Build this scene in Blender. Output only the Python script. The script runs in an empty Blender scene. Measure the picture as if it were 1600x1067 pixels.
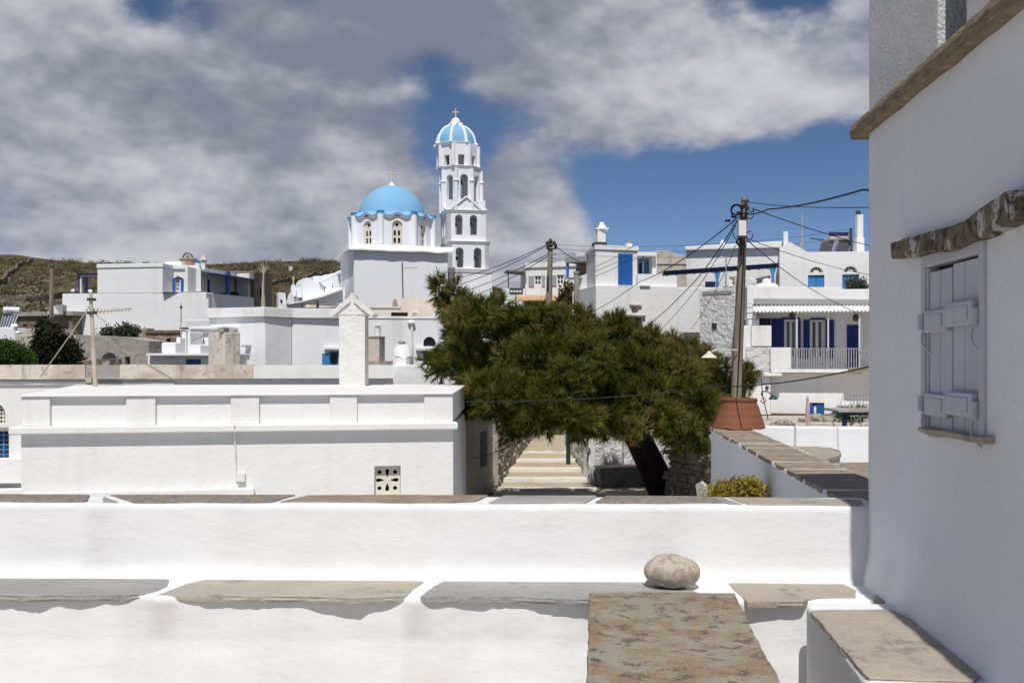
import bpy, bmesh, math, random
import numpy as np
from mathutils import Vector, noise
random.seed(7)
R = math.radians
sc = bpy.context.scene
C = sc.collection
F = 35 / 36 * 1600          # focal length in photograph pixels
HZ = 560.0                  # the photograph's horizon row

# ------------------------------------------------------------------ camera, sky, sun
cam_d = bpy.data.cameras.new('camera')
cam_d.lens = 35; cam_d.sensor_width = 36; cam_d.shift_y = 26.5 / 1600
cam_d.clip_start = 0.05; cam_d.clip_end = 5000
cam = bpy.data.objects.new('camera', cam_d); C.objects.link(cam)
cam.rotation_euler = (R(90), 0, 0)
sc.camera = cam
sc.cycles.max_bounces = 6; sc.cycles.diffuse_bounces = 3; sc.cycles.glossy_bounces = 2; sc.cycles.transmission_bounces = 3; sc.cycles.transparent_max_bounces = 4
SUN_EL = 57.0
SUN_SLOPE = 0.06           # light travels along (SUN_SLOPE, 1) on the ground plan
ld = Vector((SUN_SLOPE, 1, 0)).normalized() * math.cos(R(SUN_EL)) + Vector((0, 0, -math.sin(R(SUN_EL))))
sun_d = bpy.data.lights.new('sun', 'SUN'); sun_d.energy = 3.72; sun_d.angle = R(0.53); sun_d.color = (1.0, 0.965, 0.92)
sun = bpy.data.objects.new('sun', sun_d); C.objects.link(sun)
sun.rotation_euler = ld.to_track_quat('-Z', 'Y').to_euler()
sun.location = (0, -20, 30)

w = bpy.data.worlds.new('World'); sc.world = w; w.use_nodes = True
nt = w.node_tree; nt.nodes.clear()
def N(t, kind, **kw):
    n = t.nodes.new(kind)
    for k, v in kw.items():
        if k.startswith('i_'):
            n.inputs[int(k[2:]) if k[2:].isdigit() else k[2:].replace('_', ' ')].default_value = v
        else: setattr(n, k, v)
    return n
def math_(t, op, a, b=None, c=None, clamp=False):
    n = t.nodes.new('ShaderNodeMath'); n.operation = op; n.use_clamp = clamp
    for i, v in enumerate((a, b, c)):
        if v is None: continue
        if isinstance(v, (int, float)): n.inputs[i].default_value = v
        else: t.links.new(v, n.inputs[i])
    return n.outputs[0]
def vmath(t, op, a, b=None):
    n = t.nodes.new('ShaderNodeVectorMath'); n.operation = op
    for i, v in enumerate((a, b)):
        if v is None: continue
        if isinstance(v, (tuple, list, Vector)): n.inputs[i].default_value = v
        else: t.links.new(v, n.inputs[i])
    return n
def mixc(t, f, a, b):
    n = t.nodes.new('ShaderNodeMix'); n.data_type = 'RGBA'
    if isinstance(f, (int, float)): n.inputs[0].default_value = f
    else: t.links.new(f, n.inputs[0])
    for s, v in ((6, a), (7, b)):
        if isinstance(v, (tuple, list)): n.inputs[s].default_value = tuple(v[:3]) + (1,)
        else: t.links.new(v, n.inputs[s])
    return n.outputs[2]
def mrange(t, v, a, b, c=0.0, d=1.0, smooth=True):
    n = t.nodes.new('ShaderNodeMapRange'); n.interpolation_type = 'SMOOTHSTEP' if smooth else 'LINEAR'; n.clamp = True
    t.links.new(v, n.inputs[0])
    for i, q in zip((1, 2, 3, 4), (a, b, c, d)): n.inputs[i].default_value = q
    return n.outputs[0]
def tnoise(t, vec, scale, detail=6, rough=.55, dist=0.0, lac=2.0):
    n = N(t, 'ShaderNodeTexNoise'); n.inputs['Scale'].default_value = scale; n.inputs['Detail'].default_value = detail
    n.inputs['Roughness'].default_value = rough; n.inputs['Distortion'].default_value = dist; n.inputs['Lacunarity'].default_value = lac
    if vec is not None: t.links.new(vec, n.inputs['Vector'])
    return n.outputs['Fac']

sky = N(nt, 'ShaderNodeTexSky'); sky.sky_type = 'NISHITA'; sky.sun_disc = False
sky.sun_elevation = R(SUN_EL); sky.sun_rotation = R(180) + math.atan(SUN_SLOPE)
sky.air_density = 0.7; sky.dust_density = 0.0; sky.ozone_density = 4.0; sky.altitude = 2500
bg_sky = N(nt, 'ShaderNodeBackground'); bg_sky.inputs[1].default_value = 0.080
nt.links.new(sky.outputs[0], bg_sky.inputs[0])
tc = N(nt, 'ShaderNodeTexCoord')
dirn = vmath(nt, 'NORMALIZE', tc.outputs['Generated']).outputs[0]
sep = N(nt, 'ShaderNodeSeparateXYZ'); nt.links.new(dirn, sep.inputs[0])
zz = math_(nt, 'ADD', math_(nt, 'MAXIMUM', sep.outputs[2], 0.0), 0.16)
cmb = N(nt, 'ShaderNodeCombineXYZ')
nt.links.new(math_(nt, 'DIVIDE', sep.outputs[0], zz), cmb.inputs[0])
nt.links.new(math_(nt, 'DIVIDE', sep.outputs[1], zz), cmb.inputs[1])
cmb.inputs[2].default_value = 3.7
cp = cmb.outputs[0]
n_big = tnoise(nt, cp, 0.85, 2, .53)
n_mid = tnoise(nt, vmath(nt, 'ADD', cp, (5.2, 1.3, 2.0)).outputs[0], 1.9, 3, .56)
dsq = vmath(nt, 'MULTIPLY', dirn, (1.0, 1.0, 1.7)).outputs[0]
n_fine = tnoise(nt, dsq, 5.0, 8, .58)
n_hi = math_(nt, 'SUBTRACT', tnoise(nt, vmath(nt, 'ADD', dsq, (3.0, 1.0, 2.0)).outputs[0], 19.0, 5, .6), .5)
dens = math_(nt, 'ADD', math_(nt, 'MULTIPLY', n_big, 0.35), math_(nt, 'MULTIPLY', n_mid, 0.35))
dens = math_(nt, 'ADD', dens, math_(nt, 'MULTIPLY', math_(nt, 'SUBTRACT', n_fine, .5), 1.6))
dens = math_(nt, 'ADD', dens, math_(nt, 'MULTIPLY', n_hi, .38))
def sdir(px, py): return Vector(((px - 800) / F, 1, (HZ - py) / F)).normalized()
# where the cloud deck opens and where it is thick, as directions in the sky
GAPS = [(655,210,85,-.34),(750,220,80,-.32),(820,225,60,-.25),(1000,350,120,-.42),(1140,330,150,-.50),(1290,320,130,-.48),
        (1180,400,150,-.35),(930,320,70,-.25),(1200,5,75,-.46),(1265,15,55,-.30),(1335,230,60,-.25),(265,-5,60,-.35),(200,5,40,-.2),(460,0,30,-.2),
        (1155,132,30,-.22),(1030,95,26,-.16),(700,120,40,-.15),(895,265,45,-.25)]
BANKS = [(300,120,330,.26),(150,330,260,.22),(430,350,220,.2),(960,150,190,.30),(1090,60,110,.20),(1210,170,130,.30),(880,190,110,.15),
         (600,50,180,.2),(830,410,110,.34),(790,330,80,.22),(560,310,80,.2),(1320,60,80,.3),(1050,215,100,.26),(1300,195,85,.34),(835,290,60,.24),(895,375,50,.30),(1150,200,80,.2)]
for px, py, r, wt in GAPS + BANKS:
    d = vmath(nt, 'DOT_PRODUCT', dirn, sdir(px, py)).outputs['Value']
    dens = math_(nt, 'ADD', dens, math_(nt, 'MULTIPLY', mrange(nt, d, math.cos(r * 1.7 / F), math.cos(r * .2 / F)), wt))
cover = mrange(nt, dens, 0.18, 0.62)
shade = tnoise(nt, vmath(nt, 'ADD', cp, (1.7, 8.3, 4.0)).outputs[0], 1.1, 4, .55)
lit = tnoise(nt, vmath(nt, 'ADD', dsq, (0.0, 0.0, .03)).outputs[0], 5.0, 4, .55)      # the same billows sampled a little higher: tops catch the light
sv = math_(nt, 'ADD', math_(nt, 'MULTIPLY', math_(nt, 'SUBTRACT', shade, .5), .8), math_(nt, 'MULTIPLY', math_(nt, 'SUBTRACT', n_fine, lit), 1.5))
sv = math_(nt, 'ADD', sv, math_(nt, 'MULTIPLY', math_(nt, 'SUBTRACT', n_fine, .5), .35))
sv = math_(nt, 'ADD', sv, math_(nt, 'MULTIPLY', n_hi, .42))
for px, py, r, wt in [(990,150,170,.13),(1220,180,110,.12),(830,400,110,.14),(100,350,200,.10),(350,360,160,.08),(540,300,70,.14),(180,60,150,.07),(600,60,140,-.02),(750,20,170,-.14),(850,290,110,-.14),(330,290,130,-.16),(120,260,120,-.08),(420,180,120,-.06),(60,370,120,.1),(300,345,110,.12)]:
    d = vmath(nt, 'DOT_PRODUCT', dirn, sdir(px, py)).outputs['Value']
    sv = math_(nt, 'ADD', sv, math_(nt, 'MULTIPLY', mrange(nt, d, math.cos(r * 1.7 / F), 1.0), wt))
ccol = mixc(nt, mrange(nt, sv, -.24, .52), (.225, .245, .315), (.67, .675, .70))
bg_cl = N(nt, 'ShaderNodeBackground'); bg_cl.inputs[1].default_value = 0.95
nt.links.new(ccol, bg_cl.inputs[0])
mx = N(nt, 'ShaderNodeMixShader'); nt.links.new(math_(nt, 'MULTIPLY', cover, .96), mx.inputs[0])
nt.links.new(bg_sky.outputs[0], mx.inputs[1]); nt.links.new(bg_cl.outputs[0], mx.inputs[2])
w.cycles.sampling_method = 'NONE'      # an even sky: sampled by the surfaces' own rays
wo = N(nt, 'ShaderNodeOutputWorld'); nt.links.new(mx.outputs[0], wo.inputs[0])
vs = sc.view_settings; vs.view_transform = 'Standard'; vs.look = 'None'; vs.exposure = 0.0; vs.gamma = 1.0; vs.use_curve_mapping = False

# ------------------------------------------------------------------ helpers: geometry
def X(px, Y): return (px - 800) / F * Y
def Z(py, Y): return (HZ - py) / F * Y
def P(px, py, Y): return Vector((X(px, Y), Y, Z(py, Y)))
def G(px, py, z):                                   # the point of the level plane z seen at a pixel
    Y = z * F / (HZ - py); return Vector((X(px, Y), Y, z))

class MB:
    def __init__(s): s.v = []; s.f = []; s.sm = False; s.nb = False
    def add(s, vs, fs):
        b = len(s.v); s.v += [Vector(q) for q in vs]; s.f += [tuple(b + i for i in f) for f in fs]; return s
    def hexa(s, a, b):                              # two quads, bottom and top (or front and back)
        return s.add(list(a) + list(b), [(3,2,1,0),(4,5,6,7),(0,1,5,4),(1,2,6,5),(2,3,7,6),(3,0,4,7)])
    def box(s, x0, x1, y0, y1, z0, z1):
        return s.hexa([(x0,y0,z0),(x1,y0,z0),(x1,y1,z0),(x0,y1,z0)], [(x0,y0,z1),(x1,y0,z1),(x1,y1,z1),(x0,y1,z1)])
    def prism(s, pts, off):                         # polygon pushed along a vector
        n = len(pts); pts = [Vector(p) for p in pts]; q = [p + Vector(off) for p in pts]
        return s.add(pts + q, [tuple(range(n - 1, -1, -1)), tuple(range(n, 2 * n))] + [(i, (i + 1) % n, n + (i + 1) % n, n + i) for i in range(n)])
    def plan(s, xy, z0, z1):
        return s.prism([(x, y, z0) for x, y in xy], (0, 0, z1 - z0))
    def tube(s, pts, r, n=6, cap=True):
        pts = [Vector(p) for p in pts]; m = len(pts)
        rr = r if isinstance(r, (list, tuple)) else [r] * m
        vs, fs = [], []
        up = Vector((0, 0, 1))
        for i, p in enumerate(pts):
            t = (pts[min(i + 1, m - 1)] - pts[max(i - 1, 0)]).normalized()
            a = t.cross(up)
            if a.length < 1e-3: a = t.cross(Vector((0, 1, 0)))
            a.normalize(); b = t.cross(a)
            for k in range(n):
                an = 2 * math.pi * k / n
                vs.append(p + (a * math.cos(an) + b * math.sin(an)) * rr[i])
        for i in range(m - 1):
            for k in range(n):
                k2 = (k + 1) % n
                fs.append((i*n + k, i*n + k2, (i+1)*n + k2, (i+1)*n + k))
        if cap: fs += [tuple(range(n - 1, -1, -1)), tuple(range((m-1)*n, m*n))]
        s.sm = True
        return s.add(vs, fs)
    def lathe(s, c, prof, n=24, a0=0.0, smooth=True):   # prof: (radius, z)
        c = Vector(c); vs, fs = [], []
        for r, z in prof:
            for k in range(n):
                an = a0 + 2 * math.pi * k / n
                vs.append(c + Vector((r * math.cos(an), r * math.sin(an), z)))
        m = len(prof)
        for i in range(m - 1):
            for k in range(n):
                k2 = (k + 1) % n
                fs.append((i*n + k, i*n + k2, (i+1)*n + k2, (i+1)*n + k))
        if prof[0][0] > 1e-4: fs.append(tuple(range(n - 1, -1, -1)))
        if prof[-1][0] > 1e-4: fs.append(tuple(range((m-1)*n, m*n)))
        s.sm = smooth
        return s.add(vs, fs)
    def ball(s, c, rx, ry, rz, n=12, m=8):
        c = Vector(c); vs, fs = [], []
        for i in range(m + 1):
            t = math.pi * i / m - math.pi / 2
            for k in range(n):
                a = 2 * math.pi * k / n
                vs.append(c + Vector((rx*math.cos(t)*math.cos(a), ry*math.cos(t)*math.sin(a), rz*math.sin(t))))
        for i in range(m):
            for k in range(n):
                fs.append((i*n + k, i*n + (k+1) % n, (i+1)*n + (k+1) % n, (i+1)*n + k))
        s.sm = True
        return s.add(vs, fs)
    def jit(s, amp, freq=1.0, seed=0.0):
        for v in s.v:
            n = noise.noise_vector(v * freq + Vector((seed, seed * 1.7, 0)))
            v += n * amp
        return s

def wpos(o):
    p = Vector((0, 0, 0))
    while o is not None: p = p + Vector(o.location); o = o.parent
    return p
def tag(o, label=None, cat=None, group=None, kind=None):
    if label: o['label'] = label
    if cat: o['category'] = cat
    if group: o['group'] = group
    if kind: o['kind'] = kind
    return o
def thing(name, label, cat, loc=(0, 0, 0), group=None):
    o = bpy.data.objects.new(name, None); C.objects.link(o); o.location = loc; o.empty_display_size = .2
    return tag(o, label, cat, group)
def obj(name, mb, m, parent=None, bevel=0.0, seg=2, smooth=None, autos=None, origin=None):
    base = wpos(parent) if parent else Vector(origin) if origin is not None else Vector((0, 0, 0))
    me = bpy.data.meshes.new(name)
    if isinstance(mb, MB):
        if parent is None and origin is None and mb.v:
            xs = [v.x for v in mb.v]; ys = [v.y for v in mb.v]; base = Vector(((min(xs)+max(xs))/2, (min(ys)+max(ys))/2, min(v.z for v in mb.v)))
        me.from_pydata([tuple(v - base) for v in mb.v], [], mb.f)
        bm = bmesh.new(); bm.from_mesh(me); bmesh.ops.recalc_face_normals(bm, faces=bm.faces); bm.to_mesh(me); bm.free()
    else:
        me = mb; me.name = name
    if smooth is None: smooth = isinstance(mb, MB) and mb.sm
    mb_smooth = smooth or autos
    if smooth or autos:
        me.polygons.foreach_set('use_smooth', [True] * len(me.polygons))
        try: me.set_sharp_from_angle(angle=R(autos or 40))
        except Exception: pass
    me.materials.append(m)
    o = bpy.data.objects.new(name, me); C.objects.link(o)
    if parent: o.parent = parent
    else: o.location = base
    if not bevel and m in SOFT and not mb_smooth and not mb.nb and 'wall' in name: bevel = .03
    if bevel:
        b = o.modifiers.new('bevel', 'BEVEL'); b.width = bevel; b.segments = seg; b.limit_method = 'ANGLE'; b.angle_limit = R(35); b.use_clamp_overlap = True
        b.harden_normals = True
        me.polygons.foreach_set('use_smooth', [True] * len(me.polygons))
    return o

class Fr:
    """A facade plane: u runs left to right, d away from the viewer, z up."""
    def __init__(s, x0, y0, x1, y1):
        s.o = Vector((x0, y0)); q = Vector((x1 - x0, y1 - y0)); s.L = q.length; s.u = q / s.L; s.n = Vector((-s.u.y, s.u.x))
    def pt(s, u, d, z): p = s.o + s.u * u + s.n * d; return Vector((p.x, p.y, z))
    def uz(s, px, py, d=0.0):
        a = (px - 800) / F; t = (d + s.o.dot(s.n)) / (a * s.n.x + s.n.y)
        return (Vector((a * t, t)) - s.o).dot(s.u), (HZ - py) / F * t
    def at(s, px, py, d=0.0): u, z = s.uz(px, py, d); return s.pt(u, d, z)
    def box(s, mb, u0, u1, d0, d1, z0, z1):
        return mb.hexa([s.pt(u0,d0,z0), s.pt(u1,d0,z0), s.pt(u1,d1,z0), s.pt(u0,d1,z0)], [s.pt(u0,d0,z1), s.pt(u1,d0,z1), s.pt(u1,d1,z1), s.pt(u0,d1,z1)])
    def pbox(s, mb, px0, py0, px1, py1, d0, d1, ref=None):   # pixel rectangle (top left, bottom right) on plane ref
        r = d0 if ref is None else ref
        u0, za = s.uz(px0, py0, r); u1, zb = s.uz(px1, py1, r)
        return s.box(mb, u0, u1, d0, d1, zb, za)
    def poly(s, mb, uzs, d0, d1):
        return mb.prism([s.pt(u, d0, z) for u, z in uzs], Vector((s.n.x, s.n.y, 0)) * (d1 - d0))
    def ppoly(s, mb, pxs, d0, d1, ref=None):
        return s.poly(mb, [s.uz(a, b, d0 if ref is None else ref) for a, b in pxs], d0, d1)
    def rect(s, px0, py0, px1, py1, d=0.0):
        u0, za = s.uz(px0, py0, d); u1, zb = s.uz(px1, py1, d); return (u0, u1, zb, za)
def fr(pxL, YL, pxR, YR): return Fr(X(pxL, YL), YL, X(pxR, YR), YR)

def arch(u0, u1, z0, z1, n=9):                       # round-headed outline; z1 is the crown
    r = (u1 - u0) / 2; c = (u0 + u1) / 2; zs = max(z1 - r, z0 + .01); k = z1 - zs
    return [(u0, z0), (u1, z0)] + [(c + r * math.cos(math.pi * i / n), zs + k * math.sin(math.pi * i / n)) for i in range(n + 1)]
def rectp(u0, u1, z0, z1): return [(u0, z0), (u1, z0), (u1, z1), (u0, z1)]
def circ(c, z, r, n=14): return [(c + r * math.cos(2*math.pi*i/n), z + r * math.sin(2*math.pi*i/n)) for i in range(n)]

def panel(frame, outline, holes, d0, d1):
    """A flat sheet with real openings, as vertices and faces in world space."""
    cu = bpy.data.curves.new('tmp', 'CURVE'); cu.dimensions = '2D'; cu.fill_mode = 'BOTH'; cu.extrude = abs(d1 - d0) / 2
    for ring in [outline] + list(holes):
        sp = cu.splines.new('POLY'); sp.points.add(len(ring) - 1); sp.use_cyclic_u = True
        for q, (u, z) in zip(sp.points, ring): q.co = (u, z, 0, 1)
    o = bpy.data.objects.new('tmp', cu); C.objects.link(o)
    dg = bpy.context.evaluated_depsgraph_get()
    me = bpy.data.meshes.new_from_object(o.evaluated_get(dg))
    bm = bmesh.new(); bm.from_mesh(me); bmesh.ops.remove_doubles(bm, verts=bm.verts, dist=1e-5)
    mid = (d0 + d1) / 2
    mb = MB(); mb.nb = True; bm.verts.ensure_lookup_table()
    mb.v = [frame.pt(v.co.x, mid - v.co.z, v.co.y) for v in bm.verts]
    mb.f = [tuple(v.index for v in f.verts) for f in bm.faces]
    bm.free(); bpy.data.objects.remove(o); bpy.data.curves.remove(cu); bpy.data.meshes.remove(me)
    return mb
def join(*mbs):
    r = MB()
    for m in mbs: r.add(m.v, m.f); r.sm = r.sm or m.sm
    return r
def shell(frame, outline, holes, depth, wall=.25):
    """A hollow building: pierced front sheet, then sides, back and roof behind it."""
    m = panel(frame, outline, holes, 0, wall) if holes else MB()
    if not holes: return frame.poly(MB(), outline, 0, depth)
    n = len(outline)
    a = [frame.pt(u, wall, z) for u, z in outline]; b = [frame.pt(u, depth, z) for u, z in outline]
    m.add(a + b, [tuple(range(n, 2 * n))] + [(i, (i + 1) % n, n + (i + 1) % n, n + i) for i in range(n)])
    return m

# ------------------------------------------------------------------ helpers: materials
MATS = {}
def mat(name, col, rough=.85, col2=None, scale=2.0, lo=.4, hi=.65, col3=None, scale3=12.0, lo3=.5, hi3=.7, bump=0.0, bscale=8.0, bdist=.02, bump2=0.0, bscale2=60.0,
        metal=0.0, spec=.3, stretch=None, detail=6, streak=None, fine=None):
    m = bpy.data.materials.new(name); m.use_nodes = True; t = m.node_tree; t.nodes.clear()
    out = N(t, 'ShaderNodeOutputMaterial'); bs = N(t, 'ShaderNodeBsdfPrincipled'); t.links.new(bs.outputs[0], out.inputs[0])
    bs.inputs['Roughness'].default_value = rough; bs.inputs['Metallic'].default_value = metal; bs.inputs['Specular IOR Level'].default_value = spec
    geo = N(t, 'ShaderNodeNewGeometry'); vec = geo.outputs['Position']
    if stretch: vec = vmath(t, 'MULTIPLY', vec, stretch).outputs[0]
    c = tuple(col) + (1,)
    bs.inputs['Base Color'].default_value = c
    cc = None
    if col2:
        cc = mixc(t, mrange(t, tnoise(t, vec, scale, detail, .6), lo, hi), col, col2)
    if col3:
        cc = mixc(t, mrange(t, tnoise(t, vmath(t, 'ADD', vec, (3.1, 7.7, 1.9)).outputs[0], scale3, 6, .65, .3), lo3, hi3), cc if cc else col, col3)
    if streak:                                        # rain streaks: noise drawn out downwards
        sc_, amt, scol = streak
        v2 = vmath(t, 'MULTIPLY', geo.outputs['Position'], (sc_, sc_, sc_ * .1)).outputs[0]
        cc = mixc(t, math_(t, 'MULTIPLY', mrange(t, tnoise(t, v2, 1.0, 5, .6), .5, .75), amt), cc if cc else col, scol)
    if fine:                                          # close-grained speckle
        fs_, amt, fcol = fine
        cc = mixc(t, math_(t, 'MULTIPLY', mrange(t, tnoise(t, vec, fs_, 5, .7), .46, .60), amt), cc if cc else col, fcol)
    if cc: t.links.new(cc, bs.inputs['Base Color'])
    if bump or bump2:
        h = None
        if bump: h = math_(t, 'MULTIPLY', tnoise(t, vec, bscale, 5, .55), bump)
        if bump2:
            h2 = math_(t, 'MULTIPLY', tnoise(t, vec, bscale2, 4, .6), bump2)
            h = math_(t, 'ADD', h, h2) if h else h2
        b = N(t, 'ShaderNodeBump'); b.inputs['Strength'].default_value = 1.0; b.inputs['Distance'].default_value = bdist
        t.links.new(h, b.inputs['Height']); t.links.new(b.outputs[0], bs.inputs['Normal'])
    MATS[name] = m
    return m
W_NEAR = mat('whitewash_near', (.785,.785,.785), .9, (.75,.745,.735), 1.3, .45, .75, (.72,.71,.69), 9.0, .62, .8, bump=.34, bscale=3, bdist=.03, bump2=.05, bscale2=20, stretch=(1, 1, 2.2), streak=(2.6, .34, (.60,.59,.57)))
W_FRONT = mat('whitewash_warm', (.84,.832,.81), .9, (.82,.808,.78), .9, .4, .7, (.72,.70,.66), 3.5, .66, .88, bump=.5, bscale=2.5, bdist=.04, bump2=.15, bscale2=22, streak=(3.4, .3, (.64,.61,.55)))
W_WALL = mat('whitewash_house_wall', (.80,.82,.865), .9, (.75,.765,.80), .8, .4, .7, (.67,.67,.69), 4.0, .6, .85, bump=.6, bscale=1.6, bdist=.05, bump2=.10, bscale2=40)
W_ROUGH = mat('roughcast_white', (.74,.745,.77), .95, (.62,.63,.66), 3.0, .4, .7, bump=.5, bscale=9, bdist=.06, bump2=.5, bscale2=60)
W_CHURCH = mat('church_whitewash', (.86,.875,.905), .9, (.84,.855,.885), .25, .4, .7, (.72,.73,.75), 1.2, .66, .9, bump=.4, bscale=.9, bdist=.05, bump2=.12, bscale2=7, streak=(1.1, .22, (.62,.61,.59)))
W_COOL = mat('whitewash_cool', (.85,.855,.865), .9, (.81,.815,.825), .25, .4, .7, (.68,.69,.70), 1.2, .66, .9, bump=.5, bscale=.9, bdist=.06, bump2=.14, bscale2=7, streak=(1.2, .42, (.58,.56,.53)))
W_MID = mat('whitewash_mid', (.84,.838,.825), .9, (.80,.795,.78), .35, .4, .7, (.62,.60,.56), 1.3, .60, .82, bump=.5, bscale=1.2, bdist=.06, bump2=.2, bscale2=9, streak=(1.5, .4, (.53,.50,.45)))
W_OLD = mat('old_chimney_whitewash', (.78,.765,.72), .95, (.72,.70,.65), 3.0, .4, .7, (.60,.57,.50), 9, .60, .8, bump=.7, bscale=10, bdist=.03, bump2=.2, bscale2=40)
W_STONE = mat('whitewashed_rubble', (.72,.715,.70), .95, (.55,.53,.50), 2.2, .5, .75, (.38,.36,.33), 7, .62, .8, bump=1.3, bscale=4.5, bdist=.12, bump2=.3, bscale2=16)
CREAM = mat('cream_plaster', (.74,.67,.58), .9, (.68,.60,.50), .5, .4, .7, (.52,.45,.37), 2.0, .62, .85, bump=.4, bscale=1.5, bdist=.05, streak=(1.6, .35, (.5,.42,.34)))
STAINED = mat('stained_parapet_plaster', (.70,.645,.55), .95, (.55,.47,.38), 1.6, .42, .62, (.34,.28,.22), 5.0, .54, .70, bump=.6, bscale=5, bdist=.05, streak=(5.0, .8, (.30,.25,.195)))
CONC = mat('grey_concrete_render', (.40,.375,.345), .95, (.33,.30,.27), .8, .4, .7, (.20,.175,.15), 4.0, .52, .68, bump=.8, bscale=3, bdist=.06, streak=(2.4, .6, (.22,.19,.165)))
CONC_L = mat('pale_concrete_render', (.58,.52,.45), .95, (.47,.41,.35), 1.4, .4, .7, (.30,.25,.20), 5.0, .53, .70, bump=.7, bscale=5, bdist=.04, streak=(3.5, .65, (.30,.26,.22)))
BROWN = mat('brown_stone_wall', (.23,.185,.14), .95, (.17,.135,.10), 2.0, .4, .65, (.30,.25,.19), 6, .55, .75, bump=1.2, bscale=6, bdist=.10)
TAN_ST = mat('tan_rubble', (.40,.33,.25), .95, (.28,.22,.16), 3.0, .4, .65, (.47,.41,.33), 9, .55, .75, bump=1.2, bscale=6, bdist=.10)
ALLEY = mat('alley_render', (.40,.355,.30), .95, (.32,.28,.235), 1.2, .4, .7, (.45,.42,.38), 4, .6, .8, bump=.6, bscale=4, bdist=.04, streak=(3, .4, (.25,.22,.18)))
SLATE = mat('grey_schist', (.30,.295,.29), .8, (.37,.36,.35), 3.0, .4, .65, (.20,.195,.19), 14, .55, .75, bump=.7, bscale=9, bdist=.02, bump2=.35, bscale2=70, detail=10, stretch=(.45, 1, 1), fine=(60, .4, (.42,.41,.39)))
SLATE_G = mat('greenish_schist', (.385,.375,.31), .8, (.44,.385,.30), 3.0, .44, .58, (.26,.215,.155), 6, .54, .68, bump=.7, bscale=9, bdist=.02, bump2=.35, bscale2=70, detail=10, stretch=(.45, 1, 1), fine=(60, .4, (.50,.48,.40)))
SLATE_T = mat('tan_schist', (.42,.36,.285), .8, (.36,.32,.27), 3.5, .4, .65, (.25,.22,.18), 5, .54, .64, bump=.7, bscale=9, bdist=.02, bump2=.35, bscale2=70, detail=10, fine=(60, .4, (.50,.45,.37)))
SLATE_L = mat('lichen_schist', (.31,.275,.235), .9, (.22,.195,.165), 22.0, .42, .6, (.55,.25,.04), 7, .60, .68, bump=.8, bscale=30, bdist=.014, bump2=.4, bscale2=120, detail=9)
SLATE_M = mat('mottled_lichen_slab', (.31,.285,.225), .9, (.27,.18,.10), 7.0, .42, .60, (.105,.08,.058), 13, .51, .62, bump=.8, bscale=30, bdist=.012, bump2=.5, bscale2=130, detail=12, fine=(110, .55, (.40,.36,.28)))
SLATE_C = mat('brown_capping_schist', (.33,.27,.20), .9, (.24,.195,.145), 7.0, .42, .62, (.42,.36,.28), 18, .56, .74, bump=.8, bscale=22, bdist=.015, detail=9)
LINTEL = mat('weathered_lintel_stone', (.17,.14,.10), .95, (.46,.44,.42), 9.0, .52, .58, (.07,.055,.04), 17, .50, .60, bump=1.2, bscale=18, bdist=.02, detail=10)
STRING = mat('string_course_stone', (.30,.235,.155), .95, (.21,.165,.11), 10.0, .42, .62, (.40,.34,.25), 22, .56, .7, bump=1.0, bscale=26, bdist=.02, stretch=(1, 1, 4))
PEBBLE = mat('speckled_granite', (.50,.43,.35), .85, (.35,.29,.23), 24.0, .42, .60, (.16,.13,.11), 75, .58, .66, bump=.5, bscale=60, bdist=.006, detail=8)
SHUT = mat('pale_grey_painted_wood', (.52,.54,.60), .6, (.47,.49,.55), 6, .4, .7, bump=.3, bscale=30, bdist=.004, stretch=(1, 1, .15))
BLUE = mat('bright_blue_paint', (.022,.125,.40), .5, (.018,.10,.34), 2, .4, .7)
BLUE_L = mat('mid_blue_paint', (.06,.24,.55), .5, (.05,.2,.48), 3, .4, .7)
BLUE_D = mat('deep_blue_paint', (.012,.022,.16), .5, (.010,.018,.13), 3, .4, .7)
NAVY = mat('navy_paint', (.02,.03,.10), .5, (.015,.022,.075), 3, .4, .7)
DOME = mat('sky_blue_dome_paint', (.24,.48,.71), .75, (.20,.44,.67), .35, .4, .7, (.24,.51,.76), 1.6, .55, .8, bump=.3, bscale=.8, bdist=.05)
GREYP = mat('grey_paint', (.36,.37,.39), .6, (.32,.33,.35), 2, .4, .7)
CREAMP = mat('cream_lattice', (.72,.68,.58), .8, (.66,.61,.5), 3, .4, .7)
WHITEP = mat('white_paint', (.78,.78,.77), .5)
DARK = mat('dark_interior', (.02,.02,.022), .6)  # near-black colour stands in for the shade inside openings
METAL = mat('dark_galvanised_metal', (.10,.095,.09), .5, (.07,.06,.055), 6, .4, .7, metal=.6)
PALE_M = mat('pale_weathered_metal', (.58,.52,.42), .6, (.46,.38,.27), 9, .4, .7, metal=.2)
GALV = mat('galvanised_metal', (.5,.5,.5), .45, (.4,.4,.4), 9, .4, .7, metal=.5)
BLACK = mat('black_rubber', (.012,.012,.014), .6)
GOLDC = mat('cream_cross_metal', (.66,.56,.36), .5, metal=.1)
WOODP = mat('weathered_pole_wood', (.30,.245,.19), .95, (.20,.16,.12), 6, .4, .65, (.27,.235,.195), 14, .56, .75, bump=1, bscale=14, bdist=.02, stretch=(1, 1, .12))
TERRA = mat('terracotta', (.225,.088,.047), .85, (.18,.068,.036), 4, .4, .7, (.28,.14,.09), 11, .6, .8, bump=.6, bscale=9, bdist=.012, bump2=.3, bscale2=60)
CLAY = mat('orange_brick', (.42,.28,.18), .9, (.34,.2,.12), 5, .4, .7, bump=.6, bscale=10, bdist=.03)
BARK = mat('dark_bark', (.032,.025,.02), .95, (.018,.014,.011), 9, .4, .65, bump=1.4, bscale=11, bdist=.08, stretch=(1, 1, .35))
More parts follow.
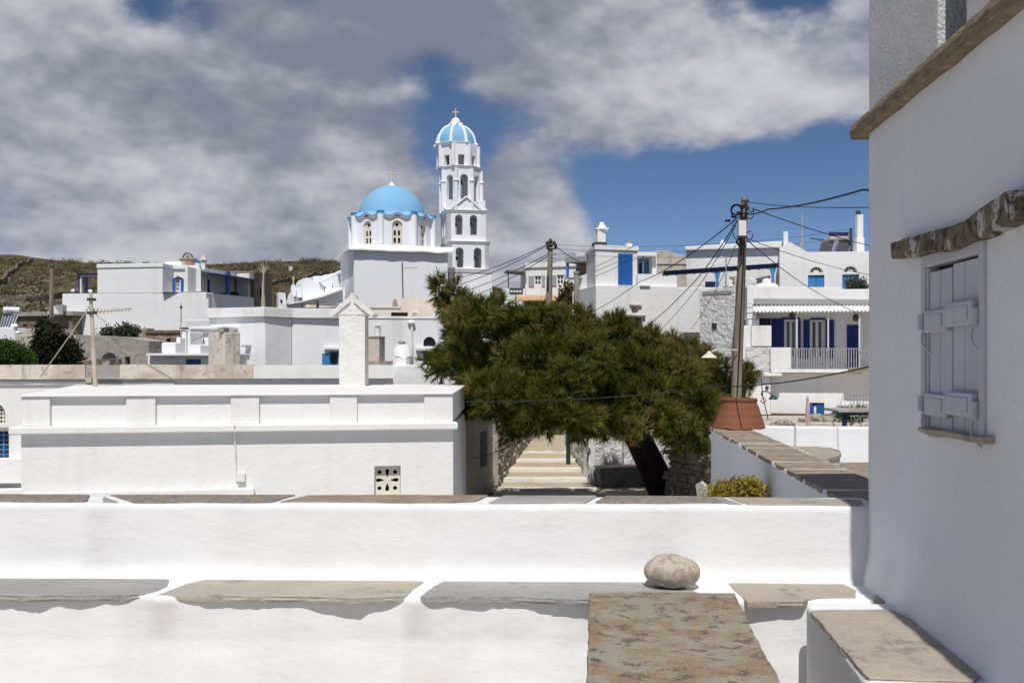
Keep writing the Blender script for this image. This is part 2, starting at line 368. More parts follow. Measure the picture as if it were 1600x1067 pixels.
PATH = mat('path_concrete', (.50,.42,.30), .95, (.42,.345,.24), 1.0, .4, .7, (.55,.48,.38), 4, .55, .8, bump=.4, bscale=6, bdist=.02)
STREET = mat('lane_concrete', (.50,.485,.46), .95, (.42,.40,.37), 1.0, .4, .7, bump=.4, bscale=6, bdist=.02)
PATHW = mat('path_whitewash', (.76,.74,.68), .9, (.66,.62,.54), 3, .45, .75, bump=.4, bscale=7, bdist=.02)
AWN = mat('tan_awning_cloth', (.55,.36,.20), .9, (.48,.31,.17), 3, .4, .7)
WOOD_P = mat('pinkish_wood', (.55,.42,.38), .9, (.45,.34,.30), 5, .4, .7)
SOLAR = mat('solar_collector_glass', (.06,.065,.075), .25, spec=.6)
SOLAR_B = mat('blue_solar_collector', (.09,.11,.16), .2, spec=.6)
TANK = mat('tank_white', (.72,.73,.72), .4)
TANK_Y = mat('tank_cap', (.60,.58,.34), .5)
GREENP = mat('green_lamp_post', (.012,.05,.035), .5)
WALLG = mat('tree_shaded_grey_block', (.20,.205,.215), .9, (.14,.145,.155), 4, .4, .6, (.42,.42,.42), 9, .60, .72, bump=.4, bscale=9, bdist=.02)  # grey and white block paint, darkened to carry the pine's shade
def glass():
    m = bpy.data.materials.new('window_glass'); m.use_nodes = True
    b = m.node_tree.nodes['Principled BSDF']; b.inputs['Base Color'].default_value = (.03,.035,.04,1); b.inputs['Roughness'].default_value = .06; b.inputs['Specular IOR Level'].default_value = .6
    return m
GLASS = glass()
SOFT = (W_MID, W_COOL, W_CHURCH, W_FRONT, CREAM, CONC, CONC_L)
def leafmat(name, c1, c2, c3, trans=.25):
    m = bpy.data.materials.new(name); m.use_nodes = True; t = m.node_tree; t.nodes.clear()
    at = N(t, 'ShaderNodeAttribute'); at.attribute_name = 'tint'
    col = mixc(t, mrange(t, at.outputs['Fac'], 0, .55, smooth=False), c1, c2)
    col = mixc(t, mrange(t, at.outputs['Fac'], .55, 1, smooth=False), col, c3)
    d = N(t, 'ShaderNodeBsdfDiffuse'); tr = N(t, 'ShaderNodeBsdfTranslucent'); mx = N(t, 'ShaderNodeMixShader'); mx.inputs[0].default_value = trans
    t.links.new(col, d.inputs[0]); t.links.new(col, tr.inputs[0]); t.links.new(d.outputs[0], mx.inputs[1]); t.links.new(tr.outputs[0], mx.inputs[2])
    o = N(t, 'ShaderNodeOutputMaterial'); t.links.new(mx.outputs[0], o.inputs[0])
    return m
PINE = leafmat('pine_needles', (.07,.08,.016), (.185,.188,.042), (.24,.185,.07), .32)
BUSHG = leafmat('green_leaves', (.04,.085,.018), (.08,.14,.03), (.11,.16,.04), .3)
CYP = leafmat('dark_conifer', (.018,.026,.014), (.036,.046,.024), (.085,.068,.045), .15)
OLIVE = leafmat('grey_green_leaves', (.06,.075,.05), (.09,.11,.07), (.13,.14,.10), .2)
SCRUB = leafmat('hill_scrub', (.05,.05,.022), (.08,.075,.036), (.12,.10,.055), .1)
YELB = leafmat('yellow_flowers', (.16,.15,.04), (.34,.26,.045), (.45,.36,.06), .25)
DRYB = leafmat('dry_olive_leaves', (.07,.065,.03), (.13,.11,.05), (.19,.15,.07), .25)
# ------------------------------------------------------------------ foliage
def leaf_mesh(clumps, n, length, width, seed, per=1, mode='needle', shell_=.55, up=.35, droop=0.0, inner=.3, side=None):
    """Many small blades spread through the volume of the clumps; returns a mesh with a per-blade 'tint'."""
    rng = np.random.default_rng(seed)
    cl = np.array([(c[0][0], c[0][1], c[0][2], c[1], c[2], c[3]) for c in clumps], float)
    tn = np.array([c[4] if len(c) > 4 else .5 for c in clumps])
    vol = (cl[:, 3] * cl[:, 4] + cl[:, 3] * cl[:, 5] + cl[:, 4] * cl[:, 5])
    idx = rng.choice(len(cl), n, p=vol / vol.sum())
    dr = rng.normal(size=(n, 3)); dr /= np.linalg.norm(dr, axis=1)[:, None]
    rad = shell_ + (1 - shell_) * rng.random(n) ** .7
    ins = rng.random(n) < inner; rad[ins] = rng.random(ins.sum()) ** .5 * .9
    bump = np.array([noise.fractal(Vector(d * 2.2 + [i * 3.1, 0, 0]), 1.0, 2.0, 3) for d, i in zip(dr, idx)])
    rad *= 1 + .30 * bump
    ctr = cl[idx, :3] + dr * cl[idx, 3:6] * rad[:, None]
    ax = dr * .8 + rng.normal(size=(n, 3)) * .45; ax[:, 2] += up
    ax /= np.linalg.norm(ax, axis=1)[:, None]
    m = n * per
    C_ = np.repeat(ctr, per, 0); A = np.repeat(ax, per, 0)
    t = np.repeat(np.clip(tn[idx] + .32 * rng.normal(size=n), 0, 1), per)
    if mode == 'needle':                              # a tuft: blades along a short shoot, leaning outwards
        s = rng.random(m) * length * .9
        sp = rng.normal(size=(m, 3)); D = A * 1.0 + sp * .42; D[:, 2] -= droop; D /= np.linalg.norm(D, axis=1)[:, None]
        base = C_ + A * s[:, None]
        L = length * (.7 + .6 * rng.random(m)); tip = base + D * L[:, None]
        S = np.cross(D, rng.normal(size=(m, 3))); S /= np.linalg.norm(S, axis=1)[:, None]; S *= width * .5
        v = np.stack([base - S, base + S, tip], 1).reshape(-1, 3); k = 3
    else:
        D = A + rng.normal(size=(m, 3)) * .9; D /= np.linalg.norm(D, axis=1)[:, None]
        base = C_ + rng.normal(size=(m, 3)) * length * .8
        S = np.cross(D, rng.normal(size=(m, 3))); S /= np.linalg.norm(S, axis=1)[:, None]
        L = length * (.6 + .8 * rng.random(m))
        w_ = width * (.7 + .6 * rng.random(m))
        mid = base + D * (L * .5)[:, None]
        v = np.stack([base, mid + S * (w_ * .5)[:, None], base + D * L[:, None], mid - S * (w_ * .5)[:, None]], 1).reshape(-1, 3); k = 4
    me = bpy.data.meshes.new('leaves')
    me.vertices.add(m * k); me.vertices.foreach_set('co', v.astype(np.float32).ravel())
    me.loops.add(m * k); me.loops.foreach_set('vertex_index', np.arange(m * k, dtype=np.int32))
    me.polygons.add(m); me.polygons.foreach_set('loop_start', np.arange(0, m * k, k, dtype=np.int32))
    at = me.attributes.new('tint', 'FLOAT', 'FACE'); at.data.foreach_set('value', np.clip(t + .08 * rng.normal(size=m), 0, 1).astype(np.float32))
    me.update(); me.validate()
    return me
def foliage(name, clumps, n, length, width, m, parent, seed, **kw):
    base = wpos(parent)
    cl = [((Vector(c[0]) - base),) + tuple(c[1:]) for c in clumps]
    return obj(name, leaf_mesh(cl, n, length, width, seed, **kw), m, parent, smooth=False)

# ------------------------------------------------------------------ terrain
RIDGE = [(-900,392),(-200,396),(0,401),(90,404),(150,408),(250,412),(330,413),(430,409),(490,408),(530,412),(640,430),(775,450),(820,462),(1000,470),(2600,475)]
BASEY = [(-2000,-3.4),(0,-3.2),(22,-3.02),(31,-2.5),(45,-1.6),(62,-.9),(90,1.6),(112,4.5)]
def interp(tab, x):
    if x <= tab[0][0]: return tab[0][1]
    for (a, b), (c, d) in zip(tab, tab[1:]):
        if x <= c: return b + (d - b) * (x - a) / (c - a)
    return tab[-1][1]
def ground(x, y):
    if y < 112: h = interp(BASEY, y)
    else:
        px = 800 + F * max(-1.1, min(1.1, x / y)); H = (HZ - interp(RIDGE, px)) / F * 420
        t = (y - 112) / 308
        h = 4.5 + (H - 4.5) * (t if t < 1 else 1 - (t - 1) * .35)
        v = Vector((x, y, 0))
        am = min(1, (y - 112) / 120)
        h += am * (noise.fractal(v * .02, 1, 2, 4) * 1.6 + noise.fractal(v * .11, 1, 2, 3) * .35)
        h = max(h, -6)
    return h
def hit(px, py, y0=95, y1=430):
    a = (px - 800) / F; y = y0
    while y < y1:
        if ground(a * y, y) >= (HZ - py) / F * y: return Vector((a * y, y, ground(a * y, y)))
        y += 1.0
    return None
azs = [R(a) for a in list(np.arange(-180, -36, 6)) + list(np.arange(-36, 36, .3)) + list(np.arange(36, 180, 6))]
rs = [4, 10, 16, 21, 24, 28, 32, 38, 45, 55, 65, 78, 90, 100, 108] + list(np.arange(114, 430, 4)) + [440, 470, 520, 620, 800, 1200, 2000, 3500]
tv = [(0, 0, ground(0, 0))]; tf = []
na = len(azs)
for r in rs:
    for a in azs:
        x, y = r * math.sin(a), r * math.cos(a); tv.append((x, y, ground(x, y)))
for k in range(na): tf.append((0, 1 + (k + 1) % na, 1 + k))
for i in range(len(rs) - 1):
    for k in range(na):
        k2 = (k + 1) % na
        tf.append((1 + i*na + k, 1 + i*na + k2, 1 + (i+1)*na + k2, 1 + (i+1)*na + k))
def hillmat():
    m = bpy.data.materials.new('hillside'); m.use_nodes = True; t = m.node_tree; bs = t.nodes['Principled BSDF']; bs.inputs['Roughness'].default_value = 1; bs.inputs['Specular IOR Level'].default_value = .1
    g = N(t, 'ShaderNodeNewGeometry').outputs['Position']
    v2 = vmath(t, 'MULTIPLY', g, (.25, .25, 1.6)).outputs[0]
    c = mixc(t, mrange(t, tnoise(t, g, .028, 7, .6), .40, .62), (.115,.086,.048), (.080,.078,.032))
    c = mixc(t, mrange(t, tnoise(t, v2, .35, 8, .62), .50, .66), c, (.135,.105,.064))
    c = mixc(t, mrange(t, tnoise(t, g, .55, 7, .65), .56, .64), c, (.055,.055,.026))
    c = mixc(t, mrange(t, tnoise(t, v2, .9, 8, .7, .4), .655, .70), c, (.30,.27,.215))
    c = mixc(t, mrange(t, tnoise(t, g, .012, 4, .5), .62, .72), c, (.17,.105,.06))
    t.links.new(c, bs.inputs['Base Color'])
    b = N(t, 'ShaderNodeBump'); b.inputs['Distance'].default_value = 1.2
    t.links.new(tnoise(t, v2, .8, 7, .65), b.inputs['Height']); t.links.new(b.outputs[0], bs.inputs['Normal'])
    return m
me = bpy.data.meshes.new('ground'); me.from_pydata(tv, [], tf); me.polygons.foreach_set('use_smooth', [True] * len(me.polygons))
bm = bmesh.new(); bm.from_mesh(me); bmesh.ops.recalc_face_normals(bm, faces=bm.faces); bm.to_mesh(me); bm.free()
HILL = hillmat(); me.materials.append(HILL)
ter = bpy.data.objects.new('ground', me); C.objects.link(ter); tag(ter, kind='structure', label='dry olive brown hillside and ground under the village')

def rockmesh(seed, n=7):
    rn = random.Random(seed); m = MB().ball((0, 0, 0), 1, 1, 1, n, 5)
    for v in m.v: v *= 1 + .35 * noise.noise(v * 1.3 + Vector((seed * 3.3, 0, 0)))
    return m
def scatter_rocks():
    out = MB(); rn = random.Random(5); base = [rockmesh(i) for i in range(5)]
    spots = []
    for _ in range(420):                                 # the scree patch at the left
        spots.append((rn.gauss(45, 55), rn.gauss(462, 15), 1.0))
    for _ in range(650):
        spots.append((rn.uniform(-40, 560), rn.uniform(415, 500), .8))
    for px, py, k in spots:
        p = hit(px, py)
        if p is None: continue
        s = rn.choice((.1, .12, .15, .2, .3, .5)) * rn.uniform(.8, 1.3) * k * (p.y / 150) ** .6
        b = rn.choice(base); an = rn.uniform(0, 6.3); ca, sa = math.cos(an), math.sin(an); sx, sy, sz = s * rn.uniform(.7, 1.6), s * rn.uniform(.7, 1.2), s * rn.uniform(.45, .9)
        out.add([Vector((v.x*sx*ca - v.y*sy*sa, v.x*sx*sa + v.y*sy*ca, v.z*sz)) + p for v in b.v], b.f)
    return out
ROCKM = mat('field_rock', (.21,.175,.135), .95, (.15,.12,.09), .8, .4, .65, (.27,.24,.19), 3, .55, .75, bump=1, bscale=3, bdist=.2)
tag(obj('rocks', scatter_rocks(), ROCKM), 'loose pale boulders strewn over the hillside', 'rocks', kind='stuff')
# scrub on the hillside
rn = random.Random(11); cl = []
for _ in range(1900):
    p = hit(rn.uniform(-40, 820), 400 + abs(rn.gauss(0, 45)) + 6)
    if p is not None:
        s = rn.uniform(.3, .9) * (p.y / 170) ** .5; cl.append((p + Vector((0, 0, s * .25)), s * 1.4, s, s * .5, rn.random()))
scrub = obj('scrub', leaf_mesh(cl, 36000, .32, .26, 3, mode='leaf'), SCRUB, smooth=False)
tag(scrub, 'low olive scrub dotted over the hillside', 'scrub', kind='stuff')
# dry-stone field walls drawn over the hill
def field_wall(pts, hgt, label):
    q = [p for p in (hit(a, b) for a, b in pts) if p is not None]
    if len(q) < 2: return
    line = []
    for a, b in zip(q, q[1:]):
        k = max(2, int((b - a).length / 2.0))
        line += [a.lerp(b, i / k) for i in range(k)]
    line.append(q[-1]); m = MB(); vs = []; fs = []
    for i, p in enumerate(line):
        z = ground(p.x, p.y); t = (line[min(i+1, len(line)-1)] - line[max(i-1, 0)]); t.z = 0; t.normalize(); s = Vector((t.y, -t.x, 0)) * .45
        h = hgt * (1 + .35 * noise.noise(p * .6))
        vs += [Vector((p.x, p.y, z - .6)) - s, Vector((p.x, p.y, z + h)) - s * .7, Vector((p.x, p.y, z + h)) + s * .7, Vector((p.x, p.y, z - .6)) + s]
    for i in range(len(line) - 1):
        for k in range(4): fs.append((4*i + k, 4*i + (k+1) % 4, 4*i + 4 + (k+1) % 4, 4*i + 4 + k))
    m.add(vs, fs).jit(.18, .9)
    tag(obj('field_wall', m, FWALL), label, 'field wall', 'dry-stone walls on the hill')
FWALL = mat('field_wall_stone', (.12,.10,.075), .95, (.20,.17,.13), 1.2, .45, .65, bump=1, bscale=3, bdist=.2)
field_wall([(-5,446),(8,440),(18,428),(26,419),(36,414),(50,408)], 1.1, 'dark dry-stone wall climbing the hill at the far left')
field_wall([(100,431),(125,433),(150,436)], .7, 'short low field wall on the hill behind the white pergola')
field_wall([(0,470),(40,474),(75,470),(97,466)], .8, 'stone field wall below the scree at far left')
field_wall([(425,447),(450,440),(480,437),(520,428)], .8, 'thin field wall on the hill beside the church annex')
field_wall([(350,421),(380,420),(398,420)], .7, 'short field wall above the dark veranda roof')

# ------------------------------------------------------------------ foreground terrace
ZP, ZL, ZF = -.816, -1.233, -1.78
YP = lambda x: 5.555 - .029 * x                           # front face of the parapet
fp = Fr(-9, YP(-9), 2.05, YP(2.05))
mb = MB().box(-9, 1.7, -6, 5.5, -3.6, ZF)
fl = obj('terrace_floor', mb, CONC_L); tag(fl, 'grey terrace floor', kind='structure')
def sweep(frame, u0, u1, nu, sec, amp=.006, freq=3.0, extra=None, seed=0.0):
    m = MB(); k = len(sec); vs = []; fs = []
    for i in range(nu + 1):
        u = u0 + (u1 - u0) * i / nu
        for j, (d, z) in enumerate(sec):
            dd, zz_ = d, z
            if extra: dd, zz_ = extra(u, d, z)
            p = frame.pt(u, dd, zz_)
            nz = noise.noise_vector(p * freq + Vector((seed, 0, 0))) + noise.noise_vector(p * freq * .35 + Vector((seed, 5, 0))) * 1.5
            vs.append(p + nz * amp)
    for i in range(nu):
        for j in range(k - 1): fs.append((i*k + j, i*k + j + 1, (i+1)*k + j + 1, (i+1)*k + j))
    fs += [tuple(range(k)), tuple(range(nu * k, nu * k + k))]
    m.add(vs, fs); m.sm = True
    return m
par = thing('parapet_wall', 'whitewashed parapet wall with flat stone capping along the terrace edge', 'wall', fp.pt(5.5, .1, ZF))
sec = [(.36, -3.6), (.36, -1.5), (.36, ZP - .012), (.34, ZP - .002), (.25, ZP - .004), (.12, ZP - .004), (.045, ZP - .003), (.012, ZP - .004), (.002, ZP - .012), (0, ZP - .04)] + \
      [(-.003 * i, ZP - .07 - .05 * i) for i in range(1, 6)] + [(-.022, ZL + .07), (-.035, ZL + .035), (-.06, ZL + .012), (-.075, ZL - .02), (-.075, ZL - .1)]
obj('plaster_body', sweep(fp, 0, 11.04, 320, sec, .0045, 3.4), W_NEAR, par, autos=55)
def slab(name, pix, z, th, m, parent, seed, rough=.006, inset=.006, side_in=0.0, sub=7, dmin=None):
    pts = [G(a, b, z) for a, b in pix]
    if dmin is not None:
        for p in pts:
            d = (p.xy - fp.o).dot(fp.n)
            e = min(max(d, dmin + .012 * noise.noise(p * 3)), .355); p.x += fp.n.x * (e - d); p.y += fp.n.y * (e - d)
    c = sum(pts, Vector()) / len(pts); ring = []
    for a, b in zip(pts, pts[1:] + pts[:1]):
        k = max(2, min(26, int((b - a).length / .035)))
        for i in range(k):
            p = a.lerp(b, i / k); nn = noise.noise_vector(p * 9 + Vector((seed, 0, 0))) + .8 * noise.noise_vector(p * 26 + Vector((seed, 3, 0)))
            ring.append(p + Vector((nn.x, nn.y, 0)) * rough)
    n = len(ring); vs = []; fs = []
    for k, (dz, ins) in enumerate([(-th, side_in + .004), (-th * .62, side_in - .002), (-th * .35, 0.003), (-.004, 0), (0, inset)]):
        for p in ring:
            q = p + (c - p).normalized() * ins
            ro = noise.noise(q * 22 + Vector((seed, k * 2.0, 0))) * rough * (1.2 if k < 3 else .3)
            vs.append(Vector((q.x, q.y, z + dz)) + (c - p).normalized() * ro)
    for k in range(4):
        for i in range(n): fs.append((k*n + i, k*n + (i+1) % n, (k+1)*n + (i+1) % n, (k+1)*n + i))
    fs += [tuple(range(n - 1, -1, -1)), tuple(range(4*n, 5*n))]
    mb = MB().add(vs, fs); mb.sm = True
    return obj(name, mb, m, parent, autos=35)
zc = ZP + .006
for i, (pix, m) in enumerate([
    ([(-140,770.5),(60,771.5),(140,772.5),(137,781),(128,783.5),(0,784),(-140,783)], SLATE_L),
    ([(162,775),(184,783),(158,783.5)], SLATE),
    ([(172,772.5),(300,772),(462,772.5),(424,783),(330,785),(205,785)], SLATE_L),
    ([(482,773),(620,772),(762,773),(742,781),(700,783.5),(560,783),(438,783)], SLATE_C),
    ([(786,773.5),(860,773),(932,773),(915,784),(800,784),(764,784)], SLATE),
    ([(946,773),(1030,772.5),(1103,774.5),(1137,784.5),(1040,785),(930,783)], SLATE_L),
    ([(1110,775.5),(1127,776),(1160,787),(1141,787)], SLATE),
    ([(1138,776),(1250,777.5),(1347,780),(1350,789),(1270,788.5),(1172,788.5)], SLATE_T)]):
    slab('capstone', pix, zc, .03, m, par, i * 3.7, rough=.005, dmin=.03)

led = thing('bench_ledge', 'low whitewashed ledge with overhanging schist slabs below the parapet', 'ledge', fp.pt(5.5, -.5, ZF))
JOINTS = [(238, .05), (641, .055), (1152, .05)]
ju = [(fp.uz(px, 935, -.55)[0], a) for px, a in JOINTS]
def led_extra(u, d, z):
    if d < -.22:
        k = 0.0
        for c, a in ju: k += a * math.exp(-((u - c) / .06) ** 2) * max(0.0, 1 - (ZL - z) / .22)
        k += .009 * noise.noise(Vector((u * 1.7, z * 2, 4.2))) + .008 * noise.noise(Vector((u * 5.0, z * 4, 1.2)))
        d -= k + float(np.interp(u, [5.5, 7.0, 9.0, 10.0, 10.6], [.045, .035, .0, .02, .055]))
    return d, z
LF = -.392
secl = [(.0, -2.2), (.0, ZL - .03), (-.02, ZL - .004), (-.12, ZL - .003), (-.20, ZL - .003), (LF + .05, ZL - .004), (LF + .03, ZL - .01), (LF + .022, ZL - .025)] + \
       [(LF + .02, ZL - .04 - .03 * i) for i in range(0, 8)] + [(LF + .01, ZL - .30), (LF, ZL - .40), (LF - .01, ZF - .1)]
secl = [(d, z) for d, z in secl]
obj('plaster_body', sweep(fp, 0, 10.95, 420, secl, .004, 4.0, led_extra, 3.0), W_NEAR, led, autos=55)
zl = ZL + .004
for i, (pix, m, th) in enumerate([
    ([(-160,904),(0,902),(120,899),(245,897),(266,903),(263,914),(244,922),(226,927),(120,929),(0,929),(-160,929)], SLATE, .036),
    ([(300,898),(352,897),(338,901),(304,903)], SLATE_G, .02),
    ([(248,928),(290,912),(335,901),(400,897),(500,899),(600,901),(662,908),(645,919),(632,930),(560,933),(430,930),(330,930)], SLATE_G, .034),
    ([(656,931),(678,915),(702,902),(735,899),(880,901),(1040,905),(1090,925),(1075,938),(1000,938),(920,935),(800,931)], SLATE, .034),
    ([(668,899),(700,898),(688,901),(670,901)], SLATE_T, .02),
    ([(1137,910),(1240,911),(1318,912),(1338,921),(1336,932),(1262,935),(1254,938),(1168,939)], SLATE_T, .036),
    ([(1366,922),(1384,922),(1400,941),(1368,939)], SLATE_G, .02)]):
    slab('ledge_slab', pix, zl, th, m, led, 40 + i * 2.9, rough=.009)

spur = thing('slab_topped_pier', 'white pier topped with a large brown lichen-mottled stone slab', 'pier', G(1060, 1100, ZF))
zs = ZL + .045
pierm = MB().plan([(G(a, b, zs).x, G(a, b, zs).y) for a, b in [(930,932),(1142,932),(1268,1210),(922,1210)]], ZF - .1, zs - .055)
obj('plaster_body', pierm, W_NEAR, spur, bevel=.02)
slab('top_slab', [(921,925),(1000,924.5),(1148,926),(1175,982),(1222,1068),(1290,1215),(908,1215),(918,1060)], zs, .05, SLATE_M, spur, 91.0, rough=.006)

ben = thing('corner_bench', 'white corner bench with a stained grey slab seat against the shaded wall', 'bench', G(1450, 1000, ZF))
wx = lambda y: 1.97 + (y - 5.55) * .08
plan = [(G(a, b, ZL + .012).x, G(a, b, ZL + .012).y) for a, b in [(1259,944),(1363,1078)]]
plan = [plan[0], plan[1], (wx(plan[1][1]) + .05, plan[1][1]), (wx(plan[0][1]) + .05, plan[0][1] + .05)]
bb = MB(); bb.plan(plan, ZF - .1, ZL + .012)
bo = obj('plaster_body', bb, W_NEAR, ben, bevel=.025, seg=3)
slab('seat_slab', [(1266,953),(1300,952),(1392,951),(1412,960),(1470,1005),(1524,1047),(1529,1056),(1520,1063),(1440,1061),(1356,1058),(1310,1005)], ZL + .024, .026, SLATE_T, ben, 77.0, rough=.006)

# smooth boulder on the ledge
pm = MB().ball((0, 0, 0), 1, 1, 1, 40, 24)
pc = G(1053, 921, zl)
for v in pm.v:
    q = v.copy()
    s = 1 + .05 * noise.noise(q * 1.4 + Vector((2.2, 0, 1)))
    e = 1.0
    z = q.z * (1.0 if q.z > 0 else .82)
    k = 1 - .10 * q.x * max(q.z, 0)
    v.x, v.y, v.z = q.x * .152 * s, q.y * .115 * s, z * .098 * s * k
zmin = min(v.z for v in pm.v)
for v in pm.v: v += Vector((pc.x, pc.y + .06, pc.z - zmin - .004))
tag(obj('round_stone', pm, PEBBLE), 'rounded speckled granite stone resting on the grey ledge slab', 'stone')

# ------------------------------------------------------------------ the shaded house at the right
rf = Fr(1.97, 5.55, 1.97 - 7.5 * .08, -1.95)
rh = thing('shaded_house', 'tall whitewashed house in shade with stone string course and shuttered window', 'house', (1.9, 3, -3.3))
ZS = 1.235
wu = rf.rect(1441, 396, 1543, 670)
wz0, wz1 = -.325, .475
u0w, u1w = rf.uz(1443, 500)[0], rf.uz(1542, 500)[0]
def bumpy_wall(frame, u0, u1, z0, z1, hole, nu, nz, amp):
    us = sorted(set([u0 + (u1 - u0) * i / nu for i in range(nu + 1)] + [hole[0], hole[1]])); zs_ = sorted(set([z0 + (z1 - z0) * i / nz for i in range(nz + 1)] + [hole[2], hole[3]]))
    m = MB(); vs = []; fs = []
    for u in us:
        for z in zs_:
            onh = hole[0] - 1e-6 <= u <= hole[1] + 1e-6 and hole[2] - 1e-6 <= z <= hole[3] + 1e-6
            d = amp * (noise.noise(Vector((u * .9, z * .9, 3))) + .5 * noise.noise(Vector((u * 2.6, z * 2.6, 8))))
            e = max(0, .05 - u) ; d += e * e * 8
            if z < ZL + .25: d -= .05 * max(0, 1 - (z - ZL) / .25) ** 2 if z > ZL else .05
            if onh: d = 0
            vs.append(frame.pt(u, d, z))
    k = len(zs_)
    for i in range(len(us) - 1):
        for j in range(k - 1):
            if hole[0] - 1e-6 <= us[i] and us[i+1] <= hole[1] + 1e-6 and hole[2] - 1e-6 <= zs_[j] and zs_[j+1] <= hole[3] + 1e-6: continue
            fs.append((i*k + j, i*k + j + 1, (i+1)*k + j + 1, (i+1)*k + j))
    m.add(vs, fs)
    a, b, c, d_ = hole
    for p, q in (((a, c), (b, c)), ((b, c), (b, d_)), ((b, d_), (a, d_)), ((a, d_), (a, c))):
        m.add([frame.pt(p[0], 0, p[1]), frame.pt(q[0], 0, q[1]), frame.pt(q[0], .25, q[1]), frame.pt(p[0], .25, p[1])], [(0, 1, 2, 3)])
    m.add([frame.pt(a, .25, c), frame.pt(b, .25, c), frame.pt(b, .25, d_), frame.pt(a, .25, d_)], [(0, 1, 2, 3)])
    # far end wall, back and top
    m.add([frame.pt(u0, .02, z0), frame.pt(u0, 5, z0), frame.pt(u0, 5, z1), frame.pt(u0, .02, z1)], [(0, 1, 2, 3)])
    m.add([frame.pt(u0, .02, z1), frame.pt(u1, .02, z1), frame.pt(u1, 5, z1), frame.pt(u0, 5, z1)], [(0, 1, 2, 3)])
    m.add([frame.pt(u0, 5, z0), frame.pt(u1, 5, z0), frame.pt(u1, 5, z1), frame.pt(u0, 5, z1)], [(0, 1, 2, 3)])
    m.add([frame.pt(u1, 0, z0), frame.pt(u1, 5, z0), frame.pt(u1, 5, z1), frame.pt(u1, 0, z1)], [(0, 1, 2, 3)])
    return m
obj('lower_wall', bumpy_wall(rf, 0, 7.5, -3.6, ZS, (u0w, u1w, wz0, wz1), 90, 70, .008), W_WALL, rh, autos=50)
# upper storey, set back, roughcast, with a deep opening
uf = Fr(1.985, 5.55, 1.985 + 7.5 * .08, -1.95)
ho = uf.rect(1466, 60, 1508, 120)
obj('upper_wall', shell(uf, rectp(0, 7.45, ZS + .06, 3.6), [rectp(ho[0], ho[1], ZS + .1, 3.3)], 4.5, .4), W_ROUGH, rh, bevel=.015)
# string course of flat stones
sm_ = []
for i in range(9):
    a, b = -.06 + i * .62, -.06 + (i + 1) * .62 - .004
    m = MB(); th = .085
    k = 14; vs = []; fs = []
    for j in range(k + 1):
        u = a + (b - a) * j / k; ov = -.07 + .012 * noise.noise(Vector((u * 6, 0, 3))) + .006 * noise.noise(Vector((u * 25, 0, 3)))
        zt = ZS + .085 + .010 * noise.noise(Vector((u * 5, 2, 3))); zb = ZS - .002 + .008 * noise.noise(Vector((u * 4, 6, 3)))
        vs += [rf.pt(u, .6, zb), rf.pt(u, ov + .012, zb), rf.pt(u, ov, zb + .03), rf.pt(u, ov + .006, zt - .015), rf.pt(u, ov + .02, zt), rf.pt(u, .6, zt)]
    for j in range(k):
        for q in range(5): fs.append((6*j + q, 6*j + q + 1, 6*j + 6 + q + 1, 6*j + 6 + q))
    fs += [tuple(range(6)), tuple(range(6*k, 6*k + 6))]
    obj('string_stone', m.add(vs, fs), STRING, rh, autos=40)
# lintel and sill
def irregular(frame, prof, d0, d1, m, name, parent, n=40, amp=.008):
    mb = MB(); vs = []; fs = []; us = [frame.uz(p[0], p[1], d0)[0] for p in prof]; zt = [frame.uz(p[0], p[1], d0)[1] for p in prof]; zb = [frame.uz(p[0], p[2], d0)[1] for p in prof]
    for i in range(n + 1):
        u = us[0] + (us[-1] - us[0]) * i / n
        a = float(np.interp(u, us, zt)); b = float(np.interp(u, us, zb))
        for q, (d, z) in enumerate([(d1, b), (d0 + .005, b), (d0, b + (a-b) * .12), (d0, b + (a-b) * .88), (d0 + .006, a), (d1, a)]):
            p = frame.pt(u, d, z); p += noise.noise_vector(p * 5) * amp + noise.noise_vector(p * 33) * amp * .35; vs.append(p)
    for i in range(n):
        for q in range(5): fs.append((6*i + q, 6*i + q + 1, 6*i + 6 + q + 1, 6*i + 6 + q))
    fs += [tuple(range(6)), tuple(range(6*n, 6*n + 6))]
    return obj(name, mb.add(vs, fs), m, parent, autos=25)
irregular(rf, [(1393,378,404),(1420,371,403),(1450,362,395),(1480,353,391),(1505,347,380),(1525,328,372),(1545,315,362),(1568,300,352),(1582,296,345)], -.06, .1, LINTEL, 'lintel', rh, 90, .008)
irregular(rf, [(1434,667,673),(1460,671,683),(1490,677,687),(1536,682,693)], -.045, .1, SLATE_T, 'sill', rh, 30, .006)
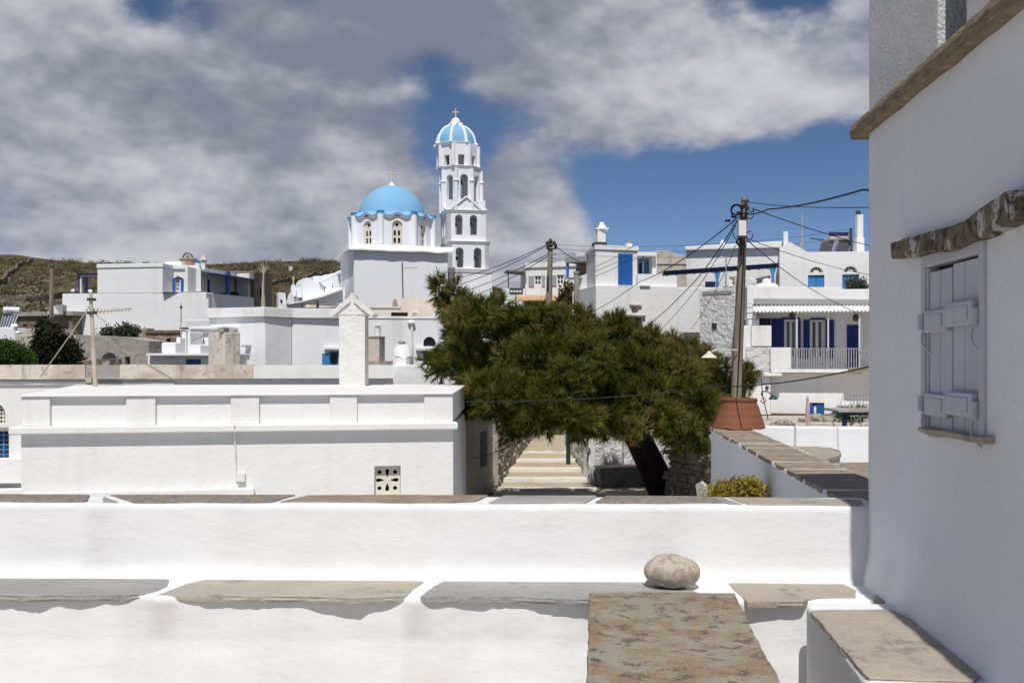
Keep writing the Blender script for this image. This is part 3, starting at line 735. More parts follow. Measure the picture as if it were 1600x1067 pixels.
# shuttered window
win = MB(); fw = .052
for a, b, c, d in ((u0w, u0w + fw, wz0, wz1), (u1w - fw, u1w, wz0, wz1), (u0w + fw, u1w - fw, wz1 - fw * 1.2, wz1)):
    rf.box(win, a, b, -.014, .10, c, d)
wo_ = obj('window_frame', win, SHUT, rh, bevel=.006)
for a, b, c, d in ((u0w + fw, u0w + fw + .018, wz0, wz1 - fw * 1.2), (u1w - fw - .018, u1w - fw, wz0, wz1 - fw * 1.2)):
    obj('inner_stop', rf.box(MB(), a, b, -.004, .09, c, d), SHUT, wo_, bevel=.004)
um = (u0w + u1w) / 2 - .02
lo, hi_ = wz0 + .015, wz1 - fw * 1.2 - .012
for s, (a, b) in enumerate(((u0w + fw + .02, um), (um + .006, u1w - fw - .02))):
    shp = thing('shutter', None, None, Vector((0, 0, 0))); shp.parent = rh; shp.location = rf.pt((a + b) / 2, .04, lo) - wpos(rh)
    mid = a + (b - a) * (.5 if s == 0 else .42)
    for p, q in ((a, mid - .003), (mid + .003, b)):
        dd = .004 + .004 * s
        obj('plank', rf.box(MB(), p, q, dd, dd + .022, lo, hi_ - .012 * (1 - s)), SHUT, shp, bevel=.004)
    for zc_ in (.165, -.205):
        zc2 = zc_ + .018 * s
        obj('hinge_block', rf.box(MB(), a - .004 + .012 * s, b - .004, -.022 - .008 * s, .003, zc2 - .050, zc2 + .050), SHUT, shp, bevel=.008)
        obj('block_panel', rf.box(MB(), a + .03, b - .045, -.027 - .008 * s, -.0215 - .008 * s, zc2 - .028, zc2 + .03), SHUT, shp, bevel=.003)
    ub = a - .035 if s == 0 else b + .008
    for zc_ in (.165, -.205):
        obj('hinge_knuckle', MB().tube([rf.pt(ub, -.022, zc_ - .035), rf.pt(ub, -.022, zc_ + .035)], .017, 10), SHUT, shp)
        ho_ = MB(); sg = 1 if s == 0 else -1; ux = ub + .02 * (1 if s == 0 else -1.2)
        ho_.tube([rf.pt(ux, -.02, zc_ - .045), rf.pt(ux + .004, -.028, zc_ - .075), rf.pt(ux + .02, -.03, zc_ - .105), rf.pt(ux + .032, -.018, zc_ - .125), rf.pt(ux + .036, .0, zc_ - .145)], .005, 8)
        obj('hook', ho_, SHUT, shp)
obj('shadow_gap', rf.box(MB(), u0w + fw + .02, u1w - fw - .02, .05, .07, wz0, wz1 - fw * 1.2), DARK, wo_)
# ------------------------------------------------------------------ shared building pieces
def part_box(name, f, px0, py0, px1, py1, d0, d1, m, parent, bevel=0.0, ref=None):
    return obj(name, f.pbox(MB(), px0, py0, px1, py1, d0, d1, ref), m, parent, bevel=bevel)
def window(parent, f, rect, d, frame_m, nx=2, nz=2, bar=.045, pane_m=None, name='window', arched=False):
    """Frame with bars and separate panes set back in an opening at depth d."""
    u0, u1, z0, z1 = rect; cell = []; us = [u0 + (u1 - u0) * i / nx for i in range(nx + 1)]; zs = [z0 + (z1 - z0) * i / nz for i in range(nz + 1)]
    holes = []
    for i in range(nx):
        for j in range(nz):
            holes.append(rectp(us[i] + bar * (.6 if i else 1), us[i+1] - bar * (.6 if i < nx - 1 else 1), zs[j] + bar * (.6 if j else 1), zs[j+1] - bar * (.6 if j < nz - 1 else 1)))
    wf = obj(name, panel(f, rectp(u0, u1, z0, z1), holes, d, d + .05), frame_m, parent)
    for h in holes:
        a, b, c, e = h[0][0], h[1][0], h[0][1], h[2][1]
        obj('pane', f.box(MB(), a - .005, b + .005, d + .018, d + .03, c - .005, e + .005), pane_m or GLASS, wf)
    return wf
def planks(parent, f, rect, d, m, n=3, th=.035, name='shutter'):
    """A boarded leaf: one part with its boards as sub-parts."""
    u0, u1, z0, z1 = rect
    o = bpy.data.objects.new(name, None); C.objects.link(o); o.parent = parent; o.location = f.pt(u0, d, z0) - wpos(parent)
    w_ = (u1 - u0) / n
    for i in range(n):
        obj('plank', f.box(MB(), u0 + i * w_ + .004, u0 + (i + 1) * w_ - .004, d, d + th, z0, z1), m, o)
    return o
def chimney_cap(parent, c, s, m): pass
def cable(name, label, pts, sag, r, m=None, group='overhead cables', n=14):
    m = m or BLACK; q = []
    for a, b in zip(pts, pts[1:]):
        for i in range(n):
            t = i / n; p = a.lerp(b, t); p.z -= sag * 4 * t * (1 - t); q.append(p)
    q.append(pts[-1])
    o = obj(name, MB().tube(q, r, 5), m); return tag(o, label, 'cable', group)

# ------------------------------------------------------------------ flat-roofed house in front (below the terrace)
A, B = (X(33, 14.0), 14.0), (X(708, 15.0), 15.0); Cc, D = (X(728, 19.9), 19.9), (X(118, 19.4), 19.4)
ff = Fr(A[0], A[1], B[0], B[1])
fh = thing('flat_roofed_house', 'low white flat-roofed house with pilastered parapet below the terrace', 'house', ((A[0]+B[0])/2, 16.5, -3.3))
zct, zcb, zpt = -.957, -1.062, -.515
vr = ff.rect(585, 728, 626, 774)
lw = panel(ff, rectp(0, ff.L, -3.6, zcb), [rectp(*vr)], 0, .22)
a3 = [ff.pt(0, .22, 0), ff.pt(ff.L, .22, 0)]
pl = [(a3[0].x, a3[0].y), (a3[1].x, a3[1].y), Cc, D]
n4 = len(pl); vs = [(x, y, -3.6) for x, y in pl] + [(x, y, zcb) for x, y in pl]
lw.add(vs, [(1, 2, 6, 5), (2, 3, 7, 6), (3, 0, 4, 7), (4, 5, 6, 7)])
obj('wall', lw, W_FRONT, fh)
# cornice
cn = MB(); o1, o2 = ff.pt(-.13, -.13, 0), ff.pt(ff.L + .06, -.13, 0); b1, b2 = ff.pt(-.13, .3, 0), ff.pt(ff.L + .06, .3, 0)
cn.plan([(o1.x, o1.y), (o2.x, o2.y), (b2.x, b2.y), (b1.x, b1.y)], zcb, zct)
for v in cn.v: v += noise.noise_vector(v * 2) * .004
obj('cornice', cn, W_FRONT, fh, bevel=.02)
# parapet and roof sheet
pm_ = MB(); rp = .055
k0, k1 = ff.pt(0, rp, 0), ff.pt(ff.L, rp, 0)
pm_.plan([(k0.x, k0.y), (k1.x, k1.y), (Cc[0], Cc[1]), (D[0], D[1])], zct + .001, zpt - .03)
obj('parapet', pm_, W_FRONT, fh)
cap_ = MB(); k0, k1 = ff.pt(-.02, -.03, 0), ff.pt(ff.L + .0, -.03, 0)
cap_.plan([(k0.x, k0.y), (k1.x, k1.y), (Cc[0] + .02, Cc[1]), (D[0], D[1])], zpt - .03, zpt)
obj('roof', cap_, W_FRONT, fh, bevel=.014)
for a, b in ((33, 78), (197, 243), (360, 405), (515, 558), (663, 708)):
    ua, ub = ff.uz(a, 640)[0], ff.uz(b, 640)[0]
    obj('pilaster', ff.box(MB(), max(ua, 0.001), min(ub, ff.L - .001), 0.0, rp - .001, zct, zpt - .031).jit(.004, 3), W_FRONT, fh, bevel=.012)
# pierced vent block
u0, u1, z0, z1 = vr; cu_, cz_ = (u0 + u1) / 2, (z0 + z1) / 2; s = (u1 - u0) / 2
def petal(ang):
    r = []
    for i in range(13):
        t = i / 12 * 2 * math.pi; q = .62 - .30 * math.cos(t) - 0.0; wv = .115 * math.sin(t) * (1.15 - .75 * math.cos(t)) * .9
        q = .55 - .33 * math.cos(t)
        wv = .13 * math.sin(t) * (1 - .75 * math.cos(t))
        r.append((cu_ + s * (q * math.cos(ang) - wv * math.sin(ang)), cz_ + s * (q * math.sin(ang) + wv * math.cos(ang))))
    return r[:-1]
hl = [petal(k * math.pi / 2) for k in range(4)] + [circ(cu_ + a * s * .6, cz_ + b * s * .62, s * .16) for a in (-1, 1) for b in (-1, 1)]
obj('pierced_vent_block', panel(ff, rectp(u0 + .005, u1 - .005, z0 + .004, z1 - .004), hl, .10, .15), CREAMP, fh)
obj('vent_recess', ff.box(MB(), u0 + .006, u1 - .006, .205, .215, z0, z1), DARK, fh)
# low plaster step, drain pipe and tap box
obj('plinth_step', ff.box(MB(), ff.uz(36, 760)[0], ff.uz(398, 760)[0], -.10, -.002, -3.5, ff.uz(200, 765)[1]).jit(.01, 2), W_FRONT, fh, bevel=.02)
pts = [ff.at(366, 664, -.15), ff.at(367, 690, -.025), ff.at(368, 720, -.02), ff.at(369, 750, -.02), ff.at(374, 757, -.03)]
obj('drain_pipe', MB().tube(pts, .012, 7), W_FRONT, fh)
obj('junction_box', ff.pbox(MB(), 370, 738, 383, 753, -.06, -.002), W_FRONT, fh, bevel=.015)
# tile-capped chimney on its roof
cf = fr(529, 18.6, 571, 18.6); ch = thing('chimney', None, None); ch.parent = fh; c0 = cf.at(550, 603); ch.location = c0 - wpos(fh)
hole = cf.rect(541, 492, 557, 503)
body = shell(cf, rectp(*cf.rect(530, 494 - 1, 570, 606)), [rectp(hole[0], hole[1], hole[2], hole[3] - .002)], .46, .1)
obj('stack', join(body).jit(.006, 6), W_OLD, ch)
obj('flue_block', cf.box(MB(), hole[0] + .01, hole[1] - .01, .05, .2, hole[2] + .02, hole[3] - .05), TAN_ST, ch)
gb = MB(); cf.ppoly(gb, [(527, 492.5), (573, 492.5), (572, 484), (556, 468), (546, 468), (528, 483)], -.01, .47)
obj('gable', gb.jit(.01, 4), W_OLD, ch, bevel=.01)
for pa in ([(514, 491), (519, 495.5), (548, 472), (546, 464)], [(586, 490.5), (581, 495.5), (553, 472), (553, 464)]):
    obj('roof_tile', cf.ppoly(MB(), pa, -.05, .52, 0), W_OLD, ch, bevel=.01)
kn = MB(); cf.ppoly(kn, [(544, 468), (557, 468), (554, 460), (550, 457), (546, 461)], .02, .4); obj('ridge_cap', kn.jit(.01, 5), W_OLD, ch, bevel=.015)

# ------------------------------------------------------------------ long low house behind with stained parapet
lf = fr(-260, 20.6, 615, 22.0)
lh = thing('long_low_house', 'long low house with a beige stained parapet behind the pilastered house', 'house', lf.pt(lf.L / 2, 2, -3.2))
lat = lf.rect(-22, 631, 8, 661); bw = lf.rect(-30, 673, 14, 718)
top_l = lf.uz(0, 593)[1]
obj('wall', shell(lf, rectp(0, lf.L, -3.6, top_l), [arch(*lat), rectp(*bw)], 5.5, .25), W_FRONT, lh)
hs = []
for i in range(5):
    for j in range(5):
        hs.append(circ(lat[0] + (lat[1] - lat[0]) * (i + .5) / 5, lat[2] + (lat[3] - lat[2]) * (j + .35) / 5 , .028, 8))
hs = [h for h in hs if all((q[1] < lat[2] + .24 or (abs(q[0] - (lat[0]+lat[1])/2) < .15)) for q in h)]
obj('pierced_lunette', panel(lf, arch(lat[0] + .004, lat[1] - .004, lat[2] + .003, lat[3] - .004), hs, .1, .14), CREAMP, lh)
bwf = window(lh, lf, (bw[0] + .004, bw[1] - .004, bw[2], bw[3] - .002), .10, BLUE_L, 4, 6, .022, name='blue_grille_window')
part_box('window_hood', lf, -34, 668, 18, 673, -.06, .0, TAN_ST, lh)
part_box('ledge', lf, -60, 717, 36, 755, -.22, -.001, W_FRONT, lh, .02)
part_box('lower_step', lf, -60, 765, 40, 790, -.4, -.221, W_FRONT, lh, .02)
# parapet in lengths, each its own plaster colour
PT, PB = lf.uz(0, 570)[1], lf.uz(0, 592)[1]
def plen(a, b, m, dz=0.0, d0=-.12):
    ua, ub = lf.uz(a, 580)[0], lf.uz(b, 580)[0]; q = MB(); n = max(2, int((ub - ua) / .12)); vs, fs = [], []
    for i in range(n + 1):
        u = ua + (ub - ua) * i / n; w1 = .012 * noise.noise(Vector((u * 1.4, 1, 0))); w2 = .014 * noise.noise(Vector((u * 2.1, 7, 0))) + .006 * noise.noise(Vector((u * 9, 7, 0)))
        vs += [lf.pt(u, d0, PB + w2), lf.pt(u, d0 + .01, PT + w1 + dz), lf.pt(u, .30, PT + w1 + dz), lf.pt(u, .30, PB + w2)]
    for i in range(n):
        for k in range(4): fs.append((4*i + k, 4*i + (k+1) % 4, 4*i + 4 + (k+1) % 4, 4*i + 4 + k))
    fs += [(0, 1, 2, 3), tuple(range(4*n, 4*n + 4))]
    return obj('parapet_length', q.add(vs, fs), m, lh)
plen(-258, 135.5, STAINED); plen(136, 189, CONC, -.004, -.10); plen(189.5, 278, STAINED, .003); plen(278.5, 396, STAINED, -.002); plen(396.5, 613, W_FRONT, -.012, -.10)
part_box('grey_pier', lf, 136, 592.5, 190, 640, -.03, -.001, CONC, lh)
part_box('meter_box', lf, 135, 590, 144, 598, -.16, -.031, PALE_M, lh, ref=-.1)
rl = MB(); lf.pbox(rl, 270, 601.5, 383, 604, -.10, -.06, ref=-.1); obj('roof_rail', rl, GALV, lh)
for a, b in ((-250, 134), (192, 272)):
    part_box('string_band', lf, a, 597, b, 600.5, -.05, -.002, W_FRONT, lh)

# ------------------------------------------------------------------ television mast on the roof of the front house
def yagi(name, label, base, top, boom_a, boom_b, elems, m, r=.02, el=.16, box=None, group='aerial masts'):
    t = thing(name, label, 'antenna', base, group)
    pts = [base.lerp(top, i / 5) + Vector((.015 * noise.noise(Vector((i * 1.3, base.x, 0))), 0, 0)) for i in range(6)]
    obj('mast', MB().tube(pts, [r * 1.2, r * 1.1, r, r, r * .9, r * .8], 8), m, t)
    if boom_a is not None:
        bm_ = obj('boom', MB().tube([boom_a, boom_b], r * .5, 6), m, t)
        for i in range(elems):
            p = boom_a.lerp(boom_b, (i + .3) / elems); q = el * (1 - .4 * i / elems)
            obj('element', MB().tube([p - Vector((0, q * .55, q)), p + Vector((0, q * .55, q))], r * .3, 5), m, bm_)
    return t
mY = 18.2
ant = yagi('television_aerial', 'rust-streaked television aerial mast on the roof of the pilastered house', P(149, 609, mY), P(142, 458, mY), P(139, 488, mY), P(206, 482.5, mY + .6), 12, PALE_M, .04, .06)
for y_ in (468, 489):
    obj('clamp', MB().box(X(138, mY), X(148, mY), mY - .07, mY + .07, Z(y_ + 2, mY), Z(y_ - 2, mY)), METAL, ant)
obj('reflector_bar', MB().tube([P(150, 492, mY), P(165, 503, mY + .3)], .008, 5), PALE_M, ant)
for i, (a, b) in enumerate(((P(143, 474, mY), P(62, 590, 20.2)), (P(149, 520, mY), P(280, 598, 21.0)))):
    cable('guy_wire', ['pale guy wire slanting past the dark conifer', 'pale guy wire running right from the aerial mast'][i], [a, b], 0.02, .012, PALE_M, 'mast guy wires')
# concrete chimney stub and other roof pieces
kf = fr(326, 25.6, 352, 25.2)
cs = thing('concrete_chimney', 'square pale concrete chimney stub behind the beige parapet', 'chimney', P(350, 585, 25.5))
k2 = MB(); pA, pB, pC = P(325, 520, 25.8), P(350, 520, 25.2), P(376, 520, 25.7); pD = Vector((pA.x + (pC.x - pB.x), pA.y + pC.y - pB.y, 0))
k2.plan([(pA.x, pA.y), (pB.x, pB.y), (pC.x, pC.y), (pD.x, pD.y)], -.75, Z(519, 25.3)); obj('stack', k2.jit(.008, 3), CONC_L, cs, bevel=.04)
obj('flue_cover', MB().box(X(343, 25.4), X(353, 25.4), 25.2, 25.7, Z(518.8, 25.4), Z(512.5, 25.4)), TAN_ST, cs)
t2 = thing('tan_chimney', 'short tan rendered chimney with a small metal flue beside the tiled chimney', 'chimney', P(587, 575, 27))
pA, pB, pC = P(570, 540, 27.2), P(592.5, 540, 26.8), P(601.5, 540, 27.4)
k3 = MB().plan([(pA.x, pA.y), (pB.x, pB.y), (pC.x, pC.y), (pA.x + .15, 27.8)], Z(580, 27), Z(527, 27)); obj('stack', k3, CONC_L, t2, bevel=.015)
k4 = MB().plan([(pA.x - .03, pA.y), (pB.x, pB.y - .04), (pC.x + .03, pC.y), (pA.x + .15, 27.85)], Z(526.9, 27), Z(525.6, 27)); obj('capping', k4, TAN_ST, t2)
obj('flue', MB().lathe(P(590, 525.5, 27.2), [(.085, 0), (.085, .16), (.095, .16), (.095, .2), (.08, .2), (.08, .28)], 14), W_MID, t2)
obj('cowl', MB().lathe(P(590, 507.5, 27.2), [(.15, 0), (.13, .015), (.0, .03)], 14), W_MID, t2)
hb = thing('beehive_chimney', 'white rounded beehive chimney with stone cap beside the pine', 'chimney', P(630, 592, 26))
bx_ = MB().plan([(X(613, 26), 26), (X(635.5, 26), 25.8), (X(646, 26.3), 26.3), (X(622, 26.4), 26.5)], Z(600, 26), Z(557, 26)); obj('stack', bx_.jit(.008, 5), W_MID, hb, bevel=.02)
obj('dome', MB().lathe(P(629, 557, 26.15), [(.27, 0), (.26, .08), (.22, .2), (.17, .27), (.13, .31)], 16), W_MID, hb)
obj('band', MB().plan([(X(612, 26), 25.97), (X(636, 26), 25.77), (X(647, 26.3), 26.28), (X(622, 26.4), 26.53)], Z(573, 26), Z(571.5, 26)), W_MID, hb)
obj('cap_stone', MB().ball(P(627.5, 535.5, 26.1), .11, .09, .05, 9, 5).jit(.02, 7), TAN_ST, hb)
# little grey-white roof piece between them
rw = thing('low_roof_wall', 'low white roof wall with a stony top at the foot of the tan chimney', 'wall', P(610, 585, 25.5))
rwf = fr(572, 25.4, 700, 25.8); obj('wall', rwf.pbox(MB(), 572, 570, 690, 604, 0, .4).jit(.01, 3), W_MID, rw)
part_box('stone_top', rwf, 572, 564, 614, 570, .02, .38, TAN_ST, rw)

# ------------------------------------------------------------------ bent white house in the middle
p1, p2, p3, p4 = (X(327, 38), 38), (X(414, 37), 37), (X(456, 38), 38), (X(712, 39.4), 39.4)
bh = thing('bent_white_house', 'white house with a bent front wall and blue windows before the church', 'house', (X(520, 40), 41, -2.2))
zt, zb_ = Z(497, 38), -2.6
hA, hB, hC = Fr(*p1, *p2), Fr(*p2, *p3), Fr(*p3, *p4)
obj('wall_left', hA.box(MB(), 0, hA.L, 0, 5, zb_, zt).jit(.02, .7), W_COOL, bh)
obj('wall_bend', hB.box(MB(), .0, hB.L, 0, 5, zb_, zt - .003), W_COOL, bh)
r1 = hC.rect(515, 549, 529, 575); r2 = hC.rect(661, 549, 679, 580); r3 = hC.rect(661.5, 526, 681, 541)
obj('wall_right', shell(hC, rectp(0.001, hC.L, zb_, zt - .006), [rectp(*r1), rectp(*r2), arch(*r3)], 6, .25), W_COOL, bh)
def lip(path, z0, z1, out, m, name, parent):
    q = MB(); n = len(path); nrm = []
    for i in range(n):
        a = Vector(path[max(i-1, 0)]); b = Vector(path[min(i+1, n-1)]); t = (b - a).normalized(); nrm.append(Vector((t.y, -t.x)))
    vs, fs = [], []
    for p, nn in zip(path, nrm):
        for o_, z in ((out, z0), (out, z1), (-.4, z1), (-.4, z0)): vs.append((p[0] + nn.x * o_, p[1] + nn.y * o_, z))
    for i in range(n - 1):
        for k in range(4): fs.append((4*i + k, 4*i + (k+1) % 4, 4*i + 4 + (k+1) % 4, 4*i + 4 + k))
    fs += [(0, 1, 2, 3), tuple(range(4*n - 4, 4*n))]
    return obj(name, q.add(vs, fs), m, parent, bevel=.025)
lip([p1, p2, p3, (X(560, 38.5), 38.5)], Z(497, 38), Z(482, 38), .16, W_MID, 'parapet', bh)
pR = hC.rect(585, 505, 705, 497)
obj('parapet_low', hC.box(MB(), hC.uz(560, 490)[0] + .02, hC.L, -.03, 5.9, zt - .002, Z(494, 38.7)).jit(.02, 1.2), W_COOL, bh, bevel=.02)
window(bh, hC, (r1[0] + .01, r1[1] - .01, r1[2], r1[3] - .01), .12, BLUE_L, 1, 1, .05)
planks(bh, hC, hC.rect(503, 552, 514.5, 576), -.06, BLUE_L, 2)
part_box('window_hood', hC, 507, 542.5, 530, 546, -.2, -.002, W_COOL, bh)
window(bh, hC, (r2[0] + .005, r2[1] - .005, r2[2], r2[3] - .01), .10, BLUE_L, 1, 1, .07)
part_box('window_hood', hC, 651, 543.5, 697, 547.5, -.22, -.002, W_COOL, bh)
part_box('sill', hC, 656, 581, 684, 583.5, -.1, -.002, TAN_ST, bh)
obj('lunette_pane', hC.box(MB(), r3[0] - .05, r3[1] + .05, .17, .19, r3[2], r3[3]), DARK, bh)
obj('drain_pipe', MB().tube([hC.at(643, 502, -.1), hC.at(643.5, 515, -.06), hC.at(644, 570, -.06)], .05, 7), W_COOL, bh)
obj('drain_funnel', MB().ball(hC.at(643, 504, -.1), .16, .1, .1, 9, 6), W_COOL, bh)
part_box('spout', hA, 377, 539, 385, 542, -.3, -.002, GALV, bh)

# ------------------------------------------------------------------ cream house above it
cfh = fr(478, 45.5, 705, 46)
ck = thing('cream_house', 'cream rendered flat house with a brown opening in front of the church', 'house', cfh.pt(3, 2, -1.5))
ro = cfh.rect(611, 488, 637, 502)
ol = [cfh.uz(478, 520), cfh.uz(705, 520), cfh.uz(705, 467), cfh.uz(627, 466), cfh.uz(626, 479), cfh.uz(560, 479.5), cfh.uz(478, 476)]
obj('wall', shell(cfh, ol, [rectp(*ro)], 5, .3), CREAM, ck)
obj('opening_back', cfh.box(MB(), ro[0] - .1, ro[1] + .1, .8, .9, ro[2] - .1, ro[3] + .1), BROWN, ck)
part_box('coping', cfh, 476, 478.5, 626, 481, -.06, .2, CREAM, ck)
part_box('white_lean_to', cfh, 676, 487, 706, 505, -1.2, -.01, W_MID, ck, ref=-1.2)
obj('pipe_bend', MB().tube([cfh.at(640, 500, -.2), cfh.at(643, 492, -.2), cfh.at(647, 487, -.2), cfh.at(652, 490, -.2)], .09, 7), CREAM, ck)
obj('rail', MB().tube([cfh.at(485, 474, -.1), cfh.at(560, 479, -.1)], .025, 6), METAL, ck)
obj('rail_post', MB().tube([cfh.at(496, 490, -.1), cfh.at(496, 470, -.1)], .06, 6), METAL, ck)
ch2 = thing('clay_pot', 'broken tan clay pot standing on the cream parapet', 'pot', cfh.at(617, 479, .2)); 
obj('body', MB().lathe(cfh.at(617, 479.5, .2), [(.10, 0), (.13, .1), (.09, .2), (.05, .34)], 9).jit(.04, 4), CLAY, ch2)

# metal T mast in front of the church
tm = thing('metal_mast', 'dark metal mast with a thin cross arm before the church wall', 'antenna', P(629, 478, 46.5), 'aerial masts')
obj('mast', MB().tube([P(630, 479, 46.5), P(628.5, 409, 46.5)], .03, 7), METAL, tm)
obj('arm', MB().tube([P(629, 419, 46.5), P(653, 418, 46.8)], .025, 6), GALV, tm)

# ------------------------------------------------------------------ small stepped white house with the blue door
sf = fr(228, 34.4, 326, 34.0)
sh = thing('stepped_white_house', 'small white stepped house with a blue door left of the concrete chimney', 'house', sf.pt(1, 1, -2))
zd = Z(553, 34.2)
bd = sf.rect(289, 561, 314, 580)
obj('lower_wall', shell(sf, rectp(sf.uz(231, 570)[0], sf.uz(326, 570)[0], -2.4, Z(556, 34.2)), [rectp(bd[0], bd[1], -2.2, bd[3])], 3, .2), W_COOL, sh)
planks(sh, sf, (bd[0] + .01, bd[1] - .01, -2.1, bd[3] - .01), .08, BLUE, 4, name='door')
part_box('flat_roof', sf, 228, 552, 326, 556, -.28, 3, W_COOL, sh, .02, ref=-.28)
part_box('wall_lamp', sf, 257, 558, 266, 561, -.2, -.002, WHITEP, sh)
def steps_block(px0, py0, px1, d0, d1, m=W_COOL): return part_box('roof_block', sf, px0, py0, px1, 552.4, d0, d1, m, sh, .04, ref=d0)
steps_block(252, 535, 274, .5, 1.6); steps_block(275, 527, 283, .9, 1.9); steps_block(283.5, 518, 297, 1.2, 2.2); steps_block(295, 539, 313, .3, 1.4)
bk = fr(282, 37.0, 340, 36.6)
part_box('upper_wall', bk, 295, 514, 345, 566, 0, 2.5, W_COOL, sh)
part_box('upper_roof', bk, 294, 510, 346, 514, -.2, 2.7, W_COOL, sh, .02)
obj('pipe_rail', MB().tube([bk.at(281, 513, -.1), bk.at(298, 513, -.1)], .04, 6), METAL, sh)
for i, a in enumerate((303, 308, 318)):
    obj('wall_niche', bk.ppoly(MB(), [(a - 1.6, 536), (a + 1.8, 536), (a + .3, 528)], -.03, -.002, 0), METAL, sh)
rd = thing('thin_roof_rod', 'thin pale rod aerial rising from the stepped white house', 'antenna', P(283, 555, 34.9), 'aerial masts')
obj('mast', MB().tube([P(283, 553, 34.9), P(283, 474, 34.9)], .025, 6), PALE_M, rd)
obj('tip', MB().ball(P(283, 480, 34.9), .05, .05, .06, 7, 5), METAL, rd)

# ------------------------------------------------------------------ rendered garden walls, ruin, dish
gw = thing('grey_garden_wall', 'grey rendered garden wall behind the aerial mast', 'wall', P(170, 575, 43))
gf = fr(112, 43.5, 240, 42.0); dr = gf.rect(195, 556.5, 203, 580)
obj('wall', shell(gf, [gf.uz(110, 590), gf.uz(234, 590), gf.uz(233, 533), gf.uz(200, 527), gf.uz(119, 523), gf.uz(112, 524)], [rectp(dr[0], dr[1], dr[2], dr[3])], 1.2, .25), CONC, gw)
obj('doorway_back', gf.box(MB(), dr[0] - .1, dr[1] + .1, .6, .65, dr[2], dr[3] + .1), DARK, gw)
part_box('pale_pier', gf, 109, 523.5, 119.5, 585, -.25, -.002, CONC_L, gw)
part_box('brick_footing', gf, 122, 563, 138, 580, -.3, -.003, CLAY, gw)
part_box('dark_lean_to', gf, 150, 561, 185, 575, -.2, -.003, BROWN, gw)
sd = thing('satellite_dish', 'grey satellite dish standing against the grey garden wall', 'satellite dish', gf.at(173, 577, -.9))
dm = MB().lathe((0, 0, 0), [(.0, 0), (.12, .012), (.24, .05), (.31, .09), (.315, .1), (.30, .095), (.2, .045), (0, .01)], 20)
c_ = gf.at(171.5, 563, -.8)
for v in dm.v: x, y, z = v; v.x, v.y, v.z = x + c_.x, c_.y - z * .9 + y * .25, c_.z + y * .95 + z * .3
obj('dish', dm, METAL, sd); obj('stand', MB().tube([c_ + Vector((0, .1, 0)), gf.at(172, 580, -.6)], .035, 6), METAL, sd)
obj('feed_arm', MB().tube([c_ + Vector((0, 0, -.28)), c_ + Vector((.25, -.35, -.1))], .015, 5), METAL, sd)
ru = thing('stone_outhouse', 'small tan rubble outhouse with a square dark hole by the white house', 'outhouse', P(250, 570, 44.5))
rf2 = fr(217, 44.6, 284, 44.2); rh_ = rf2.rect(259, 528.5, 266, 534.5)
obj('wall', shell(rf2, [rf2.uz(217, 590), rf2.uz(282, 590), rf2.uz(280, 520), rf2.uz(228, 517), rf2.uz(217, 521)], [rectp(*rh_)], 3, .3).jit(.03, 1.5), TAN_ST, ru)
part_box('roof_edge', rf2, 226, 516, 281, 520, -.08, 3, BROWN, ru)
part_box('broken_chimney', rf2, 222, 513, 230, 519, .2, .8, CLAY, ru)

# ------------------------------------------------------------------ conifer and shrubs at the left
def shrub(name, label, cat, clumps, n, length, width, m, seed, base, group=None, trunk=.06, **kw):
    t = thing(name, label, cat, base, group)
    top = max(clumps, key=lambda c: c[0][2])[0]
    obj('trunk', MB().tube([base - Vector((0, 0, .3)), base.lerp(Vector(top), .5), base.lerp(Vector(top), .9)], [trunk, trunk * .7, trunk * .3], 7), BARK, t)
    for c in clumps[:8]:
        obj('branch', MB().tube([base.lerp(Vector(c[0]), .25), Vector(c[0])], [trunk * .5, trunk * .15], 5), BARK, t)
    foliage('crown', clumps, n, length, width, m, t, seed, **kw)
    return t
def cl_(px, py, rx, ry, Y, tint=.5, dz=None): k = Y / F; return (P(px, py, Y), rx * k, (dz or rx) * k, ry * k, tint)
shrub('conifer', 'dark conifer bush in front of the stone ruin at left', 'tree',
      [cl_(70, 525, 13, 28, 38, .1), cl_(78, 540, 22, 30, 38.2, .15), cl_(92, 548, 24, 26, 38, .3), cl_(103, 552, 22, 24, 38.3, .2), cl_(84, 520, 9, 20, 37.6, .95), cl_(62, 548, 12, 24, 37.8, .25), cl_(116, 562, 12, 12, 38, .2)],
      15000, .11, .055, CYP, 21, P(85, 585, 38), trunk=.14, mode='leaf', inner=.15)
shrub('green_shrub', 'bright green leafy shrub at the far left edge', 'shrub',
      [cl_(-5, 555, 28, 20, 33, .5), cl_(18, 552, 20, 17, 33, .6), cl_(32, 560, 16, 13, 33.3, .4), cl_(5, 545, 15, 12, 33, .7), cl_(44, 566, 8, 8, 33, .3)],
      11000, .09, .05, BUSHG, 22, P(10, 585, 33), mode='leaf', inner=.2)
shrub('olive_shrub', 'grey-green round shrub against the large white house', 'shrub', [cl_(195, 521, 12, 8, 46, .5), cl_(208, 523, 10, 6, 46, .4), cl_(188, 524, 6, 5, 46, .6)], 2200, .16, .09, OLIVE, 23, P(198, 545, 46), mode='leaf')
shrub('small_olive_shrub', 'tiny grey-green shrub left of the round shrub at the white house', 'shrub', [cl_(167, 523, 5, 5, 46, .5)], 500, .16, .09, OLIVE, 24, P(167, 540, 46), mode='leaf', trunk=.04)

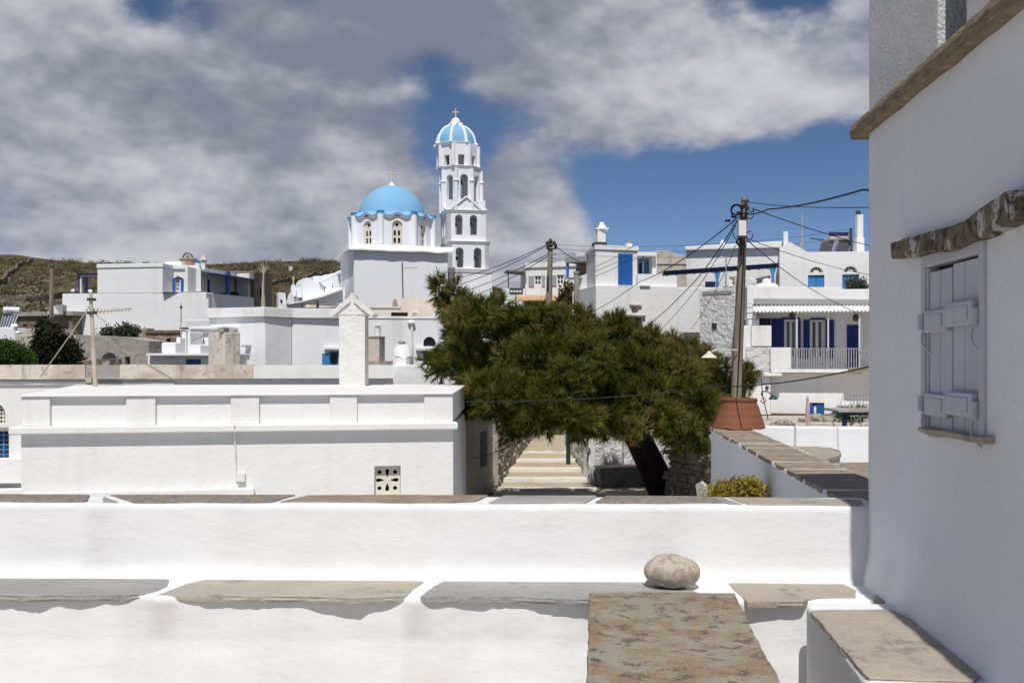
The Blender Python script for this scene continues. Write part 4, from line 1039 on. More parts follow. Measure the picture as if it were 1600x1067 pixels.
# ------------------------------------------------------------------ far left: ruin, solar heater, white hut, pole
rr_ = thing('stone_ruin', 'low brown rubble farm building with small square openings at left', 'ruin', P(62, 530, 62))
rrf = fr(22, 62.5, 112, 61); hh = [rectp(*rrf.rect(a, 507, b, 511)) for a, b in ((35, 42), (52, 58))]
obj('wall', shell(rrf, [rrf.uz(22, 545), rrf.uz(112, 545), rrf.uz(112, 492), rrf.uz(60, 491), rrf.uz(22, 491)], hh, 5, .4).jit(.08, .8), BROWN, rr_)
part_box('roof_slab', rrf, 20, 488, 114, 492.5, -.2, 5.2, CONC, rr_)
part_box('front_terrace', rrf, 36, 513, 66, 540, -2.5, -.01, CONC_L, rr_, ref=-2.5)
wc = thing('white_buttress', 'white cone-shaped buttress with a dark roof beside the large white house', 'buttress', P(85, 495, 62))
wcf = fr(72, 60.0, 100, 60.2); obj('buttress', wcf.ppoly(MB(), [(74, 491), (91, 491), (84, 478), (81, 477), (77, 480)], -.2, 1.0), W_COOL, wc, bevel=.05)
obj('dark_roof', wcf.ppoly(MB(), [(84, 478), (91, 491), (98, 491), (98, 476)], .2, 1.2), GREYP, wc)
sy = 56
so = thing('solar_water_heater', 'solar water heater with white tank at the far left edge', 'solar heater', P(15, 515, sy))
tb = MB(); a, b = P(5, 484.5, sy), P(31, 485, sy + .3); tb.tube([a, a.lerp(b, .02), a.lerp(b, .98), b], [.14, .185, .185, .15], 16)
tk = obj('tank', tb, TANK, so); obj('tank_cap', MB().tube([b - Vector((.14, 0, 0)), b + Vector((.03, 0, 0))], [.192, .175], 16), TANK_Y, so)
txt = bpy.data.curves.new('lettering', 'FONT'); txt.body = 'Cap'; txt.size = .24; txt.extrude = .004; txt.materials.append(BLACK)
tmo = bpy.data.objects.new('tmp', txt); C.objects.link(tmo); bpy.context.view_layer.update()
tme = bpy.data.meshes.new_from_object(tmo.evaluated_get(bpy.context.evaluated_depsgraph_get())); bpy.data.objects.remove(tmo)
to = bpy.data.objects.new('lettering', tme); C.objects.link(to); to.parent = tk; to.rotation_euler = (R(84), 0, R(4)); to.location = P(10, 488.5, sy - .2) - wpos(tk)
cfm = fr(3, sy, 30, sy); pnl = MB()
q0 = [P(5, 493, sy + .1), P(28, 493, sy + .1), P(20, 512, sy - .5), P(0, 512, sy - .5)]
off = Vector((0, .06, .05))
obj('collector', pnl.prism(q0, off), SOLAR_B, so)
for i in range(6):
    t = i / 5; p, q = q0[0].lerp(q0[1], t), q0[3].lerp(q0[2], t); e = Vector((0, -.012, .0))
    obj('collector_bar', MB().tube([p + e, q + e], .022, 5), GALV, so)
for x_ in (28, 0):
    obj('stand_leg', MB().tube([P(x_, 493, sy + .15), P(x_, 514, sy + .15)], .03, 5), METAL, so)
hut = thing('white_hut', 'small rounded white hut below the solar water heater', 'hut', P(15, 540, 54))
htf = fr(-30, 54, 26, 54.2)
obj('wall', htf.ppoly(MB(), [(-30, 570), (25, 570), (25, 523), (18, 512), (8, 511), (-10, 512), (-30, 513)], 0, 2).jit(.05, .9), W_COOL, hut, bevel=.05)
obj('round_pot', MB().ball(htf.at(23, 510, .4), .21, .2, .16, 10, 7), W_COOL, hut)
obj('foot_stone', MB().ball(htf.at(28, 520, -.1), .15, .15, .12, 9, 6), W_COOL, hut)
ww = thing('pale_rendered_wall', 'pale streaked rendered wall between the green shrub and the conifer', 'wall', P(38, 560, 47))
wwf = fr(22, 47, 62, 46.6); obj('wall', wwf.ppoly(MB(), [(23, 585), (60, 585), (58, 523), (40, 523), (23, 522)], 0, .5).jit(.03, 1.2), CONC_L, ww)
up1 = thing('far_wooden_pole', 'thin wooden utility pole on the hillside at left', 'utility pole', P(79, 505, 58), 'utility poles')
obj('pole', MB().tube([P(79, 512, 58), P(81, 416, 58)], [.13, .09], 8), WOODP, up1)
obj('steel_prop', MB().tube([P(83, 512, 58.2), P(82, 430, 58.1)], .05, 6), GALV, up1)
obj('insulator', MB().ball(P(81, 416, 58), .14, .12, .14, 8, 6), METAL, up1)

# ------------------------------------------------------------------ large white house at left
bf = fr(97, 62, 322, 60.6)
lhW = thing('large_white_house', 'large white two-storey house with covered veranda at left of the church', 'house', bf.pt(4, 4, -1.5))
zr = Z(458, 61.3)
obj('lower_block', bf.box(MB(), 0, bf.L, .0, 7, -2.2, zr).jit(.03, .5), W_COOL, lhW, bevel=.03)
bf2 = Fr(*(bf.pt(bf.uz(152, 450)[0], 0, 0).xy), *(bf.pt(bf.uz(254, 450)[0], 0, 0).xy))
obj('upper_block', bf2.box(MB(), 0, bf2.L, 0.0, 6, zr - .01, Z(419, 61.5)).jit(.03, .5), W_COOL, lhW, bevel=.03)
obj('upper_parapet', bf2.box(MB(), -.03, bf2.L + .06, -.06, 6.1, Z(419, 61.5), Z(412.5, 61.5)), W_COOL, lhW, bevel=.04)
# set-back wing with the window
wf_ = fr(253, 62.2, 306, 62.6); wr = wf_.rect(274.5, 435.5, 281, 455)
obj('wing_wall', shell(wf_, rectp(0.02, wf_.L, zr - .02, Z(421, 62.4)), [rectp(*wr)], 4, .25), W_COOL, lhW)
obj('wing_cornice', wf_.box(MB(), 0.02, wf_.L + .1, -.12, 4, Z(421, 62.4), Z(414.5, 62.4)), W_COOL, lhW, bevel=.04)
window(lhW, wf_, (wr[0] + .005, wr[1] - .005, wr[2], wr[3] - .005), .1, WHITEP, 2, 3, .035)
planks(lhW, wf_, wf_.rect(270, 436, 274, 456), -.07, BLUE, 2); planks(lhW, wf_, wf_.rect(282.5, 436, 287, 456), -.07, BLUE, 2)
obj('window_arch', wf_.ppoly(MB(), [(271, 435.8), (287, 435.8), (284, 433.6), (279, 432.8), (274, 433.6)], -.05, -.002, 0), BLUE_D, lhW)
for a in (265, 294):
    lt = obj('wall_lantern', MB().ball(wf_.at(a - 1, 430.5, -.2), .1, .1, .12, 8, 6), METAL, lhW)
    obj('bracket', MB().tube([wf_.at(a - 1, 432, -.2), wf_.at(a + 3, 441, -.03)], .03, 5), METAL, lt)
part_box('lantern_niche', wf_, 276, 430.5, 279.5, 433, -.06, -.002, CLAY, lhW)
part_box('wing_floor_band', wf_, 253, 455.6, 322, 457.4, -1.6, -.3, GREYP, lhW, ref=-1.6)
# corner pier and chimney
part_box('corner_pier', wf_, 301, 420, 314, 456, -.6, .6, W_COOL, lhW, .02, ref=-.6)
wch = obj('tall_chimney', wf_.pbox(MB(), 313.5, 405.5, 320.5, 455, .2, .9, ref=.2), W_COOL, lhW, bevel=.02)
obj('gabled_top', wf_.ppoly(MB(), [(312, 406.5), (322.5, 406.5), (321.5, 404.5), (319.5, 399.6), (315.5, 399.6), (313, 404)], .1, 1.0, .1), W_MID, wch)
md = obj('miniature_chapel', wf_.pbox(MB(), 304.5, 411, 312, 420, -.5, .1, ref=-.5), W_COOL, lhW, bevel=.01)
obj('blue_dome', MB().lathe(wf_.at(308.3, 411.4, -.2), [(.19, 0), (.185, .06), (.14, .16), (.07, .21), (0, .225)], 16), BLUE, md)
obj('cross', MB().box(wf_.at(308.3, 406, -.2).x - .012, wf_.at(308.3, 406, -.2).x + .012, 62.1, 62.13, Z(406.5, 62.2), Z(404, 62.2)), BLUE, md)
# round brick drum with an iron wheel on the roof
dcn = bf.at(294, 412, 5.0); 
dru = thing('brick_drum', 'round tan brick drum with iron hoop on the large white house roof', 'roof drum', Vector((dcn.x, dcn.y, Z(416, dcn.y))))
dl = MB().lathe(Vector((dcn.x, dcn.y, Z(416, dcn.y))), [(.5, 0), (.5, .42), (.58, .42), (.58, .5), (.0, .53)], 20); obj('drum', dl, CLAY, dru, autos=40)
ring = []
for i in range(13):
    an = math.pi * i / 12; ring.append(Vector((dcn.x + .32 * math.cos(an), dcn.y - .1, Z(404.3, dcn.y) + .38 * math.sin(an))))
hoop = obj('iron_hoop', MB().tube(ring, .045, 6), METAL, dru)
for an in (45, 75, 105, 135):
    obj('spoke', MB().tube([Vector((dcn.x, dcn.y - .1, Z(404.3, dcn.y))), Vector((dcn.x + .32 * math.cos(R(an)), dcn.y - .1, Z(404.3, dcn.y) + .38 * math.sin(R(an))))], .02, 5), METAL, hoop)
part_box('roof_parapet_back', bf, 257, 409, 284, 420, 4.0, 4.6, W_COOL, lhW, ref=4.0)
# white-blue pergola at the left end
pg = thing('blue_pergola', 'blue and white post pergola on the left terrace of the large white house', 'pergola', P(135, 458, 62.5))
pf = fr(122, 62, 153, 61.8)
obj('post', pf.pbox(MB(), 122.5, 429, 124.5, 457.5, 0, .12), BLUE_D, pg); obj('post', pf.pbox(MB(), 124.8, 431, 127, 457.5, 0, .12), WHITEP, pg)
obj('post', pf.pbox(MB(), 133, 432, 135, 457.5, 1.8, 1.95, ref=1.8), BLUE_D, pg)
obj('roof_slab', pf.pbox(MB(), 119, 427.3, 152.5, 429.2, -.15, 2.3, ref=-.15), BLUE_D, pg); obj('beam', pf.pbox(MB(), 122, 429.4, 152.5, 431.4, 0, .1), WHITEP, pg)
for px_, py_s, lb in ((141, 455, 'pale stone lying on the terrace wall under the blue pergola'), (114, 454.5, 'pale stone lying on the terrace wall left of the blue pergola')):
    tr_ = thing('terrace_stone', lb, 'stone', P(px_, 458, 62.0)); obj('stone', MB().ball(P(px_, py_s, 62.0), .15, .12, .11, 8, 5).jit(.03, 5), W_COOL, tr_)
# veranda wing receding to the right
vf = Fr(*(P(322, 450, 60.8).xy), *(P(397, 450, 66).xy))
obj('veranda_wall', vf.box(MB(), 0, vf.L, 0, .25, -2.0, vf.uz(340, 459)[1]), W_COOL, lhW)
vz0 = vf.uz(340, 459)[1]
obj('veranda_floor', vf.box(MB(), 0, vf.L, .251, 1.6, vz0 - .9, vz0 - .7), CONC, lhW)
vb = Fr(*(vf.pt(0, 1.3, 0).xy), *(vf.pt(vf.L, 1.3, 0).xy))
vh = [rectp(vb.L * a, vb.L * (a + .075), vz0 - .6, vz0 + 1.0) for a in (.18, .38)]
obj('veranda_back_wall', panel(vb, rectp(0, vb.L, vz0 - .7, vz0 + 1.6), vh, 0, .2), W_MID, lhW)
for h in vh: planks(lhW, vb, (h[0][0] + .01, h[1][0] - .01, h[0][1], h[2][1] - .01), .1, BLUE_D, 2, name='door')
obj('veranda_end_wall', vf.box(MB(), vf.L - .25, vf.L, .251, 1.5, vz0 - .7, vz0 + 1.6), W_COOL, lhW)
za, zb2 = vf.uz(322, 430)[1], vf.uz(394, 440)[1]
rs_ = MB(); rs_.hexa([vf.pt(-.1, -.3, za + .02), vf.pt(vf.L, -.3, zb2), vf.pt(vf.L, 1.6, zb2 + .35), vf.pt(1.5, 1.6, za + .30)], [vf.pt(-.1, -.3, za + .14), vf.pt(vf.L, -.3, zb2 + .12), vf.pt(vf.L, 1.6, zb2 + .47), vf.pt(1.5, 1.6, za + .42)])
obj('veranda_roof', rs_, NAVY, lhW)
up_ = vf.uz(359, 450)[0]; obj('veranda_post', vf.box(MB(), up_ - .12, up_ + .14, .05, .25, vz0, vz0 + 1.5), BLUE, lhW)
for a, b, c in ((.62, .2, 1.2), (.8, .35, 1.0)):
    obj('stove', vb.box(MB(), vb.L * a, vb.L * (a + .08), -.5, -.02, vz0 - .6, vz0 + b), METAL, lhW)
bk2 = Fr(*(P(319, 430, 64.0).xy), *(P(396, 430, 70.0).xy))
obj('rear_block', bk2.ppoly(MB(), [(319, 460), (396, 460), (396, 424), (349, 423.8), (322, 418.5), (319, 418)], .3, 4), W_COOL, lhW)
sfm = Fr(*(P(397, 450, 66).xy), *(P(424, 450, 69.5).xy)); sw = sfm.rect(406, 449, 411, 466)
obj('stone_end_wall', shell(sfm, [sfm.uz(397, 500), sfm.uz(425, 500), sfm.uz(425, 430), sfm.uz(397, 425)], [rectp(*sw)], 3, .3), BROWN, lhW)
obj('blue_door', sfm.box(MB(), sw[0], sw[1], .15, .2, sw[2], sw[3]), BLUE_D, lhW)
obj('rain_pipe', MB().tube([P(324.5, 466, 60.3), P(324.5, 512, 60.3)], .09, 8), W_COOL, lhW)
bt = thing('bare_tree', 'thin bare pale trunk in front of the brown stone wall', 'tree', P(413, 490, 58))
obj('trunk', MB().tube([P(413, 490, 58), P(411, 450, 58), P(412, 422, 58), P(411, 408, 58)], [.1, .08, .05, .02], 7), PALE_M, bt)
obj('branch', MB().tube([P(409, 489, 58), P(410, 462, 58), P(411, 450, 58)], [.06, .05, .04], 6), PALE_M, bt)
for a, b in ((404, 418), (420, 415), (407, 410), (417, 407)): obj('branch', MB().tube([P(412, 428, 58), P(a, b, 58)], [.03, .012], 5), PALE_M, bt)
# ------------------------------------------------------------------ church
CA = R(17.5); cY = 72.5
co = Vector((X(553, cY), cY)); cu_ = Vector((math.cos(CA), math.sin(CA)))
cfr = Fr(co.x, co.y, co.x + cu_.x * 8, co.y + cu_.y * 8)
chh = thing('church', 'white church with a large sky blue dome and scalloped eave', 'church', cfr.pt(3.5, 3.5, -.5))
CL = cfr.uz(700, 400)[0]; CD = 7.2
zt = cfr.uz(600, 391)[1]
obj('nave_block', cfr.box(MB(), 0, CL, 0, CD, -1.5, zt).jit(.02, .5), W_CHURCH, chh, bevel=.05)
# eave of the block, gently uneven
ev = MB(); vs, fs = [], []
path = []
for i in range(15): path.append((0 - .0, CD * (1 - i / 14), -1))
for i in range(1, 41): path.append((CL * i / 40 * 1.03, 0, 0))
for k, (u, d, s) in enumerate(path):
    o_ = .42 + .05 * noise.noise(Vector((u * 1.3, d * 1.3, 0))); zz_ = .07 * noise.noise(Vector((u * .9, d * .9, 5)))
    uo, do = (u - o_, d) if s < 0 else (u, d - o_)
    if s < 0 and d < .4: do -= o_ * (1 - d / .4)
    vs += [cfr.pt(uo, do, zt - .10 + zz_), cfr.pt(uo, do, zt + .0 + zz_), cfr.pt(u + .35, d + .35, zt + .42), cfr.pt(u + .1, d + .1, zt - .04)]
for k in range(len(path) - 1):
    for q in range(4): fs.append((4*k + q, 4*k + (q+1) % 4, 4*k + 4 + (q+1) % 4, 4*k + 4 + q))
fs += [(0, 1, 2, 3), tuple(range(4*len(path) - 4, 4*len(path)))]
obj('eave', ev.add(vs, fs), W_CHURCH, chh, autos=50)
# eight-sided drum
dY = cfr.pt(0, 0, 0).y + 4.6; dc = Vector((X(612, dY), dY)); DR = 65.5 / F * dY
dz0, dz1 = zt + .05, Z(346, dY)
dang = [R(a) for a in (-52.7, -7.7, 37.3, 82.3, 127.3, 172.3, 217.3, 262.3)]
dv = [(dc.x + DR * math.sin(a), dc.y - DR * math.cos(a)) for a in dang]
obj('roof_of_block', cfr.box(MB(), .3, CL - .3, .3, CD - .3, zt - .3, zt + .18), W_CHURCH, chh)
drum = bpy.data.objects.new('drum', None); C.objects.link(drum); drum.parent = chh; drum.location = Vector((dc.x, dc.y, dz0)) - wpos(chh)
for i in range(8):
    f_ = Fr(*dv[i], *dv[(i + 1) % 8]); w_ = f_.L
    hw = .37; a = arch(w_/2 - hw, w_/2 + hw, dz0 + .42, dz1 - .32, 10)
    obj('drum_wall', panel(f_, rectp(0, w_, dz0 - .1, dz1), [a], 0, .3), W_CHURCH, drum)
    hl = []
    zz0, zz1 = dz0 + .43, dz1 - .33; HH = zz1 - zz0
    for cx in (-.16, .16):
        for z_ in (zz0 + .10 * HH, zz0 + .40 * HH): hl.append(arch(w_/2 + cx - .085, w_/2 + cx + .085, z_, z_ + .22 * HH, 5))
    hl.append(circ(w_/2, zz1 - .17 * HH, .12, 12))
    obj('pierced_window', panel(f_, arch(w_/2 - hw + .01, w_/2 + hw - .01, zz0, zz1, 10), hl, .16, .22), CREAMP, drum)
    obj('window_back', f_.box(MB(), w_/2 - hw - .05, w_/2 + hw + .05, .32, .35, zz0 - .05, zz1 + .05), DARK, drum)  # added near-black sheet, painting the drum's inside dark behind the holes
    p = Vector((dc.x + DR * 1.0 * math.sin(dang[i]), dc.y - DR * 1.0 * math.cos(dang[i]), 0))
    obj('column', MB().lathe((p.x, p.y, dz0 - .1), [(.27, 0), (.24, .1), (.24, dz1 - dz0 + .3)], 14), W_CHURCH, drum)
    obj('column_cap', MB().lathe((p.x, p.y, dz1 + .2), [(.28, 0), (.28, .16), (.0, .17)], 14), BLUE_L, drum)
# scalloped eave: white underside rim and blue top
def scallop(z_off, r0, r1, th, m, name):
    vs, fs = [], []; n = 160
    for i in range(n):
        a = 2 * math.pi * i / n; rel = ((a - dang[0]) % (math.pi / 4)) / (math.pi / 4)
        wv = .12 * math.cos(rel * 4 * math.pi)
        k = DR * math.cos(math.pi / 8) / math.cos(((a - dang[0]) % (math.pi / 4)) - math.pi / 8)
        for r_, z in ((r0, 0), (r1, 0), (r1, th), (r0, th)):
            rr = k * r_ if r_ > .9 else DR * r_
            vs.append((dc.x + rr * math.sin(a), dc.y - rr * math.cos(a), dz1 + z_off + (wv if r_ > .9 else wv * .4 + .25) + z))
    for i in range(n):
        j = (i + 1) % n
        for q in range(4): fs.append((4*i + q, 4*i + (q+1) % 4, 4*j + (q+1) % 4, 4*j + q))
    return obj(name, MB().add(vs, fs), m, drum, autos=50)
scallop(-.02, .8, 1.055, .10, W_CHURCH, 'eave_rim'); scallop(.081, .8, 1.07, .10, DOME, 'eave_top')
R_ = 52.5 / F * dY; hD = Z(291, dY) - dz1 - .1
prof = [(R_ * 1.0, -.15)] + [(R_ * math.cos(t), hD * math.sin(t)) for t in [R(90) * i / 18 for i in range(18)]] + [(0.0, hD)]
obj('dome', MB().lathe((dc.x, dc.y, dz1 + .1), prof, 56), DOME, chh)
def cross(parent, c, h, w_, th, m, base=True, balls=True):
    o = obj('cross', MB().box(c.x - th, c.x + th, c.y - th, c.y + th, c.z, c.z + h), m, parent)
    zc_ = c.z + h * .68
    for s in (-1, 1): obj('cross_arm', MB().box(min(c.x + s*th, c.x + s*w_), max(c.x + s*th, c.x + s*w_), c.y - th, c.y + th, zc_ - th, zc_ + th), m, o)
    if balls:
        for p in ((c.x - w_, zc_), (c.x + w_, zc_), (c.x, c.z + h)): obj('cross_tip', MB().ball((p[0], c.y, p[1]), th * 1.7, th * 1.7, th * 1.7, 8, 6), m, o)
    return o
dt = dz1 + .1 + hD
obj('cross_base', MB().lathe((dc.x, dc.y, dt - .05), [(.28, 0), (.24, .1), (.14, .3), (.12, .34)], 12), W_CHURCH, chh)
cross(chh, Vector((dc.x, dc.y, dt + .25)), 1.0, .24, .045, GOLDC)
# buttress strip between block and tower
# bell tower
tY = 76.0; ta = R(12)
bt_ = thing('bell_tower', 'tall white bell tower with arched openings and ribbed blue cupola', 'bell tower', Vector((X(722, tY + 1.8), tY + 1.8, -.5)))
tcx, tcy = X(723, tY + 1.8), tY + 1.8
def ring_pts(n, r, a0, cx=None): return [((cx or tcx) + r * math.sin(a0 + 2*math.pi*i/n), tcy - r * math.cos(a0 + 2*math.pi*i/n)) for i in range(n)]
def tz(py): return Z(py, tcy - 1.5)
SQ = 2 ** .5
def stage(name, n, r, a0, z0, z1, holes, th=.35, cx=None, m=W_CHURCH, parent=None):
    pts = ring_pts(n, r, a0, cx); o = bpy.data.objects.new(name, None); C.objects.link(o); o.parent = bt_; o.location = Vector((cx or tcx, tcy, z0)) - wpos(bt_)
    for i in range(n):
        f_ = Fr(*pts[i], *pts[(i + 1) % n]); obj('stage_wall', panel(f_, rectp(0, f_.L, z0, z1), holes(f_.L, i), 0, th), m, o)
    return o
def band(name, n, r, a0, z0, z1, flare=.0, m=W_CHURCH, cx=None):
    a = ring_pts(n, r, a0, cx); b = ring_pts(n, r + flare, a0, cx)
    return obj(name, MB().add([(x, y, z0) for x, y in a] + [(x, y, z1) for x, y in b], [tuple(range(n)), tuple(range(n, 2*n))] + [(i, (i+1) % n, n + (i+1) % n, n + i) for i in range(n)]), m, bt_, bevel=.03)
k = tcy / F
sq0 = -math.pi / 4 + ta
cx0 = X(727, tcy); cx1 = X(723.5, tcy); cx2 = X(720.5, tcy); cx3 = X(716, tcy)
band('base', 4, 35.5 * k * SQ * .99, sq0, -1.5, tz(427), -1.8 * k * SQ, cx=X(730, tcy))
band('base_cornice', 4, 34.5 * k * SQ, sq0, tz(427), tz(420), .14, cx=X(729, tcy))
def pair(z0, z1, w_, gap):
    return lambda L, i: [arch(L/2 - gap/2 - w_, L/2 - gap/2, z0, z1, 9), arch(L/2 + gap/2, L/2 + gap/2 + w_, z0, z1, 9)]
def bells(parent, cx, z, w_, n=2):
    for s in (-1, 1):
        c = Vector((cx + s * w_, tcy - .9, z)); pr = [(.02, .35), (.1, .33), (.15, .2), (.2, .05), (.26, 0), (.0, .02)]
        obj('bell', MB().lathe(c, pr[::-1][1:] if False else [(.26, 0), (.2, .05), (.15, .2), (.1, .33), (.0, .36)], 14), METAL, parent)
        obj('tie_beam', MB().box(c.x - .42, c.x + .42, c.y - .05, c.y + .05, z + .42, z + .5), TAN_ST, parent)
s1 = stage('lower_belfry', 4, 32.0 * k * SQ, sq0, tz(420), tz(382), pair(tz(418.5), tz(387), .62, .78), cx=cx0); bells(s1, cx0, tz(405), .72)
band('belfry_cornice', 4, 32.5 * k * SQ, sq0, tz(382), tz(377), .18, cx=cx0)
s2 = stage('middle_belfry', 4, 30.5 * k * SQ, sq0, tz(377), tz(333), pair(tz(367), tz(335.5), .58, .56), cx=cx1); bells(s2, cx1, tz(352), .6)
band('belfry_cornice', 4, 31.0 * k * SQ, sq0, tz(333), tz(328), .18, cx=cx1)
# pediments and corner merlons
pts = ring_pts(4, 30.9 * k * SQ, sq0, cx1)
for i in range(4):
    f_ = Fr(*pts[i], *pts[(i + 1) % 4]); L = f_.L
    obj('pediment', f_.poly(MB(), [(L*.14, tz(328)), (L*.86, tz(328)), (L*.5, tz(309))], 0.02, .5), W_CHURCH, bt_)
    for s in (1, -1):
        q = [(L*.5 - s*L*.37, tz(328)), (L*.5, tz(308.6)), (L*.5, tz(305.5)), (L*.5 - s*L*.40, tz(325.5))]
        obj('pediment_moulding', f_.poly(MB(), q, -.10, .45), W_CHURCH, bt_)
    p = f_.pt(.25, .25, 0); obj('merlon', MB().box(p.x - .25, p.x + .25, p.y - .25, p.y + .25, tz(328), tz(313)), W_CHURCH, bt_, bevel=.03)
o8 = R(22.5) + ta - math.pi/4 * 2
rO = 32.3 * k
s3 = stage('octagon_belfry', 8, rO, o8, tz(329), tz(264), lambda L, i: [arch(L*.5 - .30, L*.5 + .30, tz(313), tz(272), 9)], .3, cx=cx2)
for i, (x, y) in enumerate(ring_pts(8, rO + .02, o8, cx2)):
    obj('corner_pier', MB().lathe((x, y, tz(329)), [(.16, 0), (.16, tz(283) - tz(329)), (.22, tz(283) - tz(329)), (.22, tz(281) - tz(329)), (.13, tz(280) - tz(329)), (.13, tz(264) - tz(329))], 10), W_CHURCH, s3)
obj('bell', MB().lathe((cx2, tcy - 1.1, tz(287)), [(.26, 0), (.2, .05), (.15, .2), (.1, .33), (.0, .36)], 14), METAL, s3)
band('octagon_cornice', 8, rO - .02, o8, tz(264), tz(258.5), .16, cx=cx2)
rU = 32.0 * k
s4 = stage('octagon_lantern', 8, rU, o8, tz(258.5), tz(225), lambda L, i: [rectp(L*.5 - .24, L*.5 + .24, tz(257.5), tz(241))], .3, cx=cx3)
for i, (x, y) in enumerate(ring_pts(8, rU + .01, o8, cx3)):
    obj('corner_pilaster', MB().lathe((x, y, tz(258.5)), [(.15, 0), (.15, tz(225) - tz(258.5))], 8), W_CHURCH, s4)
obj('core', MB().lathe((cx3, tcy, tz(258)), [(.5, 0), (.5, 1.6)], 10), W_CHURCH, s4)
cxd = X(712, tcy)
band('cupola_eave', 8, rU - .02, o8, tz(226), tz(221), .12, cx=cxd)
rD = 30.5 * k; hC = tz(189.5) - tz(222)
pr = [(rD * math.cos(t) ** .86, hC * math.sin(t)) for t in [R(90) * i / 14 for i in range(14)]] + [(0, hC)]
obj('cupola', MB().lathe((cxd, tcy, tz(222)), pr, 40), DOME, bt_)
for i in range(8):
    a = o8 + math.pi / 4 * i; q = []
    for j in range(13):
        t = R(90) * j / 12 * .97; r_ = rD * max(math.cos(t), .0) ** .86 + .02; q.append(Vector((cxd + r_ * math.sin(a), tcy - r_ * math.cos(a), tz(222) + hC * math.sin(t))))
    rb = obj('cupola_rib', MB().tube(q, [.13 - .05 * j / 12 for j in range(13)], 8), W_CHURCH, bt_)
    e = Vector((cxd + (rU + .08) * math.sin(a), tcy - (rU + .08) * math.cos(a), tz(221.5)))
    obj('rib_foot', MB().ball(e, .13, .13, .13, 8, 6), W_CHURCH, rb)
ln = bpy.data.objects.new('finial', None); C.objects.link(ln); ln.parent = bt_; ln.location = Vector((cxd, tcy, tz(192))) - wpos(bt_)
obj('finial_drum', MB().lathe((cxd, tcy, tz(193)), [(.42, 0), (.46, .08), (.42, .2), (.36, .3), (.38, .45), (.34, .58), (.2, .72), (.08, .80), (0, .82)], 18), W_CHURCH, ln)
for i in range(6):
    a = i * math.pi / 3 + .3; obj('finial_knob', MB().ball((cxd + .47 * math.sin(a), tcy - .47 * math.cos(a), tz(188)), .13, .13, .13, 8, 6), W_CHURCH, ln)
cross(bt_, Vector((cxd, tcy, tz(179.5))), tz(162.5) - tz(179.5), .27, .045, GOLDC, balls=False)

# ------------------------------------------------------------------ annex of the church with stepped vaults
an = thing('church_annex', 'cluster of low white stepped vaults left of the church', 'annex', P(480, 480, 76))
f1 = fr(434, 74, 540, 76)
obj('front_block', f1.ppoly(MB(), [(435, 500), (540, 500), (540, 471), (500, 470), (470, 474), (448, 476), (446, 458), (435, 457)], 0, .8), W_CHURCH, an, bevel=.04)
obj('vault', f1.ppoly(MB(), [(474, 480), (540, 480), (540, 450), (512, 450), (503, 444), (488, 438), (484, 434.5), (478, 434), (474, 440), (472, 456)], 1.0, 4), W_CHURCH, an, bevel=.06)
obj('rear_vault', f1.ppoly(MB(), [(486, 470), (540, 470), (540, 424), (525, 427), (518, 427), (516, 429), (508, 429), (506, 431), (490, 431.5), (489, 437)], 4.2, 7, 4.2), W_CHURCH, an, bevel=.05)
obj('sloping_eave', f1.ppoly(MB(), [(447, 475.5), (470, 470.5), (500, 462.5), (535, 450), (536, 453), (500, 466), (470, 473), (450, 476.5)], -.55, 1.0, -.1), W_CHURCH, an, bevel=.03)
obj('lower_roof', f1.ppoly(MB(), [(535, 452), (536, 476), (500, 480), (455, 478)], -.05, .5, 0), W_CHURCH, an)
obj('upper_eave', f1.ppoly(MB(), [(499, 440), (533, 422), (534, 425.5), (502, 443)], .7, 2.0, .7), W_CHURCH, an, bevel=.03)
sw_ = obj('shrine', f1.ppoly(MB(), [(455.5, 463), (463, 463), (462.5, 450), (461, 445), (458, 444), (456.5, 447)], .9, 1.5, .9), W_CHURCH, an, bevel=.04)
cross(sw_, f1.at(458.5, 444.5, 1.2), .62, .10, .035, GOLDC, balls=False)
obj('turret', f1.ppoly(MB(), [(464, 465), (472, 465), (472, 450), (470, 448.5), (466, 449), (464, 452)], .9, 2, .9), W_CHURCH, an, bevel=.05)
obj('round_buttress', f1.ppoly(MB(), [(450, 474), (460, 474), (459, 464), (456.5, 459), (454, 458), (452, 462)], -.5, .3, -.3), W_CHURCH, an, bevel=.05)
obj('opening', f1.ppoly(MB(), [(438, 472), (441, 475.5), (441.5, 469), (438, 467.5)], -.02, .0, -.02), METAL, an)
for a, b in ((507, 452), (519.5, 446)):
    obj('slit_window', f1.ppoly(MB(), [(a - .8, b + 3.5), (a + 1, b + 3.2), (a + .2, b - 3)], .97, .999, .97), METAL, an)
fl_ = thing('roof_floodlight', 'small dark floodlight on the flat roof before the church annex', 'floodlight', P(480, 485, 47))
obj('arm', MB().tube([P(485, 484, 47), P(473, 478, 47)], .03, 5), GALV, fl_); obj('head', MB().box(X(470.5, 47), X(474, 47), 46.9, 47.1, Z(479.5, 47), Z(475.5, 47)), METAL, fl_)
ft = thing('far_hill_box', 'small pale square box standing on the hill behind the church annex', 'hut', hit(454, 424) or P(454, 424, 300))
hp = wpos(ft); obj('wall', MB().box(hp.x - .5, hp.x + .5, hp.y, hp.y + 1, hp.z - 1, hp.z + 1.2), W_MID, ft); obj('roof', MB().box(hp.x - .6, hp.x + .6, hp.y - .1, hp.y + 1.1, hp.z + 1.2, hp.z + 1.35), W_MID, ft)
